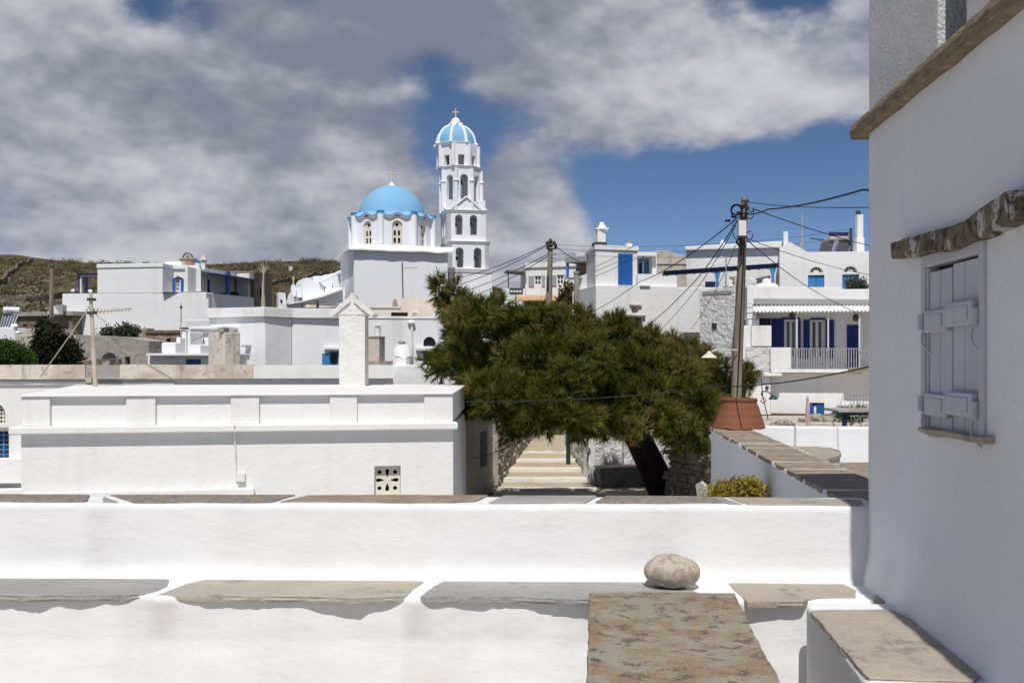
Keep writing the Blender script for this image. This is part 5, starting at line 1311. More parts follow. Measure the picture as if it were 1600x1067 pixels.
# ------------------------------------------------------------------ far house with grey shutters behind the pole
m1 = fr(780, 80, 912, 80.5)
fm = thing('grey_shuttered_house', 'distant white house with grey shutters and a tan awning', 'house', P(850, 500, 82))
wins = [(835.5, 431, 846, 445), (870.5, 429.5, 881, 444)]
obj('wall', shell(m1, [m1.uz(821, 510), m1.uz(903, 510), m1.uz(903, 410), m1.uz(821, 413)], [rectp(*m1.rect(*q)) for q in wins], 5, .3), W_MID, fm)
obj('parapet', m1.ppoly(MB(), [(820, 419), (904, 416.5), (904, 407.5), (820, 412)], -.15, .3, 0), W_MID, fm, bevel=.03)
for q in wins:
    r_ = m1.rect(*q); window(fm, m1, (r_[0] + .01, r_[1] - .01, r_[2], r_[3] - .01), .1, WHITEP, 2, 2, .06)
for a, b, y0, y1 in ((826, 834.5, 431, 447), (847, 851.5, 431, 447), (862, 869.5, 430, 446), (882, 884, 429, 445)):
    part_box('shutter', m1, a, y0, b, y1, -.1, -.02, GREYP, fm)
part_box('terrace_wall', m1, 786, 451, 820.5, 500, -.3, 3, W_MID, fm, .03)
rl = part_box('railing_panel', m1, 796, 450, 817, 459, -.36, -.31, METAL, fm)
for i in range(4): obj('railing_rosette', MB().ball(m1.at(799 + i * 4.6, 455.5, -.38), .1, .03, .1, 8, 6), W_MID, rl)
obj('canopy', m1.ppoly(MB(), [(790, 423), (821, 419), (821, 426), (806, 425)], -.6, 2.5, 0), GREYP, fm)
obj('canopy_post', MB().tube([m1.at(794, 424, -.3), m1.at(794.5, 450, -.3)], .05, 6), METAL, fm)
aw = MB(); aw.prism([m1.at(806, 470, -1.6), m1.at(878, 470, -1.6), m1.at(878, 462, -.05), m1.at(811, 462.5, -.05)], (0, .0, .06)); obj('awning', aw, AWN, fm)
part_box('shop_recess', m1, 822, 472, 880, 492, -.06, -.01, BROWN, fm)
part_box('shop_window', m1, 836, 477, 852, 484, -.12, -.061, GLASS, fm)
pw = thing('white_garden_parapet', 'short white parapet just above the pine top at left of the pole', 'wall', P(800, 490, 70)); obj('wall', fr(780, 70, 818, 70).pbox(MB(), 779, 471, 817, 500, 0, .4), W_MID, pw)
shrub('dry_vine', 'dry olive vine climbing beside the tan awning', 'vine', [cl_(886, 470, 9, 14, 74, .6), cl_(890, 456, 6, 9, 74, .8), cl_(884, 486, 10, 10, 74, .4)], 1800, .3, .2, DRYB, 51, P(888, 500, 74), mode='leaf')
# pole with crossarms
p2 = thing('far_utility_pole', 'wooden utility pole with crossarms rising behind the pine', 'utility pole', P(857, 500, 50), 'utility poles')
obj('pole', MB().tube([P(857, 505, 50), P(858.5, 440, 50), P(860.5, 376, 50)], [.20, .15, .11], 10), WOODP, p2)
for y_ in (382, 388): obj('crossarm', MB().tube([P(854, y_ + .5, 49.85), P(870, y_, 49.85)], .05, 6), METAL, p2)
for a, y_ in ((855, 380), (860, 376), (866, 380), (868, 384), (856, 386)): obj('insulator', MB().ball(P(a, y_, 49.8), .09, .09, .12, 7, 5), METAL, p2)
for y_ in (398, 404, 410): obj('step_iron', MB().tube([P(860, y_, 49.8), P(869, y_, 49.8)], .02, 5), METAL, p2)
obj('lamp_box', MB().box(X(854, 49.7), X(857.5, 49.7), 49.5, 49.8, Z(439, 49.7), Z(432, 49.7)), METAL, p2)
for i, (a, b) in enumerate((((855, 382), (690, 440)), ((855, 384), (690, 452)), ((856, 397), (690, 465)), ((856, 400), (700, 478)))):
    cable('cable', ['upper', 'second', 'third', 'lowest'][i] + ' dark cable running left from the far utility pole past the bell tower', [P(*a, 50), P(*b, 66)], .25, .02)
cable('cable', 'short cable from the far utility pole to the pergola at right', [P(868, 384, 50), P(904, 408, 53)], .08, .02)
for i, y_ in enumerate((382.5, 389, 396)):
    cable('cable', ['top', 'middle', 'bottom'][i] + ' faint cable from the far utility pole across the blue sky', [P(866, y_, 50), P(1345, y_ - 28 + i * 6, 62)], .5, .009)

# ------------------------------------------------------------------ tower house with the blue door
tf_ = fr(930.5, 52, 996, 52.8)
th_ = thing('blue_door_house', 'white tower-like house with a tall blue door beside the far pole', 'house', tf_.pt(1.5, 2, -1.5))
zt1, zc1 = tf_.uz(960, 391.5)[1], tf_.uz(960, 384)[1]
Lb = Vector((X(915.5, 55.2), 55.2)); FL = tf_.pt(0, 0, 0).xy; FR_ = tf_.pt(tf_.L, 0, 0).xy; RB = FR_ + (Lb - FL)
zm = tf_.uz(960, 446)[1]
def quad_prism(o, z0, z1):
    c = (FL + FR_ + Lb + RB) / 4; q = [FL, FR_, RB, Lb]
    return MB().plan([tuple(p + (p - c).normalized() * o) for p in q], z0, z1)
obj('tower_wall', quad_prism(0, zm - .2, zt1), W_MID, th_, bevel=.03)
obj('coping', quad_prism(.10, zt1, zc1), W_MID, th_, bevel=.04)
planks(th_, tf_, tf_.rect(965.5, 396, 988, 445.5), -.05, BLUE, 4, .045, name='door')
lfm = fr(930, 51.7, 1102, 53.0)
rv = lfm.rect(985.5, 479, 999, 491); wv = lfm.rect(978, 495.5, 1003, 514); sv_ = lfm.rect(1062, 504, 1072, 513.5)
low = [lfm.uz(931, 560), lfm.uz(1102, 560), lfm.uz(1102, 449), lfm.uz(931, 446.5)]
obj('lower_wall', shell(lfm, low, [circ((rv[0]+rv[1])/2, (rv[2]+rv[3])/2, .2), rectp(*wv), rectp(*sv_)], 3.6, .3), W_MID, th_)
rc = ((rv[0]+rv[1])/2, (rv[2]+rv[3])/2)
obj('rose_vent', panel(lfm, circ(rc[0], rc[1], .198, 20), [circ(rc[0] + .115 * math.cos(a * math.pi / 3), rc[1] + .115 * math.sin(a * math.pi / 3), .045, 8) for a in range(6)] + [circ(rc[0], rc[1], .03, 8)], .08, .12), CREAMP, th_)
obj('rose_back', lfm.box(MB(), rv[0], rv[1], .25, .28, rv[2], rv[3]), DARK, th_)
obj('vent_lintel', lfm.ppoly(MB(), [(983, 476), (1002, 476.5), (1000, 479), (986, 479)], -.12, -.002, 0), TAN_ST, th_)
part_box('window_lintel', lfm, 974, 492, 1009, 495, -.15, -.002, TAN_ST, th_); part_box('window_lintel', lfm, 1060, 501.5, 1076, 503.5, -.12, -.002, TAN_ST, th_)
window(th_, lfm, (wv[0] + .01, wv[1] - .01, wv[2], wv[3] - .01), .12, BLUE_L, 2, 2, .05); window(th_, lfm, (sv_[0] + .01, sv_[1] - .01, sv_[2], sv_[3] - .01), .12, CREAMP, 2, 2, .05)
part_box('balcony_wall', lfm, 996, 428, 1058, 449, .3, .55, W_MID, th_, .02, ref=.3)
part_box('spout', lfm, 1000, 445.5, 1016, 447.5, -.1, -.002, CREAM, th_)
# loggia right of the tower
lg = fr(996, 55, 1026, 55)
part_box('loggia_roof', lg, 996, 393, 1026, 399.5, -.6, 2.5, W_MID, th_, ref=-.6)
part_box('loggia_back', lg, 996, 396, 1024, 440, 1.2, 1.5, CONC, th_, ref=1.2); part_box('loggia_side', lg, 1019, 396, 1026, 440, -.2, 1.19, W_MID, th_)
part_box('loggia_post', lg, 1004, 399, 1006, 430, -.4, -.3, BLUE_L, th_, ref=-.4); part_box('loggia_door', lg, 999, 412, 1003, 430, 1.1, 1.18, NAVY, th_, ref=1.1); part_box('loggia_shutter', lg, 1008, 413, 1016, 430, 1.1, 1.18, BLUE_L, th_, ref=1.1)
# chimneys on the tower
c1 = obj('tall_chimney', tf_.pbox(MB(), 934, 359, 946.5, 385, .6, 1.1, ref=.6), W_MID, th_, bevel=.015)
tcx_, tz_ = tf_.at(940.2, 358, .85), tf_.uz(940, 358, .85)[1]
obj('chimney_ledge', MB().box(tcx_.x - .34, tcx_.x + .34, tcx_.y - .36, tcx_.y + .36, tz_ - .06, tz_ + .02), W_MID, c1)
obj('chimney_spire', MB().lathe((tcx_.x, tcx_.y, tz_ + .02), [(.36, 0), (.18, .2), (.13, .33), (.0, .36)], 4, math.pi / 4, False), W_MID, c1)
part_box('chimney_base', tf_, 933, 378, 948.5, 386, .5, 1.2, METAL, th_, ref=.5)
part_box('small_chimney', tf_, 981, 380, 988, 386, .8, 1.1, W_MID, th_, ref=.8); obj('small_chimney_cap', MB().ball(tf_.at(984, 379, .95), .14, .12, .1, 8, 5), TAN_ST, th_)
# left side yard of the tower house
yd = thing('pergola_yard', 'white yard wall with blue post and dark canopy left of the tower house', 'yard', P(905, 500, 56))
yf = fr(880, 56, 932, 54.5)
obj('wall', yf.ppoly(MB(), [(894, 540), (931, 540), (931, 446), (916, 450), (916, 428), (905, 432), (904, 452), (894, 456)], 0, .4), W_MID, yd)
part_box('canopy', yf, 883, 402.5, 917, 408, -.3, 2, GREYP, yd, ref=-.3); part_box('canopy_back', yf, 900, 396.5, 917, 403, .6, 2, W_MID, yd, ref=.6)
part_box('post', yf, 884.5, 408, 887, 434, -.2, -.08, BLUE_L, yd, ref=-.2); part_box('ledge', yf, 884, 433.5, 905, 435, -.3, .2, CONC, yd, ref=-.3)
part_box('brown_door', yf, 907.5, 407, 916, 428, .8, .9, CLAY, yd, ref=.8); part_box('back_wall', yf, 899, 405, 916, 432, 1.0, 1.2, CONC, yd, ref=1.0)
obj('stove_pipe', MB().lathe(yf.at(900.5, 500, -.6), [(.13, 0), (.13, 2.55), (.17, 2.55), (.17, 2.65), (.0, 2.68)], 10), CONC, yd)
part_box('door_frame', yf, 913, 460, 921, 500, -.05, -.002, GREYP, yd); part_box('door_leaf', yf, 923, 468, 930, 500, -.05, -.002, METAL, yd)
g1 = thing('grey_gable_house', 'plain pale grey gabled house behind the loggia', 'house', P(1045, 450, 60))
obj('wall', fr(1024, 60, 1075, 60).ppoly(MB(), [(1024, 470), (1074, 470), (1074, 402), (1044, 392), (1026, 391.5), (1024, 393)], 0, 4), CONC_L, g1)
obj('eave_line', fr(1024, 60, 1075, 60).ppoly(MB(), [(1024, 413), (1074, 413), (1074, 412), (1024, 412)], -.06, -.002, 0), GREYP, g1)

# ------------------------------------------------------------------ upper white house with blue pergola
uf1 = fr(1070, 47, 1220, 46); uf2 = fr(1217, 45.2, 1420, 44)
uh = thing('blue_pergola_house', 'white house with blue pergola and arched fanlights at upper right', 'house', P(1220, 480, 48))
obj('pergola_wall', uf1.ppoly(MB(), [(1072, 490), (1220, 490), (1220, 386), (1072, 392)], .0, 4), W_MID, uh)
obj('parapet', uf1.ppoly(MB(), [(1070.5, 392.3), (1221, 388), (1226, 377.5), (1071, 386)], -.25, 4.2, 0), W_MID, uh, bevel=.04)
obj('parapet_finial', MB().ball(uf1.at(1129, 381, .1), .12, .12, .18, 9, 6), W_MID, uh)
hw = [(1262.5, 430, 1288, 451), (1316, 429, 1342, 453)]; lw_ = [(1265, 417, 1286, 426), (1318, 416, 1340, 425.5)]
hs_ = [rectp(*uf2.rect(*q)) for q in hw] + [arch(*uf2.rect(*q), 8) for q in lw_]
obj('window_wall', shell(uf2, [uf2.uz(1218, 490), uf2.uz(1420, 490), uf2.uz(1420, 392), uf2.uz(1262, 394), uf2.uz(1234, 378), uf2.uz(1218, 388)], hs_, 5, .25), W_MID, uh)
for q in hw:
    u0, u1, z0, z1 = uf2.rect(*q); md_ = (u0 + u1) / 2
    planks(uh, uf2, (u0 + .01, md_ - .005, z0, z1 - .005), .08, BLUE_L, 2); planks(uh, uf2, (md_ + .005, u1 - .01, z0, z1 - .005), .08, BLUE_L, 2)
    part_box('sill', uf2, q[0] - 2, q[3], q[2] + 2, q[3] + 1.5, -.08, -.002, W_MID, uh)
for q in lw_:
    u0, u1, z0, z1 = uf2.rect(*q); c = (u0 + u1) / 2
    hl = [circ(c + (u1 - u0) * .30 * math.cos(R(a)), z0 + .03 + (z1 - z0) * .62 * math.sin(R(a)), .05, 8) for a in (12, 50, 90, 130, 168)]
    obj('fanlight', panel(uf2, arch(u0 + .005, u1 - .005, z0 + .003, z1 - .005, 8), hl, .1, .14), CREAMP, uh); obj('fanlight_back', uf2.box(MB(), u0, u1, .2, .22, z0, z1), DARK, uh)
# pergola
bmz = [(1040, 424.5), (1216, 412.5), (1216, 418.5), (1040, 430.5)]
pgf = fr(1035, 44.2, 1222, 43.6)
pgt = thing('timber_pergola', 'long dark blue timber pergola on two brackets under the upper right house', 'pergola', P(1125, 460, 44))
obj('beam', pgf.ppoly(MB(), [(1037, 424.8), (1217, 412.3), (1217, 417.5), (1037, 430)], 0, .14), NAVY, pgt)
for i in range(12):
    a = 1044 + i * 15; y_ = 424.3 - (a - 1040) * .0695
    obj('rafter', pgf.ppoly(MB(), [(a, y_ + 1.5), (a + 2.6, y_ + 1.3), (a + 2.6, y_ - .9), (a, y_ - .7)], -.12, 2.2, 0), NAVY, pgt)
obj('roof_deck', pgf.ppoly(MB(), [(1037, 423.6), (1217, 411.2), (1217, 412.2), (1037, 424.6)], -.1, 2.3, 0), NAVY, pgt)
for a, y0 in ((1121, 420), (1208, 414)):
    obj('post', pgf.ppoly(MB(), [(a - 2, 470), (a + 2, 470), (a + 2, y0 + 16), (a + 5, y0 + 6), (a + 5, y0 + 4), (a - 5, y0 + 4), (a - 5, y0 + 6), (a - 2, y0 + 16)], .02, .16, 0.02), BLUE_L, pgt)
part_box('dark_door', uf1, 1102, 440, 1118, 458, -.06, -.002, NAVY, uh); part_box('arched_door', uf1, 1140, 432, 1150, 458, -.06, -.002, TAN_ST, uh)
pw2 = thing('terrace_parapet', 'white stepped terrace parapet below the blue timber pergola', 'wall', P(1080, 470, 43))
pwf = fr(1030, 43, 1160, 41)
obj('wall', pwf.ppoly(MB(), [(1058, 520), (1160, 520), (1160, 446), (1141, 445), (1141, 437), (1138, 437), (1137, 449), (1108, 449), (1058, 450)], 0, .3), W_MID, pw2)
# roughcast wall below it
rg = thing('roughcast_wall', 'rough white plastered wall between the pine and the main pole', 'wall', P(1125, 540, 40))
rgf = fr(1092, 40.6, 1156, 39.2)
obj('wall', rgf.ppoly(MB(), [(1094, 600), (1157, 600), (1157, 436), (1152, 431), (1148, 436), (1146, 446), (1094, 456)], 0, 1.2).jit(.03, 1.2), W_STONE, rg)
part_box('ledge', rgf, 1098, 456, 1142, 458, -.04, -.002, CONC, rg)
part_box('vent', rgf, 1112, 505, 1119, 514, -.04, -.002, METAL, rg)
# small chimneys, pipes, solar heater on the upper house
part_box('stack', uf2, 1224, 362, 1231.5, 384, .1, .5, W_MID, uh, .02, ref=.1)
pr_ = thing('vent_pipe', 'thin pale vent pipe on the roof of the upper right house', 'pipe', P(1253, 392, 45)); obj('pipe', MB().tube([P(1253, 392, 45.5), P(1253, 334, 45.5)], .05, 7), GALV, pr_); obj('collar', MB().tube([P(1253, 385, 45.5), P(1253, 380, 45.5)], .09, 7), GALV, pr_)
tc_ = thing('tall_white_chimney', 'tall slim white chimney at the right end of the upper house roof', 'chimney', P(1343, 395, 45.5))
obj('stack', MB().box(X(1338.5, 45.5), X(1348, 45.5), 45.4, 45.7, Z(394, 45.5), Z(336, 45.5)), W_MID, tc_, bevel=.02); obj('base', MB().box(X(1337, 45.5), X(1349, 45.5), 45.35, 45.75, Z(396, 45.5), Z(373, 45.5)), W_MID, tc_, bevel=.02)
ball_ = MB().ball(P(1341, 332, 45.55), .12, .12, .11, 9, 6); obj('cowl', ball_, METAL, tc_)
sh2 = thing('roof_solar_heater', 'solar water heater with two dark collectors on the upper right roof', 'solar heater', P(1305, 396, 46.5))
for a, b, c, d in ((1285, 1304.5, 1279, 1299), (1311, 1331, 1304, 1327)):
    q = [P(a, 377.5, 47.2), P(b, 377.5, 47.2), P(d if False else b - 5, 394, 46.4), P(c, 394, 46.4)]
    co_ = obj('collector', MB().prism(q, (0, .05, .06)), SOLAR, sh2)
    for e0, e1 in ((0, 1), (1, 2), (2, 3), (3, 0)): obj('collector_frame', MB().tube([q[e0], q[e1]], .025, 5), GALV, co_)
obj('tank', MB().tube([P(1294, 371.5, 47.2), P(1296, 371.5, 47.2), P(1324, 370.5, 47.2), P(1326, 370.5, 47.2)], [.1, .17, .17, .1], 14), CREAM, sh2)
obj('tank_guard', MB().box(X(1294, 47.1), X(1325, 47.1), 47.0, 47.04, Z(368, 47), Z(363, 47)), NAVY, sh2)
for a in (1299, 1320): obj('tank_foot', MB().box(X(a - 1.5, 47.2), X(a + 1.5, 47.2), 47.1, 47.3, Z(378, 47.2), Z(375, 47.2)), METAL, sh2)
ap = thing('roof_aerial', 'dark aerial post beside the roof solar heater', 'antenna', P(1329, 394, 46.8), 'aerial masts'); obj('mast', MB().tube([P(1329.5, 394, 46.8), P(1329.5, 357, 46.8)], .07, 6), METAL, ap); obj('boom', MB().tube([P(1266, 372.5, 46.5), P(1290, 376, 46.8)], .03, 5), METAL, ap)
ra = thing('roof_t_aerial', 'thin grey T-shaped aerial in front of the blue timber pergola', 'antenna', P(1134, 450, 42.5), 'aerial masts')
obj('mast', MB().tube([P(1134, 448, 42.5), P(1134.5, 401, 42.5)], .035, 6), GALV, ra); obj('arm', MB().tube([P(1125, 402, 42.5), P(1136, 403, 42.5)], .025, 5), GALV, ra); obj('boom', MB().tube([P(1108, 417, 42.3), P(1133, 405, 42.5)], .025, 5), GALV, ra)
shrub('balcony_shrub', 'small olive shrub in front of the rightmost blue window', 'shrub', [cl_(1338, 448, 10, 10, 42.6, .5), cl_(1330, 445, 6, 9, 42.6, .7), cl_(1346, 450, 8, 8, 42.6, .4)], 1500, .13, .06, OLIVE, 61, P(1337, 458, 42.6), mode='leaf', trunk=.03)
wp = thing('wrapped_heap', 'white plastered dome vent beside the quoined corner', 'roof vent', P(1198, 450, 41)); obj('body', MB().ball(P(1198, 448, 41), .5, .4, .17, 14, 8), W_MID, wp); obj('top', MB().ball(P(1198, 440, 41), .2, .2, .14, 10, 7), W_MID, wp)

# ------------------------------------------------------------------ veranda house
vfr = fr(1166, 38.2, 1420, 37.2)
vh_ = thing('veranda_house', 'white house with deep veranda, dark blue shutters and corrugated awning at right', 'house', vfr.pt(3, 2, -2.2))
vz = lambda py: vfr.uz(1250, py)[1]
obj('cornice_block', vfr.ppoly(MB(), [(1174, 467), (1420, 469), (1420, 451), (1316, 452), (1315, 449), (1172, 448)], -.35, 5, -.35), W_MID, vh_, bevel=.03)
obj('cornice_lower', vfr.ppoly(MB(), [(1177, 475), (1420, 477), (1420, 469.2), (1174, 467.2)], -.15, 5, -.15), W_MID, vh_, bevel=.02)
part_box('cornice_cap', vfr, 1167, 446.5, 1178, 476, -.5, 1, W_MID, vh_, .04, ref=-.5)
vbk = Fr(*(vfr.pt(0, 1.6, 0).xy), *(vfr.pt(vfr.L, 1.6, 0).xy))
ops = [(1187, 497, 1204, 508), (1226, 499, 1246, 560), (1266, 499, 1288, 560)]
zbot = -2.6
obj('veranda_back_wall', shell(vbk, [(vbk.uz(1160, 500)[0], zbot), (vbk.uz(1420, 500)[0], zbot), (vbk.uz(1420, 500)[0], vz(476)), (vbk.uz(1160, 500)[0], vz(476))], [rectp(*vbk.rect(*q)) for q in ops], 3.2, .25), W_MID, vh_)
for i, q in enumerate(ops):
    r_ = vbk.rect(*q); window(vh_, vbk, (r_[0] + .005, r_[1] - .005, r_[2], r_[3] - .005), .1, WHITEP if i else NAVY, 2 if i else 2, 1, .09 if i else .04)
for q in ((1205, 498, 1225, 560), (1247, 500, 1251, 560), (1255, 500, 1265, 560), (1289.5, 500, 1303, 560)):
    planks(vh_, vbk, vbk.rect(*q), -.07, BLUE_D, 3)
planks(vh_, vbk, vbk.rect(1323, 508, 1341, 580), -.05, BLUE_D, 4, name='door')
part_box('door_head', vbk, 1266, 497, 1290, 499.5, -.06, -.002, BLUE_D, vh_); part_box('door_head', vbk, 1221, 496.5, 1250, 499, -.06, -.002, BLUE_D, vh_)
# corrugated awning
vs, fs = [], []; ncor = 170; ua, ub = vfr.uz(1177, 484, -.7)[0], vfr.uz(1420, 484, -.7)[0]; zA = vfr.uz(1250, 477, -.1)[1]; zB = vfr.uz(1250, 486, -.75)[1]
for i in range(ncor + 1):
    u = ua + (ub - ua) * i / ncor; wv2 = .035 * math.sin(i * math.pi / 2 * .95)
    vs += [vfr.pt(u, -.12, zA + wv2), vfr.pt(u, -.78, zB + wv2), vfr.pt(u, -.78, zB + wv2 - .03), vfr.pt(u, -.12, zA + wv2 - .03)]
for i in range(ncor):
    for k in range(4): fs.append((4*i + k, 4*i + (k+1) % 4, 4*i + 4 + (k+1) % 4, 4*i + 4 + k))
obj('corrugated_awning', MB().add(vs, fs), WHITEP, vh_)
part_box('floor_slab', vfr, 1205, 577, 1420, 583, -.8, 1.59, W_MID, vh_, .02, ref=-.8)
for a in (1245, 1294, 1343): obj('awning_post', MB().tube([vfr.at(a, 486, -.6), vfr.at(a, 577, -.6)], .03, 7), WHITEP, vh_)
for a, y_ in ((1238, 489), (1337, 495)):
    l_ = obj('lantern', MB().lathe(vbk.at(a, y_ + 7, -.35), [(.06, 0), (.11, .05), (.12, .2), (.05, .28), (0, .3)], 8), METAL, vh_); obj('lantern_arm', MB().tube([vbk.at(a + 2, y_ - 1, -.01), vbk.at(a, y_, -.35)], .02, 5), METAL, l_)
# railing: top rail, bottom rail, bars
rlo = bpy.data.objects.new('railing', None); C.objects.link(rlo); rlo.parent = vh_; rlo.location = vfr.at(1236, 577, -.72) - wpos(vh_)
u0r, u1r = vfr.uz(1236, 560, -.72)[0], vfr.uz(1400, 560, -.72)[0]; zr0, zr1 = vfr.uz(1250, 576.5, -.72)[1], vfr.uz(1250, 544, -.72)[1]
obj('top_rail', vfr.box(MB(), u0r, u1r, -.74, -.70, zr1 - .03, zr1), GALV, rlo); obj('bottom_rail', vfr.box(MB(), u0r, u1r, -.735, -.705, zr0 + .04, zr0 + .06), GALV, rlo)
nb = 42; bar0 = None
for i in range(nb):
    u = u0r + (u1r - u0r) * (i + .3) / nb
    if bar0 is None:
        bar0 = obj('baluster', vfr.box(MB(), u - .018, u + .018, -.73, -.71, zr0 + .06, zr1 - .03), GALV, rlo); ub0 = u
    else:
        b_ = bar0.copy(); C.objects.link(b_); b_.parent = rlo; b_.location = Vector(bar0.location) + Vector((vfr.u.x, vfr.u.y, 0)) * (u - ub0)
part_box('railing_wall', vfr, 1204, 543, 1236, 577, -.78, -.6, W_MID, vh_, .02, ref=-.78)
# stepped quoin blocks at the corner
for i, (a, b, c, d) in enumerate(((1167, 476, 1176, 480), (1167, 480.6, 1179, 489), (1167, 489.6, 1182, 498), (1169, 498.6, 1186, 508))):
    part_box('quoin', vfr, a, b, c, d, -.5 + .02 * i, 1.4, W_MID, vh_, .015, ref=-.5)
part_box('corner_wall', vfr, 1174, 509, 1205.5, 541, -.62, 1.5, W_MID, vh_, .02, ref=-.62)
part_box('corner_pier', vfr, 1150, 508.6, 1174, 600, -.45, 1.5, W_MID, vh_, .02, ref=-.45)
part_box('rubble_corner', vfr, 1166, 541.4, 1204, 620, -.58, 1.5, W_STONE, vh_, ref=-.58)
lwf = Fr(*(vfr.pt(0, -.3, 0).xy), *(vfr.pt(vfr.L, -.3, 0).xy)); bn = lwf.rect(1265, 629, 1288, 655)
obj('ground_floor_wall', shell(lwf, [lwf.uz(1204.5, 700), lwf.uz(1420, 700), lwf.uz(1420, 583.4), lwf.uz(1204.5, 583.4)], [rectp(*bn)], 1.6, .25), W_MID, vh_)
planks(vh_, lwf, (bn[0] + (bn[1] - bn[0]) * .5, bn[1] - .01, bn[2], bn[3] - .01), .05, BLUE, 3, name='shutter'); part_box('blue_reveal', lwf, 1265.2, 629.4, 1270, 655, .04, .2, BLUE, vh_); part_box('blue_reveal', lwf, 1271.5, 633, 1275.5, 655, .1, .2, W_MID, vh_)
part_box('brick_end', vfr, 1326, 575, 1420, 585, -.95, -.81, TAN_ST, vh_, ref=-.95)
part_box('side_lean', vfr, 1170, 600, 1204, 690, -.8, 1.5, W_MID, vh_, ref=-.8); part_box('ledge', vfr, 1172, 583, 1222, 588, -.85, -.58, W_MID, vh_, .03, ref=-.85)
for q in ((1196, 603, 1201, 609), (1205, 583, 1222, 586)): pass
part_box('vent_hole', vfr, 1196, 603, 1201, 609, -.83, -.801, METAL, vh_, ref=-.83)
wl = thing('gooseneck_lamp', 'curly iron gooseneck lamp with green-grey shade on the white lower wall', 'lamp', P(1200, 640, 34.5))
g_ = [P(1190, 618, 34.5), P(1190, 613, 34.3), P(1194, 611, 34.1), P(1201, 613, 34.0), P(1207, 618, 34.0)]
obj('arm', MB().tube(g_, .022, 6), METAL, wl); obj('scroll', MB().tube([P(1188, 626, 34.4), P(1193, 630, 34.4), P(1197, 626, 34.4), P(1194, 621, 34.4), P(1190, 623, 34.4)], .02, 6), METAL, wl)
obj('shade', MB().lathe(P(1208, 624, 34.0), [(.16, 0), (.14, .05), (.05, .13), (0, .15)], 12), GREENP, wl); obj('feed_wire', MB().tube([P(1189, 590, 34.5), P(1192, 620, 34.4), P(1199, 650, 34.4), P(1203, 672, 34.4)], .018, 5), METAL, wl)
# ------------------------------------------------------------------ garden terrace below the veranda house
gt = obj('garden_terrace', MB().plan([(3.4, 15.2), (14, 15.2), (16, 25), (5.0, 25), (4.2, 21)], -3.5, -1.72), CONC_L); tag(gt, 'raised garden terrace under the veranda house', kind='structure')
g2 = obj('yard_ground', MB().plan([(5.0, 25.01), (16, 25.01), (20, 40), (7.6, 40)], -3.6, -2.12), CONC_L); tag(g2, 'yard ground before the veranda house', kind='structure')
st = obj('street', MB().plan([(-14, 6.1), (2.2, 6.1), (2.7, 22), (-.6, 22), (-14, 22)], -3.9, -2.995), STREET); tag(st, 'pale concrete lane below the parapet', kind='structure')
STONES = []
def stone_meshes(m, tag_):
    out = []
    for i in range(5):
        q = MB().ball((0, 0, 0), .5, .5, .5, 7, 4)
        for v in q.v:
            v.x = math.copysign(abs(v.x * 2) ** .38, v.x) / 2; v.y = math.copysign(abs(v.y * 2) ** .38, v.y) / 2; v.z = math.copysign(abs(v.z * 2) ** .38, v.z) / 2
            v *= 1 + .38 * noise.noise(v * 2.2 + Vector((i * 4.1, 0, 0)))
        me = bpy.data.meshes.new('stone'); me.from_pydata([tuple(v) for v in q.v], [], q.f); me.materials.append(m); out.append(me)
    return out
DRY1 = mat('drystone_tan', (.44,.39,.32), .95, (.33,.28,.22), 3, .4, .65, (.52,.48,.41), 8, .55, .75, bump=1, bscale=12, bdist=.03)
DRY2 = mat('drystone_grey', (.36,.33,.29), .95, (.27,.24,.20), 3, .4, .65, (.45,.42,.37), 8, .55, .75, bump=1, bscale=12, bdist=.03)
SM1, SM2 = stone_meshes(DRY1, 1), stone_meshes(DRY2, 2)
def drystone(parent, f, u0, u1, z0, ztop, hh, ww, meshes, seed, d0=-.04, keep=None):
    rn = random.Random(seed); z = z0; n = 0
    while z < max(ztop(u0), ztop(u1)) - hh * .3:
        h = hh * rn.uniform(.7, 1.25); u = u0 - rn.uniform(0, ww)
        while u < u1:
            w_ = ww * rn.uniform(.5, 1.6)
            if z + h * .6 < ztop(u + w_/2):
                o = bpy.data.objects.new('stone', rn.choice(meshes)); C.objects.link(o); o.parent = parent; n += 1
                p = f.pt(u + w_/2, d0 + rn.uniform(.02, .07) + .12, z + h/2) - wpos(parent)
                o.location = p; o.scale = (w_ * 1.04, .34, h * 1.06); o.rotation_euler = (rn.uniform(-.1, .1), rn.uniform(-.07, .07), math.atan2(f.u.y, f.u.x) + rn.uniform(-.12, .12))
            u += w_
        z += h
    return n
# far end stones and beds on the garden terrace
ge = thing('garden_bed_wall', 'low tan block edging of the garden bed behind the white terrace wall', 'wall', P(1270, 668, 19.5))
gef = fr(1200, 19.2, 1420, 18.8)
for i, (a, b, y0) in enumerate(((1242, 1262, 661), (1265, 1302, 660), (1303, 1345, 661), (1346, 1410, 661))):
    part_box('edging_block', gef, a, y0, b, 680, .0 + .02 * i, .3, CONC_L, ge, .03)
gs = thing('rubble_heap', 'heap of tan rubble stones beside the terracotta pot', 'rubble', P(1220, 668, 19))
rnx = random.Random(3)
for i in range(16):
    o = bpy.data.objects.new('stone', rnx.choice(SM1)); C.objects.link(o); o.parent = gs; a = rnx.uniform(1205, 1244); o.location = P(a, 667 - rnx.uniform(0, 7) * (1 - abs(a - 1228) / 30), 19 + rnx.uniform(0, .4)) - wpos(gs); s = rnx.uniform(.08, .17); o.scale = (s * 1.5, s, s); o.rotation_euler = (rnx.random(), rnx.random(), rnx.random() * 6)
gb_ = thing('garden_rubble_row', 'row of pale stones along the back of the garden bed', 'rubble', P(1300, 652, 24))
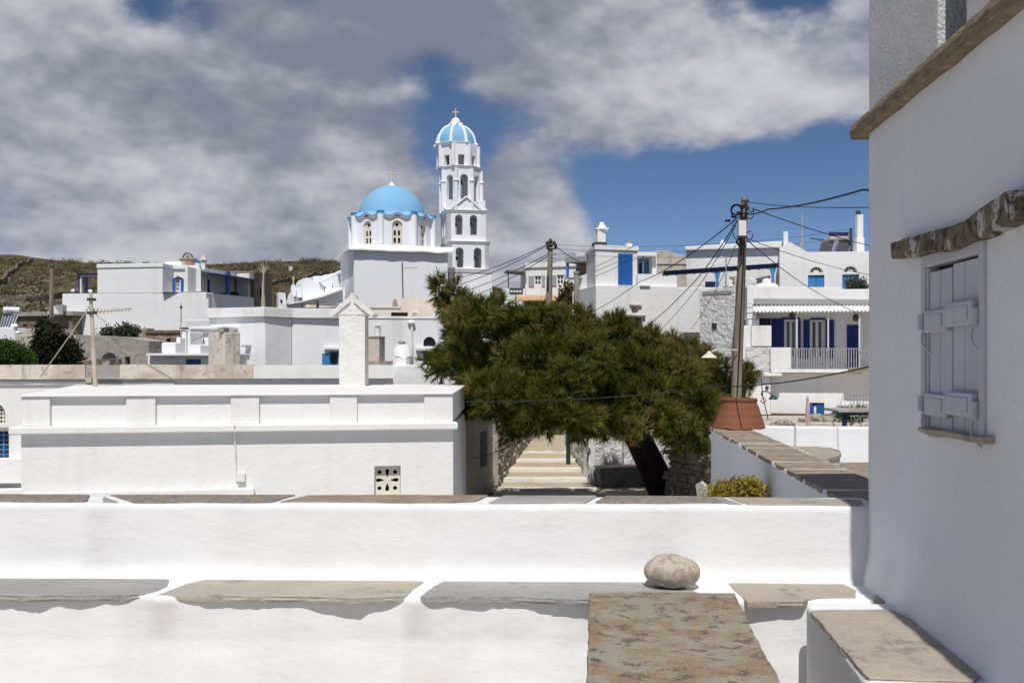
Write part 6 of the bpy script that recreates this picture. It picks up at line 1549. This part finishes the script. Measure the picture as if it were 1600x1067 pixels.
for i in range(26):
    o = bpy.data.objects.new('stone', rnx.choice(SM1)); C.objects.link(o); o.parent = gb_; a = 1262 + i * 3.4; o.location = P(a, 658 - rnx.uniform(0, 7), 24 + rnx.uniform(-.3, .3)) - wpos(gb_); s = rnx.uniform(.08, .18); o.scale = (s * 1.5, s, s); o.rotation_euler = (0, rnx.random(), rnx.random() * 6)
obj('bank', fr(1255, 24.3, 1400, 24.3).pbox(MB(), 1258, 655, 1400, 690, 0, .6), CONC_L, gb_)
for i, (a, b) in enumerate(((1320, 652), (1336, 655), (1346, 650))):
    shrub('garden_plant', ['spiky green garden plant left of the blue table leg', 'green garden plant behind the blue table', 'green garden plant at the right end of the garden bed'][i], 'plant', [cl_(a, b, 7, 6, 22, .5)], 350, .16, .03, BUSHG, 70 + i, P(a, 664, 22), 'garden bed plants', .015, mode='needle', up=1.0)
po = thing('pink_post', 'weathered pinkish wooden post beside the small blue window', 'post', P(1261, 668, 18.6)); obj('post', MB().tube([P(1262, 672, 18.6), P(1261.5, 640, 18.6), P(1262, 620, 18.6)], [.035, .035, .025], 7), WOOD_P, po)
wm = thing('wire_mesh', 'thin wire garden mesh at the right of the garden bed', 'mesh', P(1335, 655, 21))
for i in range(6): obj('wire', MB().tube([P(1330 + i * 5, 660, 21), P(1329 + i * 5, 610, 21)], .006, 4), GALV, wm)
for i in range(5): obj('wire', MB().tube([P(1328, 614 + i * 9, 21), P(1360, 613 + i * 9, 21)], .006, 4), GALV, wm)
tb_ = thing('blue_table', 'weathered garden table with dark blue legs behind the white terrace wall', 'table', P(1345, 672, 16.5))
tbf = fr(1300, 16.2, 1400, 16.2)
for i in range(5): obj('board', tbf.box(MB(), tbf.uz(1311, 640)[0], tbf.uz(1420, 640)[0], .02 + .16 * i, .17 + .16 * i, Z(643.5, 16.4), Z(639.5, 16.4)), CONC, tb_, bevel=.01)
obj('seat_rail', tbf.pbox(MB(), 1304, 643, 1330, 646, .3, .42, ref=.3), BLUE, tb_)
obj('leg', tbf.box(MB(), tbf.uz(1321, 650)[0], tbf.uz(1327, 650)[0], .1, .17, -1.72, Z(643.6, 16.4)), NAVY, tb_); obj('leg', tbf.box(MB(), tbf.uz(1405, 650)[0], tbf.uz(1411, 650)[0], .1, .17, -1.72, Z(643.6, 16.4)), NAVY, tb_)
obj('rail', tbf.pbox(MB(), 1327.2, 645.5, 1404, 649, .1, .16, ref=.1), NAVY, tb_); obj('brace', MB().tube([tbf.at(1328, 664, .3), tbf.at(1345, 650, .3)], .025, 5), PALE_M, tb_)

# ------------------------------------------------------------------ slab-capped wall and white terrace beyond the parapet
A1, A2 = Vector((X(1111, 14.4), 14.4)), Vector((X(1352, 6.55), 6.55))
sw_f = Fr(A1.x, A1.y, A2.x, A2.y)                        # faces left
ZM = -1.0
sc_w = thing('slab_capped_wall', 'white wall with stone slab capping running back to the terracotta pot', 'wall', (2.7, 10.5, -3.2))
capw = .52
vs, fs = [], []; nu_ = 60
for i in range(nu_ + 1):
    u = sw_f.L * i / nu_
    for d, z in ((0, -3.6), (0, -2.4), (0, -1.8), (0, -1.3), (.0, ZM - .06), (-.028, ZM - .03), (-.02, ZM + .0), (capw, ZM + .0), (capw, -3.6)):
        p = sw_f.pt(u, d, z); p += noise.noise_vector(p * 1.3) * .008; vs.append(p)
for i in range(nu_):
    for k in range(8): fs.append((9*i + k, 9*i + k + 1, 9*i + 9 + k + 1, 9*i + 9 + k))
fs += [tuple(range(9)), tuple(range(9*nu_, 9*nu_ + 9))]
obj('plaster_body', MB().add(vs, fs), W_WALL, sc_w, autos=50)
u = .02; i = 0; rn = random.Random(8)
while u < sw_f.L - .1:
    w_ = rn.uniform(.55, .85); e = min(u + w_, sw_f.L)
    ring = []
    for a, b in (((u, -.03), (u, capw - .03)), ((u, capw - .03), (e - .12, capw - .02)), ((e - .12, capw - .02), (e - .12, -.03)), ((e - .12, -.03), (u, -.03))):
        for k in range(9):
            t = k / 9; q = sw_f.pt(a[0] + (b[0] - a[0]) * t, a[1] + (b[1] - a[1]) * t, ZM); q += Vector((noise.noise(q * 7), noise.noise(q * 7 + Vector((5, 0, 0))), 0)) * .014; ring.append(q)
    obj('capping_slab', MB().prism([p - Vector((0, 0, .035)) for p in ring], (0, 0, .045)), SLATE_C, sc_w, bevel=.006)
    u = e; i += 1
tw = thing('white_terrace_wall', 'bright white terrace wall between the terracotta pot and the shaded house', 'wall', P(1275, 690, 14.9))
twf = fr(1166, 14.7, 1420, 14.4)
obj('wall', twf.box(MB(), 0, twf.L, 0, .3, -3.5, ZM + .0).jit(.012, 2), W_NEAR, tw, bevel=.03)
tfl = obj('lower_terrace', MB().plan([(sw_f.pt(.3, capw, 0).x, 14.3), (5.5, 14.3), (5.5, 5.6), (sw_f.pt(sw_f.L, capw, 0).x, 6.6)], -3.4, -1.62), W_NEAR); tag(tfl, 'white lower terrace floor', kind='structure')
rb_ = thing('round_ended_bench', 'low white bench with a round-ended stone top on the lower terrace', 'bench', P(1270, 745, 11))
zb_ = -1.12
oc = [G(a, b, zb_) for a, b in ((1206, 699), (1235, 697.5), (1275, 698), (1300, 700), (1312, 704), (1314.5, 708), (1310, 712), (1295, 715), (1262, 716), (1215, 716))]
obj('stone_top', MB().prism([p - Vector((0, 0, .05)) for p in oc], (0, 0, .055)), SLATE_T, rb_, bevel=.012)
c_ = sum(oc, Vector()) / len(oc)
obj('plaster_base', MB().plan([((p - c_) * .96 + c_).xy[:] for p in oc], -1.66, zb_ - .05), W_NEAR, rb_)
fs_ = thing('stone_paving_slab', 'brown stone slab lying flat beside the shaded house corner', 'slab', G(1335, 740, -1.3))
sl = [G(a, b, -1.32) for a, b in ((1313, 722), (1420, 722), (1420, 750), (1316, 750))]; obj('slab', MB().prism([p - Vector((0, 0, .32)) for p in sl], (0, 0, .32)), SLATE_C, fs_, bevel=.01)

# terracotta pot, upside down
py_ = 14.15; pcx = X(1154, py_); zp0 = ZM + .008; k = py_ / F
pot = thing('terracotta_pot', 'large upturned terracotta pot standing on the slab-capped wall', 'pot', (pcx, py_, zp0))
pr = [(41, 0), (40.6, 1.2), (39, 6), (37, 12.0), (36.8, 12.8), (36.0, 13.4), (33.5, 22), (33.4, 23), (32.6, 23.6), (29.8, 34), (29.6, 35), (28.8, 35.6), (27.6, 40), (27.2, 41.2), (27.8, 42.2), (28.6, 43.5), (28.4, 46.5), (27.6, 47.4), (24, 47.4), (23, 44)]
pm2 = MB().lathe((pcx, py_, zp0), [(r * k, z * k) for r, z in pr], 48)
for v in pm2.v:
    h = (v.z - zp0) / (47 * k)
    if h < .03:
        a = math.atan2(v.x - pcx, py_ - v.y); v.z += max(0, .035 * noise.noise(Vector((a * 2.2, 3, 0))) + .01)
    v.x += .012 * math.sin(h * 3); v.z += .02 * (pcx - v.x) * h
obj('body', pm2, TERRA, pot)
# yellow bush below the capped wall
shrub('yellow_flower_bush', 'yellow flowering bush growing beside the slab-capped wall', 'bush', [cl_(1150, 772, 36, 18, 10.0, .5, 26), cl_(1128, 777, 20, 13, 9.9, .6), cl_(1172, 768, 18, 16, 9.9, .75), cl_(1150, 790, 40, 20, 10.0, .3)], 8000, .042, .024, YELB, 81, P(1150, 860, 10.0), trunk=.03, mode='leaf', inner=.1)

# ------------------------------------------------------------------ stepped alley
al = bpy.data.objects.new('stepped_path', None); C.objects.link(al); al.location = (0.6, 22, -3); tag(al, 'stepped concrete alley with whitewashed step edges', kind='structure')
edges = [(786, 917, 764), (793, 902, 748), (798, 897, 732.5), (806, 893, 718), (812, 888, 706)]
Ys = [22.6, 24.0, 25.4, 26.9, 28.3, 30.4, 34]
def zpath(i): return [-2.96, -2.90, -2.81, -2.72, -2.645, -2.59, -2.5, -2.3][i]
PX = [(772, 935), (786, 917), (793, 902), (798, 897), (806, 893), (813, 890), (835, 890), (850, 900)]
YY = [20.5, 22.6, 24.0, 25.3, 26.7, 28.0, 31.0, 36.0]
YY = [20.2, (-2.90 * -F) / (764 - 560), (2.81 * F) / (748 - 560), (2.72 * F) / (732.5 - 560), (2.645 * F) / (718.5 - 560), (2.59 * F) / (706 - 560), 32.0, 38.0]
for i in range(7):
    y0, y1 = YY[i], YY[i + 1]; z = zpath(i)
    if i < 5: zn = zpath(i)
    a0, b0 = X(PX[i][0], y0), X(PX[i][1], y0); a1, b1 = X(PX[i+1][0], y1), X(PX[i+1][1], y1)
    if i == 6: zt2 = z + .5
    top = [(a0 - .15, y0, z), (b0 + .25, y0, z), (b1 + .25, y1, z + (.02 if i < 5 else .15)), (a1 - .15, y1, z + (.02 if i < 5 else .15))]
    obj('tread', MB().hexa([(x, y, -3.6) for x, y, _ in top], top), PATH, al)
    if 0 < i < 6:
        w_ = .34
        e = [Vector((a0 - .12, y0 - .012, z + .004)), Vector((b0 + .22, y0 - .012, z + .004)), Vector((b0 + .22, y0 + w_, z + .008)), Vector((a0 - .12, y0 + w_, z + .008))]
        n_ = 14; vs = []; fs = []
        for k in range(n_ + 1):
            t = k / n_; p = e[0].lerp(e[1], t); q = e[3].lerp(e[2], t) + Vector((0, .05 * noise.noise(Vector((t * 7, i * 2.3, 0))), 0)); dz = Vector((0, 0, .012 * noise.noise(Vector((t * 5, i * 1.3, 4)))))
            vs += [p - Vector((0, 0, .16)), p + dz, q + dz, q - Vector((0, 0, .02))]
        for k in range(n_):
            for j in range(3): fs.append((4*k + j, 4*k + j + 1, 4*k + 4 + j + 1, 4*k + 4 + j))
        obj('painted_step_edge', MB().add(vs, fs), PATHW, al)
# house along the alley, behind the pilastered house
ah = thing('alley_house', 'shaded brown rendered house along the left side of the stepped alley', 'house', (X(750, 21), 21.5, -3.2))
af = Fr(X(727, 19.92), 19.92, X(770, 22.4), 22.4); nr = af.rect(750, 676, 761.5, 727)
obj('wall', shell(af, [(0, -3.5), (af.L, -3.5), (af.L, af.uz(760, 640)[1]), (0, af.uz(760, 640)[1])], [rectp(*nr)], 2.0, .2), ALLEY, ah)
obj('niche_back', af.box(MB(), nr[0] - .02, nr[1] + .02, .16, .19, nr[2] - .02, nr[3] + .02), BROWN, ah)
af2 = Fr(*(af.pt(af.L, 0, 0).xy), X(779, 22.5), 22.5); obj('corner_pier', MB().plan([(X(769.5, 22.41), 22.41), (X(779, 22.5), 22.5), (X(779, 23.2), 23.2), (X(760, 23.2), 23.2)], -3.5, -.9), CONC_L, ah, bevel=.04)
# left dry-stone wall
dl_ = thing('left_dry_stone_wall', 'dry-stone wall on the left of the stepped alley', 'wall', (X(790, 24), 24, -3.1))
dlf = Fr(X(779.5, 22.7), 22.7, X(832, 31), 31)
obj('core', dlf.box(MB(), 0, dlf.L, .08, .6, -3.3, -1.75), BROWN, dl_)
drystone(dl_, dlf, 0, dlf.L, -3.0, lambda u: -1.6, .13, .36, SM1, 4, -.03)
# right rubble wall, white corner and white wall
drw = thing('whitewashed_rubble_wall', 'rough whitewashed rubble wall on the right of the stepped alley', 'wall', (X(905, 25), 25, -3.1))
drf = Fr(X(884, 29.5), 29.5, X(921, 23.1), 23.1)
nu_, nz_ = 60, 24; vs, fs = [], []
for i in range(nu_ + 1):
    for j in range(nz_ + 1):
        u, z = drf.L * i / nu_, -3.2 + 2.2 * j / nz_; p = Vector((u * 3.4, z * 5.5, 1)); d = .09 * noise.noise(p) + .05 * noise.noise(p * 2.3); vs.append(drf.pt(u, d - .02, z))
for i in range(nu_):
    for j in range(nz_): fs.append((i*(nz_+1) + j, i*(nz_+1) + j + 1, (i+1)*(nz_+1) + j + 1, (i+1)*(nz_+1) + j))
b_ = len(vs); vs += [drf.pt(0, .8, -3.2), drf.pt(drf.L, .8, -3.2), drf.pt(drf.L, .8, -1.0), drf.pt(0, .8, -1.0), drf.pt(0, 0, -1), drf.pt(drf.L, 0, -1)]; fs += [(b_, b_+1, b_+2, b_+3), (b_+3, b_+2, b_+5, b_+4)]
obj('face', MB().add(vs, fs), W_STONE, drw)
wwh = thing('white_yard_wall', 'white plastered yard wall behind the pine trunk', 'wall', (X(990, 23.5), 23.6, -3.1))
wyf = fr(921, 23.2, 1056, 23.6)
obj('wall', wyf.box(MB(), .14, wyf.L, .03, .4, -3.4, -1.3).jit(.02, 1.5), W_STONE, wwh); obj('corner_post', wyf.box(MB(), -.02, .138, -.03, .5, -3.4, -1.2), W_NEAR, wwh, bevel=.03)
obj('drain_pipe', MB().tube([wyf.at(925, 690, -.08), wyf.at(926, 765, -.08)], .035, 7), W_NEAR, wwh)
gbx = thing('grey_block_bench', 'low grey block wall beside the pine trunk, coloured darker for tree shade', 'wall', (X(975, 22.6), 22.8, -3.1))
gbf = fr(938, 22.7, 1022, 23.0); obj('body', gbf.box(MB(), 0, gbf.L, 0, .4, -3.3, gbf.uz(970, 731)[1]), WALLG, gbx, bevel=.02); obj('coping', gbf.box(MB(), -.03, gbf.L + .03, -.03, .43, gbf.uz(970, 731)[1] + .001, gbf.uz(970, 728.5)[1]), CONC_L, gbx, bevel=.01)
gp = thing('green_lamp_post', 'dark green post standing at the right side of the stepped alley', 'post', P(889, 733, 25.6))
obj('post', MB().tube([P(888, 736, 25.5), P(887.5, 650, 25.5)], [.06, .05], 10), GREENP, gp); obj('base', MB().lathe(P(888, 736.5, 25.5), [(.14, 0), (.14, .06), (.08, .1)], 10), GREENP, gp)
# right dry-stone wall beside the capped wall
dr_ = thing('right_dry_stone_wall', 'low dry-stone wall between the pine trunk and the slab-capped wall', 'wall', (X(1085, 20), 20, -3.2))
drf2 = fr(1046, 20.6, 1116, 19.2)
obj('core', drf2.box(MB(), 0, drf2.L, .1, .6, -3.4, drf2.uz(1080, 712)[1]), BROWN, dr_)
drystone(dr_, drf2, 0, drf2.L, -3.1, lambda u: drf2.uz(1080, 706)[1] + .12 * noise.noise(Vector((u * 3, 0, 0))), .11, .26, SM2, 6, -.03)
yl = obj('alley_yard', MB().box(X(915, 21), 3.2, 17.0, 24.5, -3.6, -2.95), PATH); tag(yl, 'yard floor beside the alley', kind='structure')
wsl = thing('slanting_slab', 'pale slab leaning beside the yellow bush', 'slab', P(1100, 775, 13.5)); obj('slab', MB().prism([P(1086, 757, 13.6), P(1095, 752, 13.6), P(1118, 775, 12.9), P(1118, 790, 12.9), P(1092, 790, 13.4)], (.05, .12, 0)), CONC_L, wsl, bevel=.01)

# ------------------------------------------------------------------ pine
pine = thing('pine_tree', 'broad dark green pine with a leaning trunk in the middle', 'tree', P(1038, 776, 21.2))
tp = [P(1050, 800, 21.3), P(1037, 770, 21.2), P(1019, 730, 21.0), P(1003, 695, 20.8), P(985, 660, 20.5), P(960, 625, 20.2), P(930, 590, 20.0)]
obj('trunk', MB().tube(tp, [.34, .31, .29, .27, .24, .20, .14], 16).jit(.05, 2.2), BARK, pine)
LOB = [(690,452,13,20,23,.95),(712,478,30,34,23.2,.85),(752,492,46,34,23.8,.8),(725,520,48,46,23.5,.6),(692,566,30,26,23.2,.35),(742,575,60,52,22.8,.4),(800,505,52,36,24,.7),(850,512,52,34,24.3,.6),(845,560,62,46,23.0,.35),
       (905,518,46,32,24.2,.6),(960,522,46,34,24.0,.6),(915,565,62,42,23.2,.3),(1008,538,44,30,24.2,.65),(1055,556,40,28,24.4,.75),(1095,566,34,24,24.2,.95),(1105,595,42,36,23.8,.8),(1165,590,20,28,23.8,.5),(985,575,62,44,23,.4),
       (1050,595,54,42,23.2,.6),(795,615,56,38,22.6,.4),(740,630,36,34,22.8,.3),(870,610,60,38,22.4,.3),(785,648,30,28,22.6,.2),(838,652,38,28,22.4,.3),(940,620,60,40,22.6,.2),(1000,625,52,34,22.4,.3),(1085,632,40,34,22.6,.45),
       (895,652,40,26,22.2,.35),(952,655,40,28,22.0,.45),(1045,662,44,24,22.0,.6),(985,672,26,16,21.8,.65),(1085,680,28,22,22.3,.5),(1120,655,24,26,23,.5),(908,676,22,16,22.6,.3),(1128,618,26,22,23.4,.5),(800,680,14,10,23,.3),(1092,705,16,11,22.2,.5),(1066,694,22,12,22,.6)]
def tdep(a, Y): return Y - (4.8 if 745 < a < 930 else 3.3 if a <= 745 else 3.2 if a < 1092 else 1.6)
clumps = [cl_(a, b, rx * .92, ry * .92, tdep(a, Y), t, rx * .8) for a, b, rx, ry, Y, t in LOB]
for c in clumps[::1]:
    s = min(tp[4:], key=lambda q: (q - c[0]).length)
    md_ = s.lerp(c[0], .55) + Vector((0, 0, .15)); obj('limb', MB().tube([s, md_, c[0]], [.055, .035, .015], 6), BARK, pine)
# break each lobe into smaller boughs so the outline stays uneven
rn = random.Random(17); boughs = []
for (p, rx, ry, rz, t) in clumps:
    for k in range(7):
        d = Vector((rn.gauss(0, 1), rn.gauss(0, 1), rn.gauss(0, 1))).normalized(); q = p + Vector((d.x * rx, d.y * ry, d.z * rz)) * rn.uniform(.62, 1.0)
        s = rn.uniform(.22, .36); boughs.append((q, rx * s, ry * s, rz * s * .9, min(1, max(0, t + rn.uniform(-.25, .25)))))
    boughs.append((p, rx * .66, ry * .66, rz * .66, 0.0))  # inner fill tinted darkest: the crown's inner shade put into leaf colour
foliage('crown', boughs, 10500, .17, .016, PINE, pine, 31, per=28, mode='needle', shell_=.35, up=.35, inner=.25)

# ------------------------------------------------------------------ main wooden pole with boxes, coils and cables
mp = thing('main_utility_pole', 'tall leaning wooden utility pole with grey meter box and coiled cables', 'utility pole', P(1150, 780, 20), 'utility poles')
obj('pole', MB().tube([P(1146, 790, 20), P(1150, 620, 20), P(1157, 450, 20), P(1163.5, 309, 20)], [.115, .105, .09, .068], 14).jit(.006, 3), WOODP, mp)
mb_ = obj('meter_box', MB().box(X(1152, 19.8), X(1164, 19.8), 19.66, 19.85, Z(370, 19.8), Z(346, 19.8)), PALE_M, mp, bevel=.01)
mb_.data.materials[0] = WHITEP; obj('box_base', MB().box(X(1153, 19.8), X(1163, 19.8), 19.68, 19.84, Z(373, 19.8), Z(370.2, 19.8)), METAL, mb_)
def loop(cx, cy, rx, ry, Y, a0=0, a1=360, n=18): return [P(cx + rx * math.cos(R(a0 + (a1 - a0) * i / n)), cy - ry * math.sin(R(a0 + (a1 - a0) * i / n)), Y + .05 * math.sin(i)) for i in range(n + 1)]
for q, r_ in ((loop(1151, 328, 9, 8, 19.75, -20, 330), .018), (loop(1151, 331, 8, 10, 19.8, 20, 350), .012), (loop(1172, 333, 6, 9, 19.8, 100, 420), .010), (loop(1157, 378, 6, 5, 19.7, 80, 400), .022), (loop(1171, 368, 5, 6.5, 19.8, 60, 380), .010), (loop(1149, 355, 4, 18, 19.7, 60, 300), .008)):
    obj('cable_coil', MB().tube(q, r_, 6), BLACK, mp)
obj('conduit', MB().tube([P(1160, 320, 19.88), P(1159, 345, 19.85), P(1158, 380, 19.85), P(1157.5, 400, 19.85)], .02, 6), BLACK, mp); obj('conduit', MB().tube([P(1166, 315, 19.88), P(1164, 360, 19.86), P(1160, 440, 19.84), P(1152, 620, 19.82)], .012, 6), BLACK, mp)
for i in range(6): obj('cable_joint', MB().ball(P(1135 + i * 4.5, 345 - i * 3.2 + (i % 2) * 3, 19.7), .03, .03, .03, 6, 5), BLACK, mp)
obj('bracket', MB().box(X(1158, 19.9), X(1170, 19.9), 19.86, 19.9, Z(317, 19.9), Z(313, 19.9)), METAL, mp); obj('bracket', MB().box(X(1159, 19.9), X(1170, 19.9), 19.86, 19.9, Z(336, 19.9), Z(333, 19.9)), METAL, mp)
sl_ = thing('street_lamp', 'old cream street lamp with bell shade on a bracket of the main pole', 'street lamp', P(1150, 546, 19.8))
obj('bracket', MB().tube([P(1152, 547, 19.85), P(1125, 546.5, 19.7), P(1116, 547, 19.6), P(1112, 550, 19.6)], .016, 6), CREAMP, sl_); obj('shade', MB().lathe(P(1108, 559, 19.6), [(.16, 0), (.14, .025), (.05, .09), (.025, .13), (0, .14)], 14), CREAMP, sl_)
mpY = 20
CB = [('thick black cable rising from the main pole to the shaded house', [P(1164, 334, 19.9), P(1200, 327, 17.5), P(1349, 296.5, 11), P(1420, 281, 9.5)], 0.04, .013),
      ('thin level cable from the top of the main pole to the right', [P(1168, 316, 19.9), P(1400, 323, 12)], .05, .007),
      ('cable sloping down right from the main pole past the solar heater', [P(1168, 321, 20), P(1178, 327, 21), P(1400, 392, 36)], .10, .012),
      ('thin cable sloping down right to the fanlights', [P(1168, 373, 20), P(1400, 434, 32)], .15, .008),
      ('cable sloping steeply from the main pole to the veranda awning', [P(1167, 375, 20), P(1268, 452, 30), P(1348, 492, 36)], .05, .011),
      ('upper cable slanting left from the main pole toward the blue door', [P(1150, 343, 20), P(1000, 440, 36), P(895, 500, 50)], .15, .013),
      ('paired cable slanting steeply left behind the pine', [P(1152, 345, 20), P(1076, 450, 32), P(998, 518, 46)], .10, .014),
      ('thin cable slanting left beside the paired cable', [P(1150, 352, 20), P(1090, 450, 32), P(1030, 518, 44)], .05, .010),
      ('thin cable dropping left past the roughcast wall', [P(1149, 384, 20), P(1120, 450, 30), P(1080, 515, 38)], .05, .009),
      ('long black cable crossing in front of the pine', [P(729, 628, 15.2), P(1130, 604, 14.5), P(1400, 563, 9)], .06, .008),
      ('taut stay cable along the front of the main pole', [P(1157, 402, 19.7), P(1144, 540, 17.5), P(1128, 650, 15.4), P(1118, 668, 14.6)], 0, .004),
      ('faint wire sagging from the front house across the alley', [P(880, 636, 21), P(810, 690, 20.5), P(735, 716, 20)], .05, .007)]
for lb, q, s, r_ in CB: cable('cable', lb, q, s, r_)
cable('cable', 'thin wire strung between the aerial mast and the stepped white house', [P(120, 566, 34), P(345, 514, 36)], .25, .014, METAL)
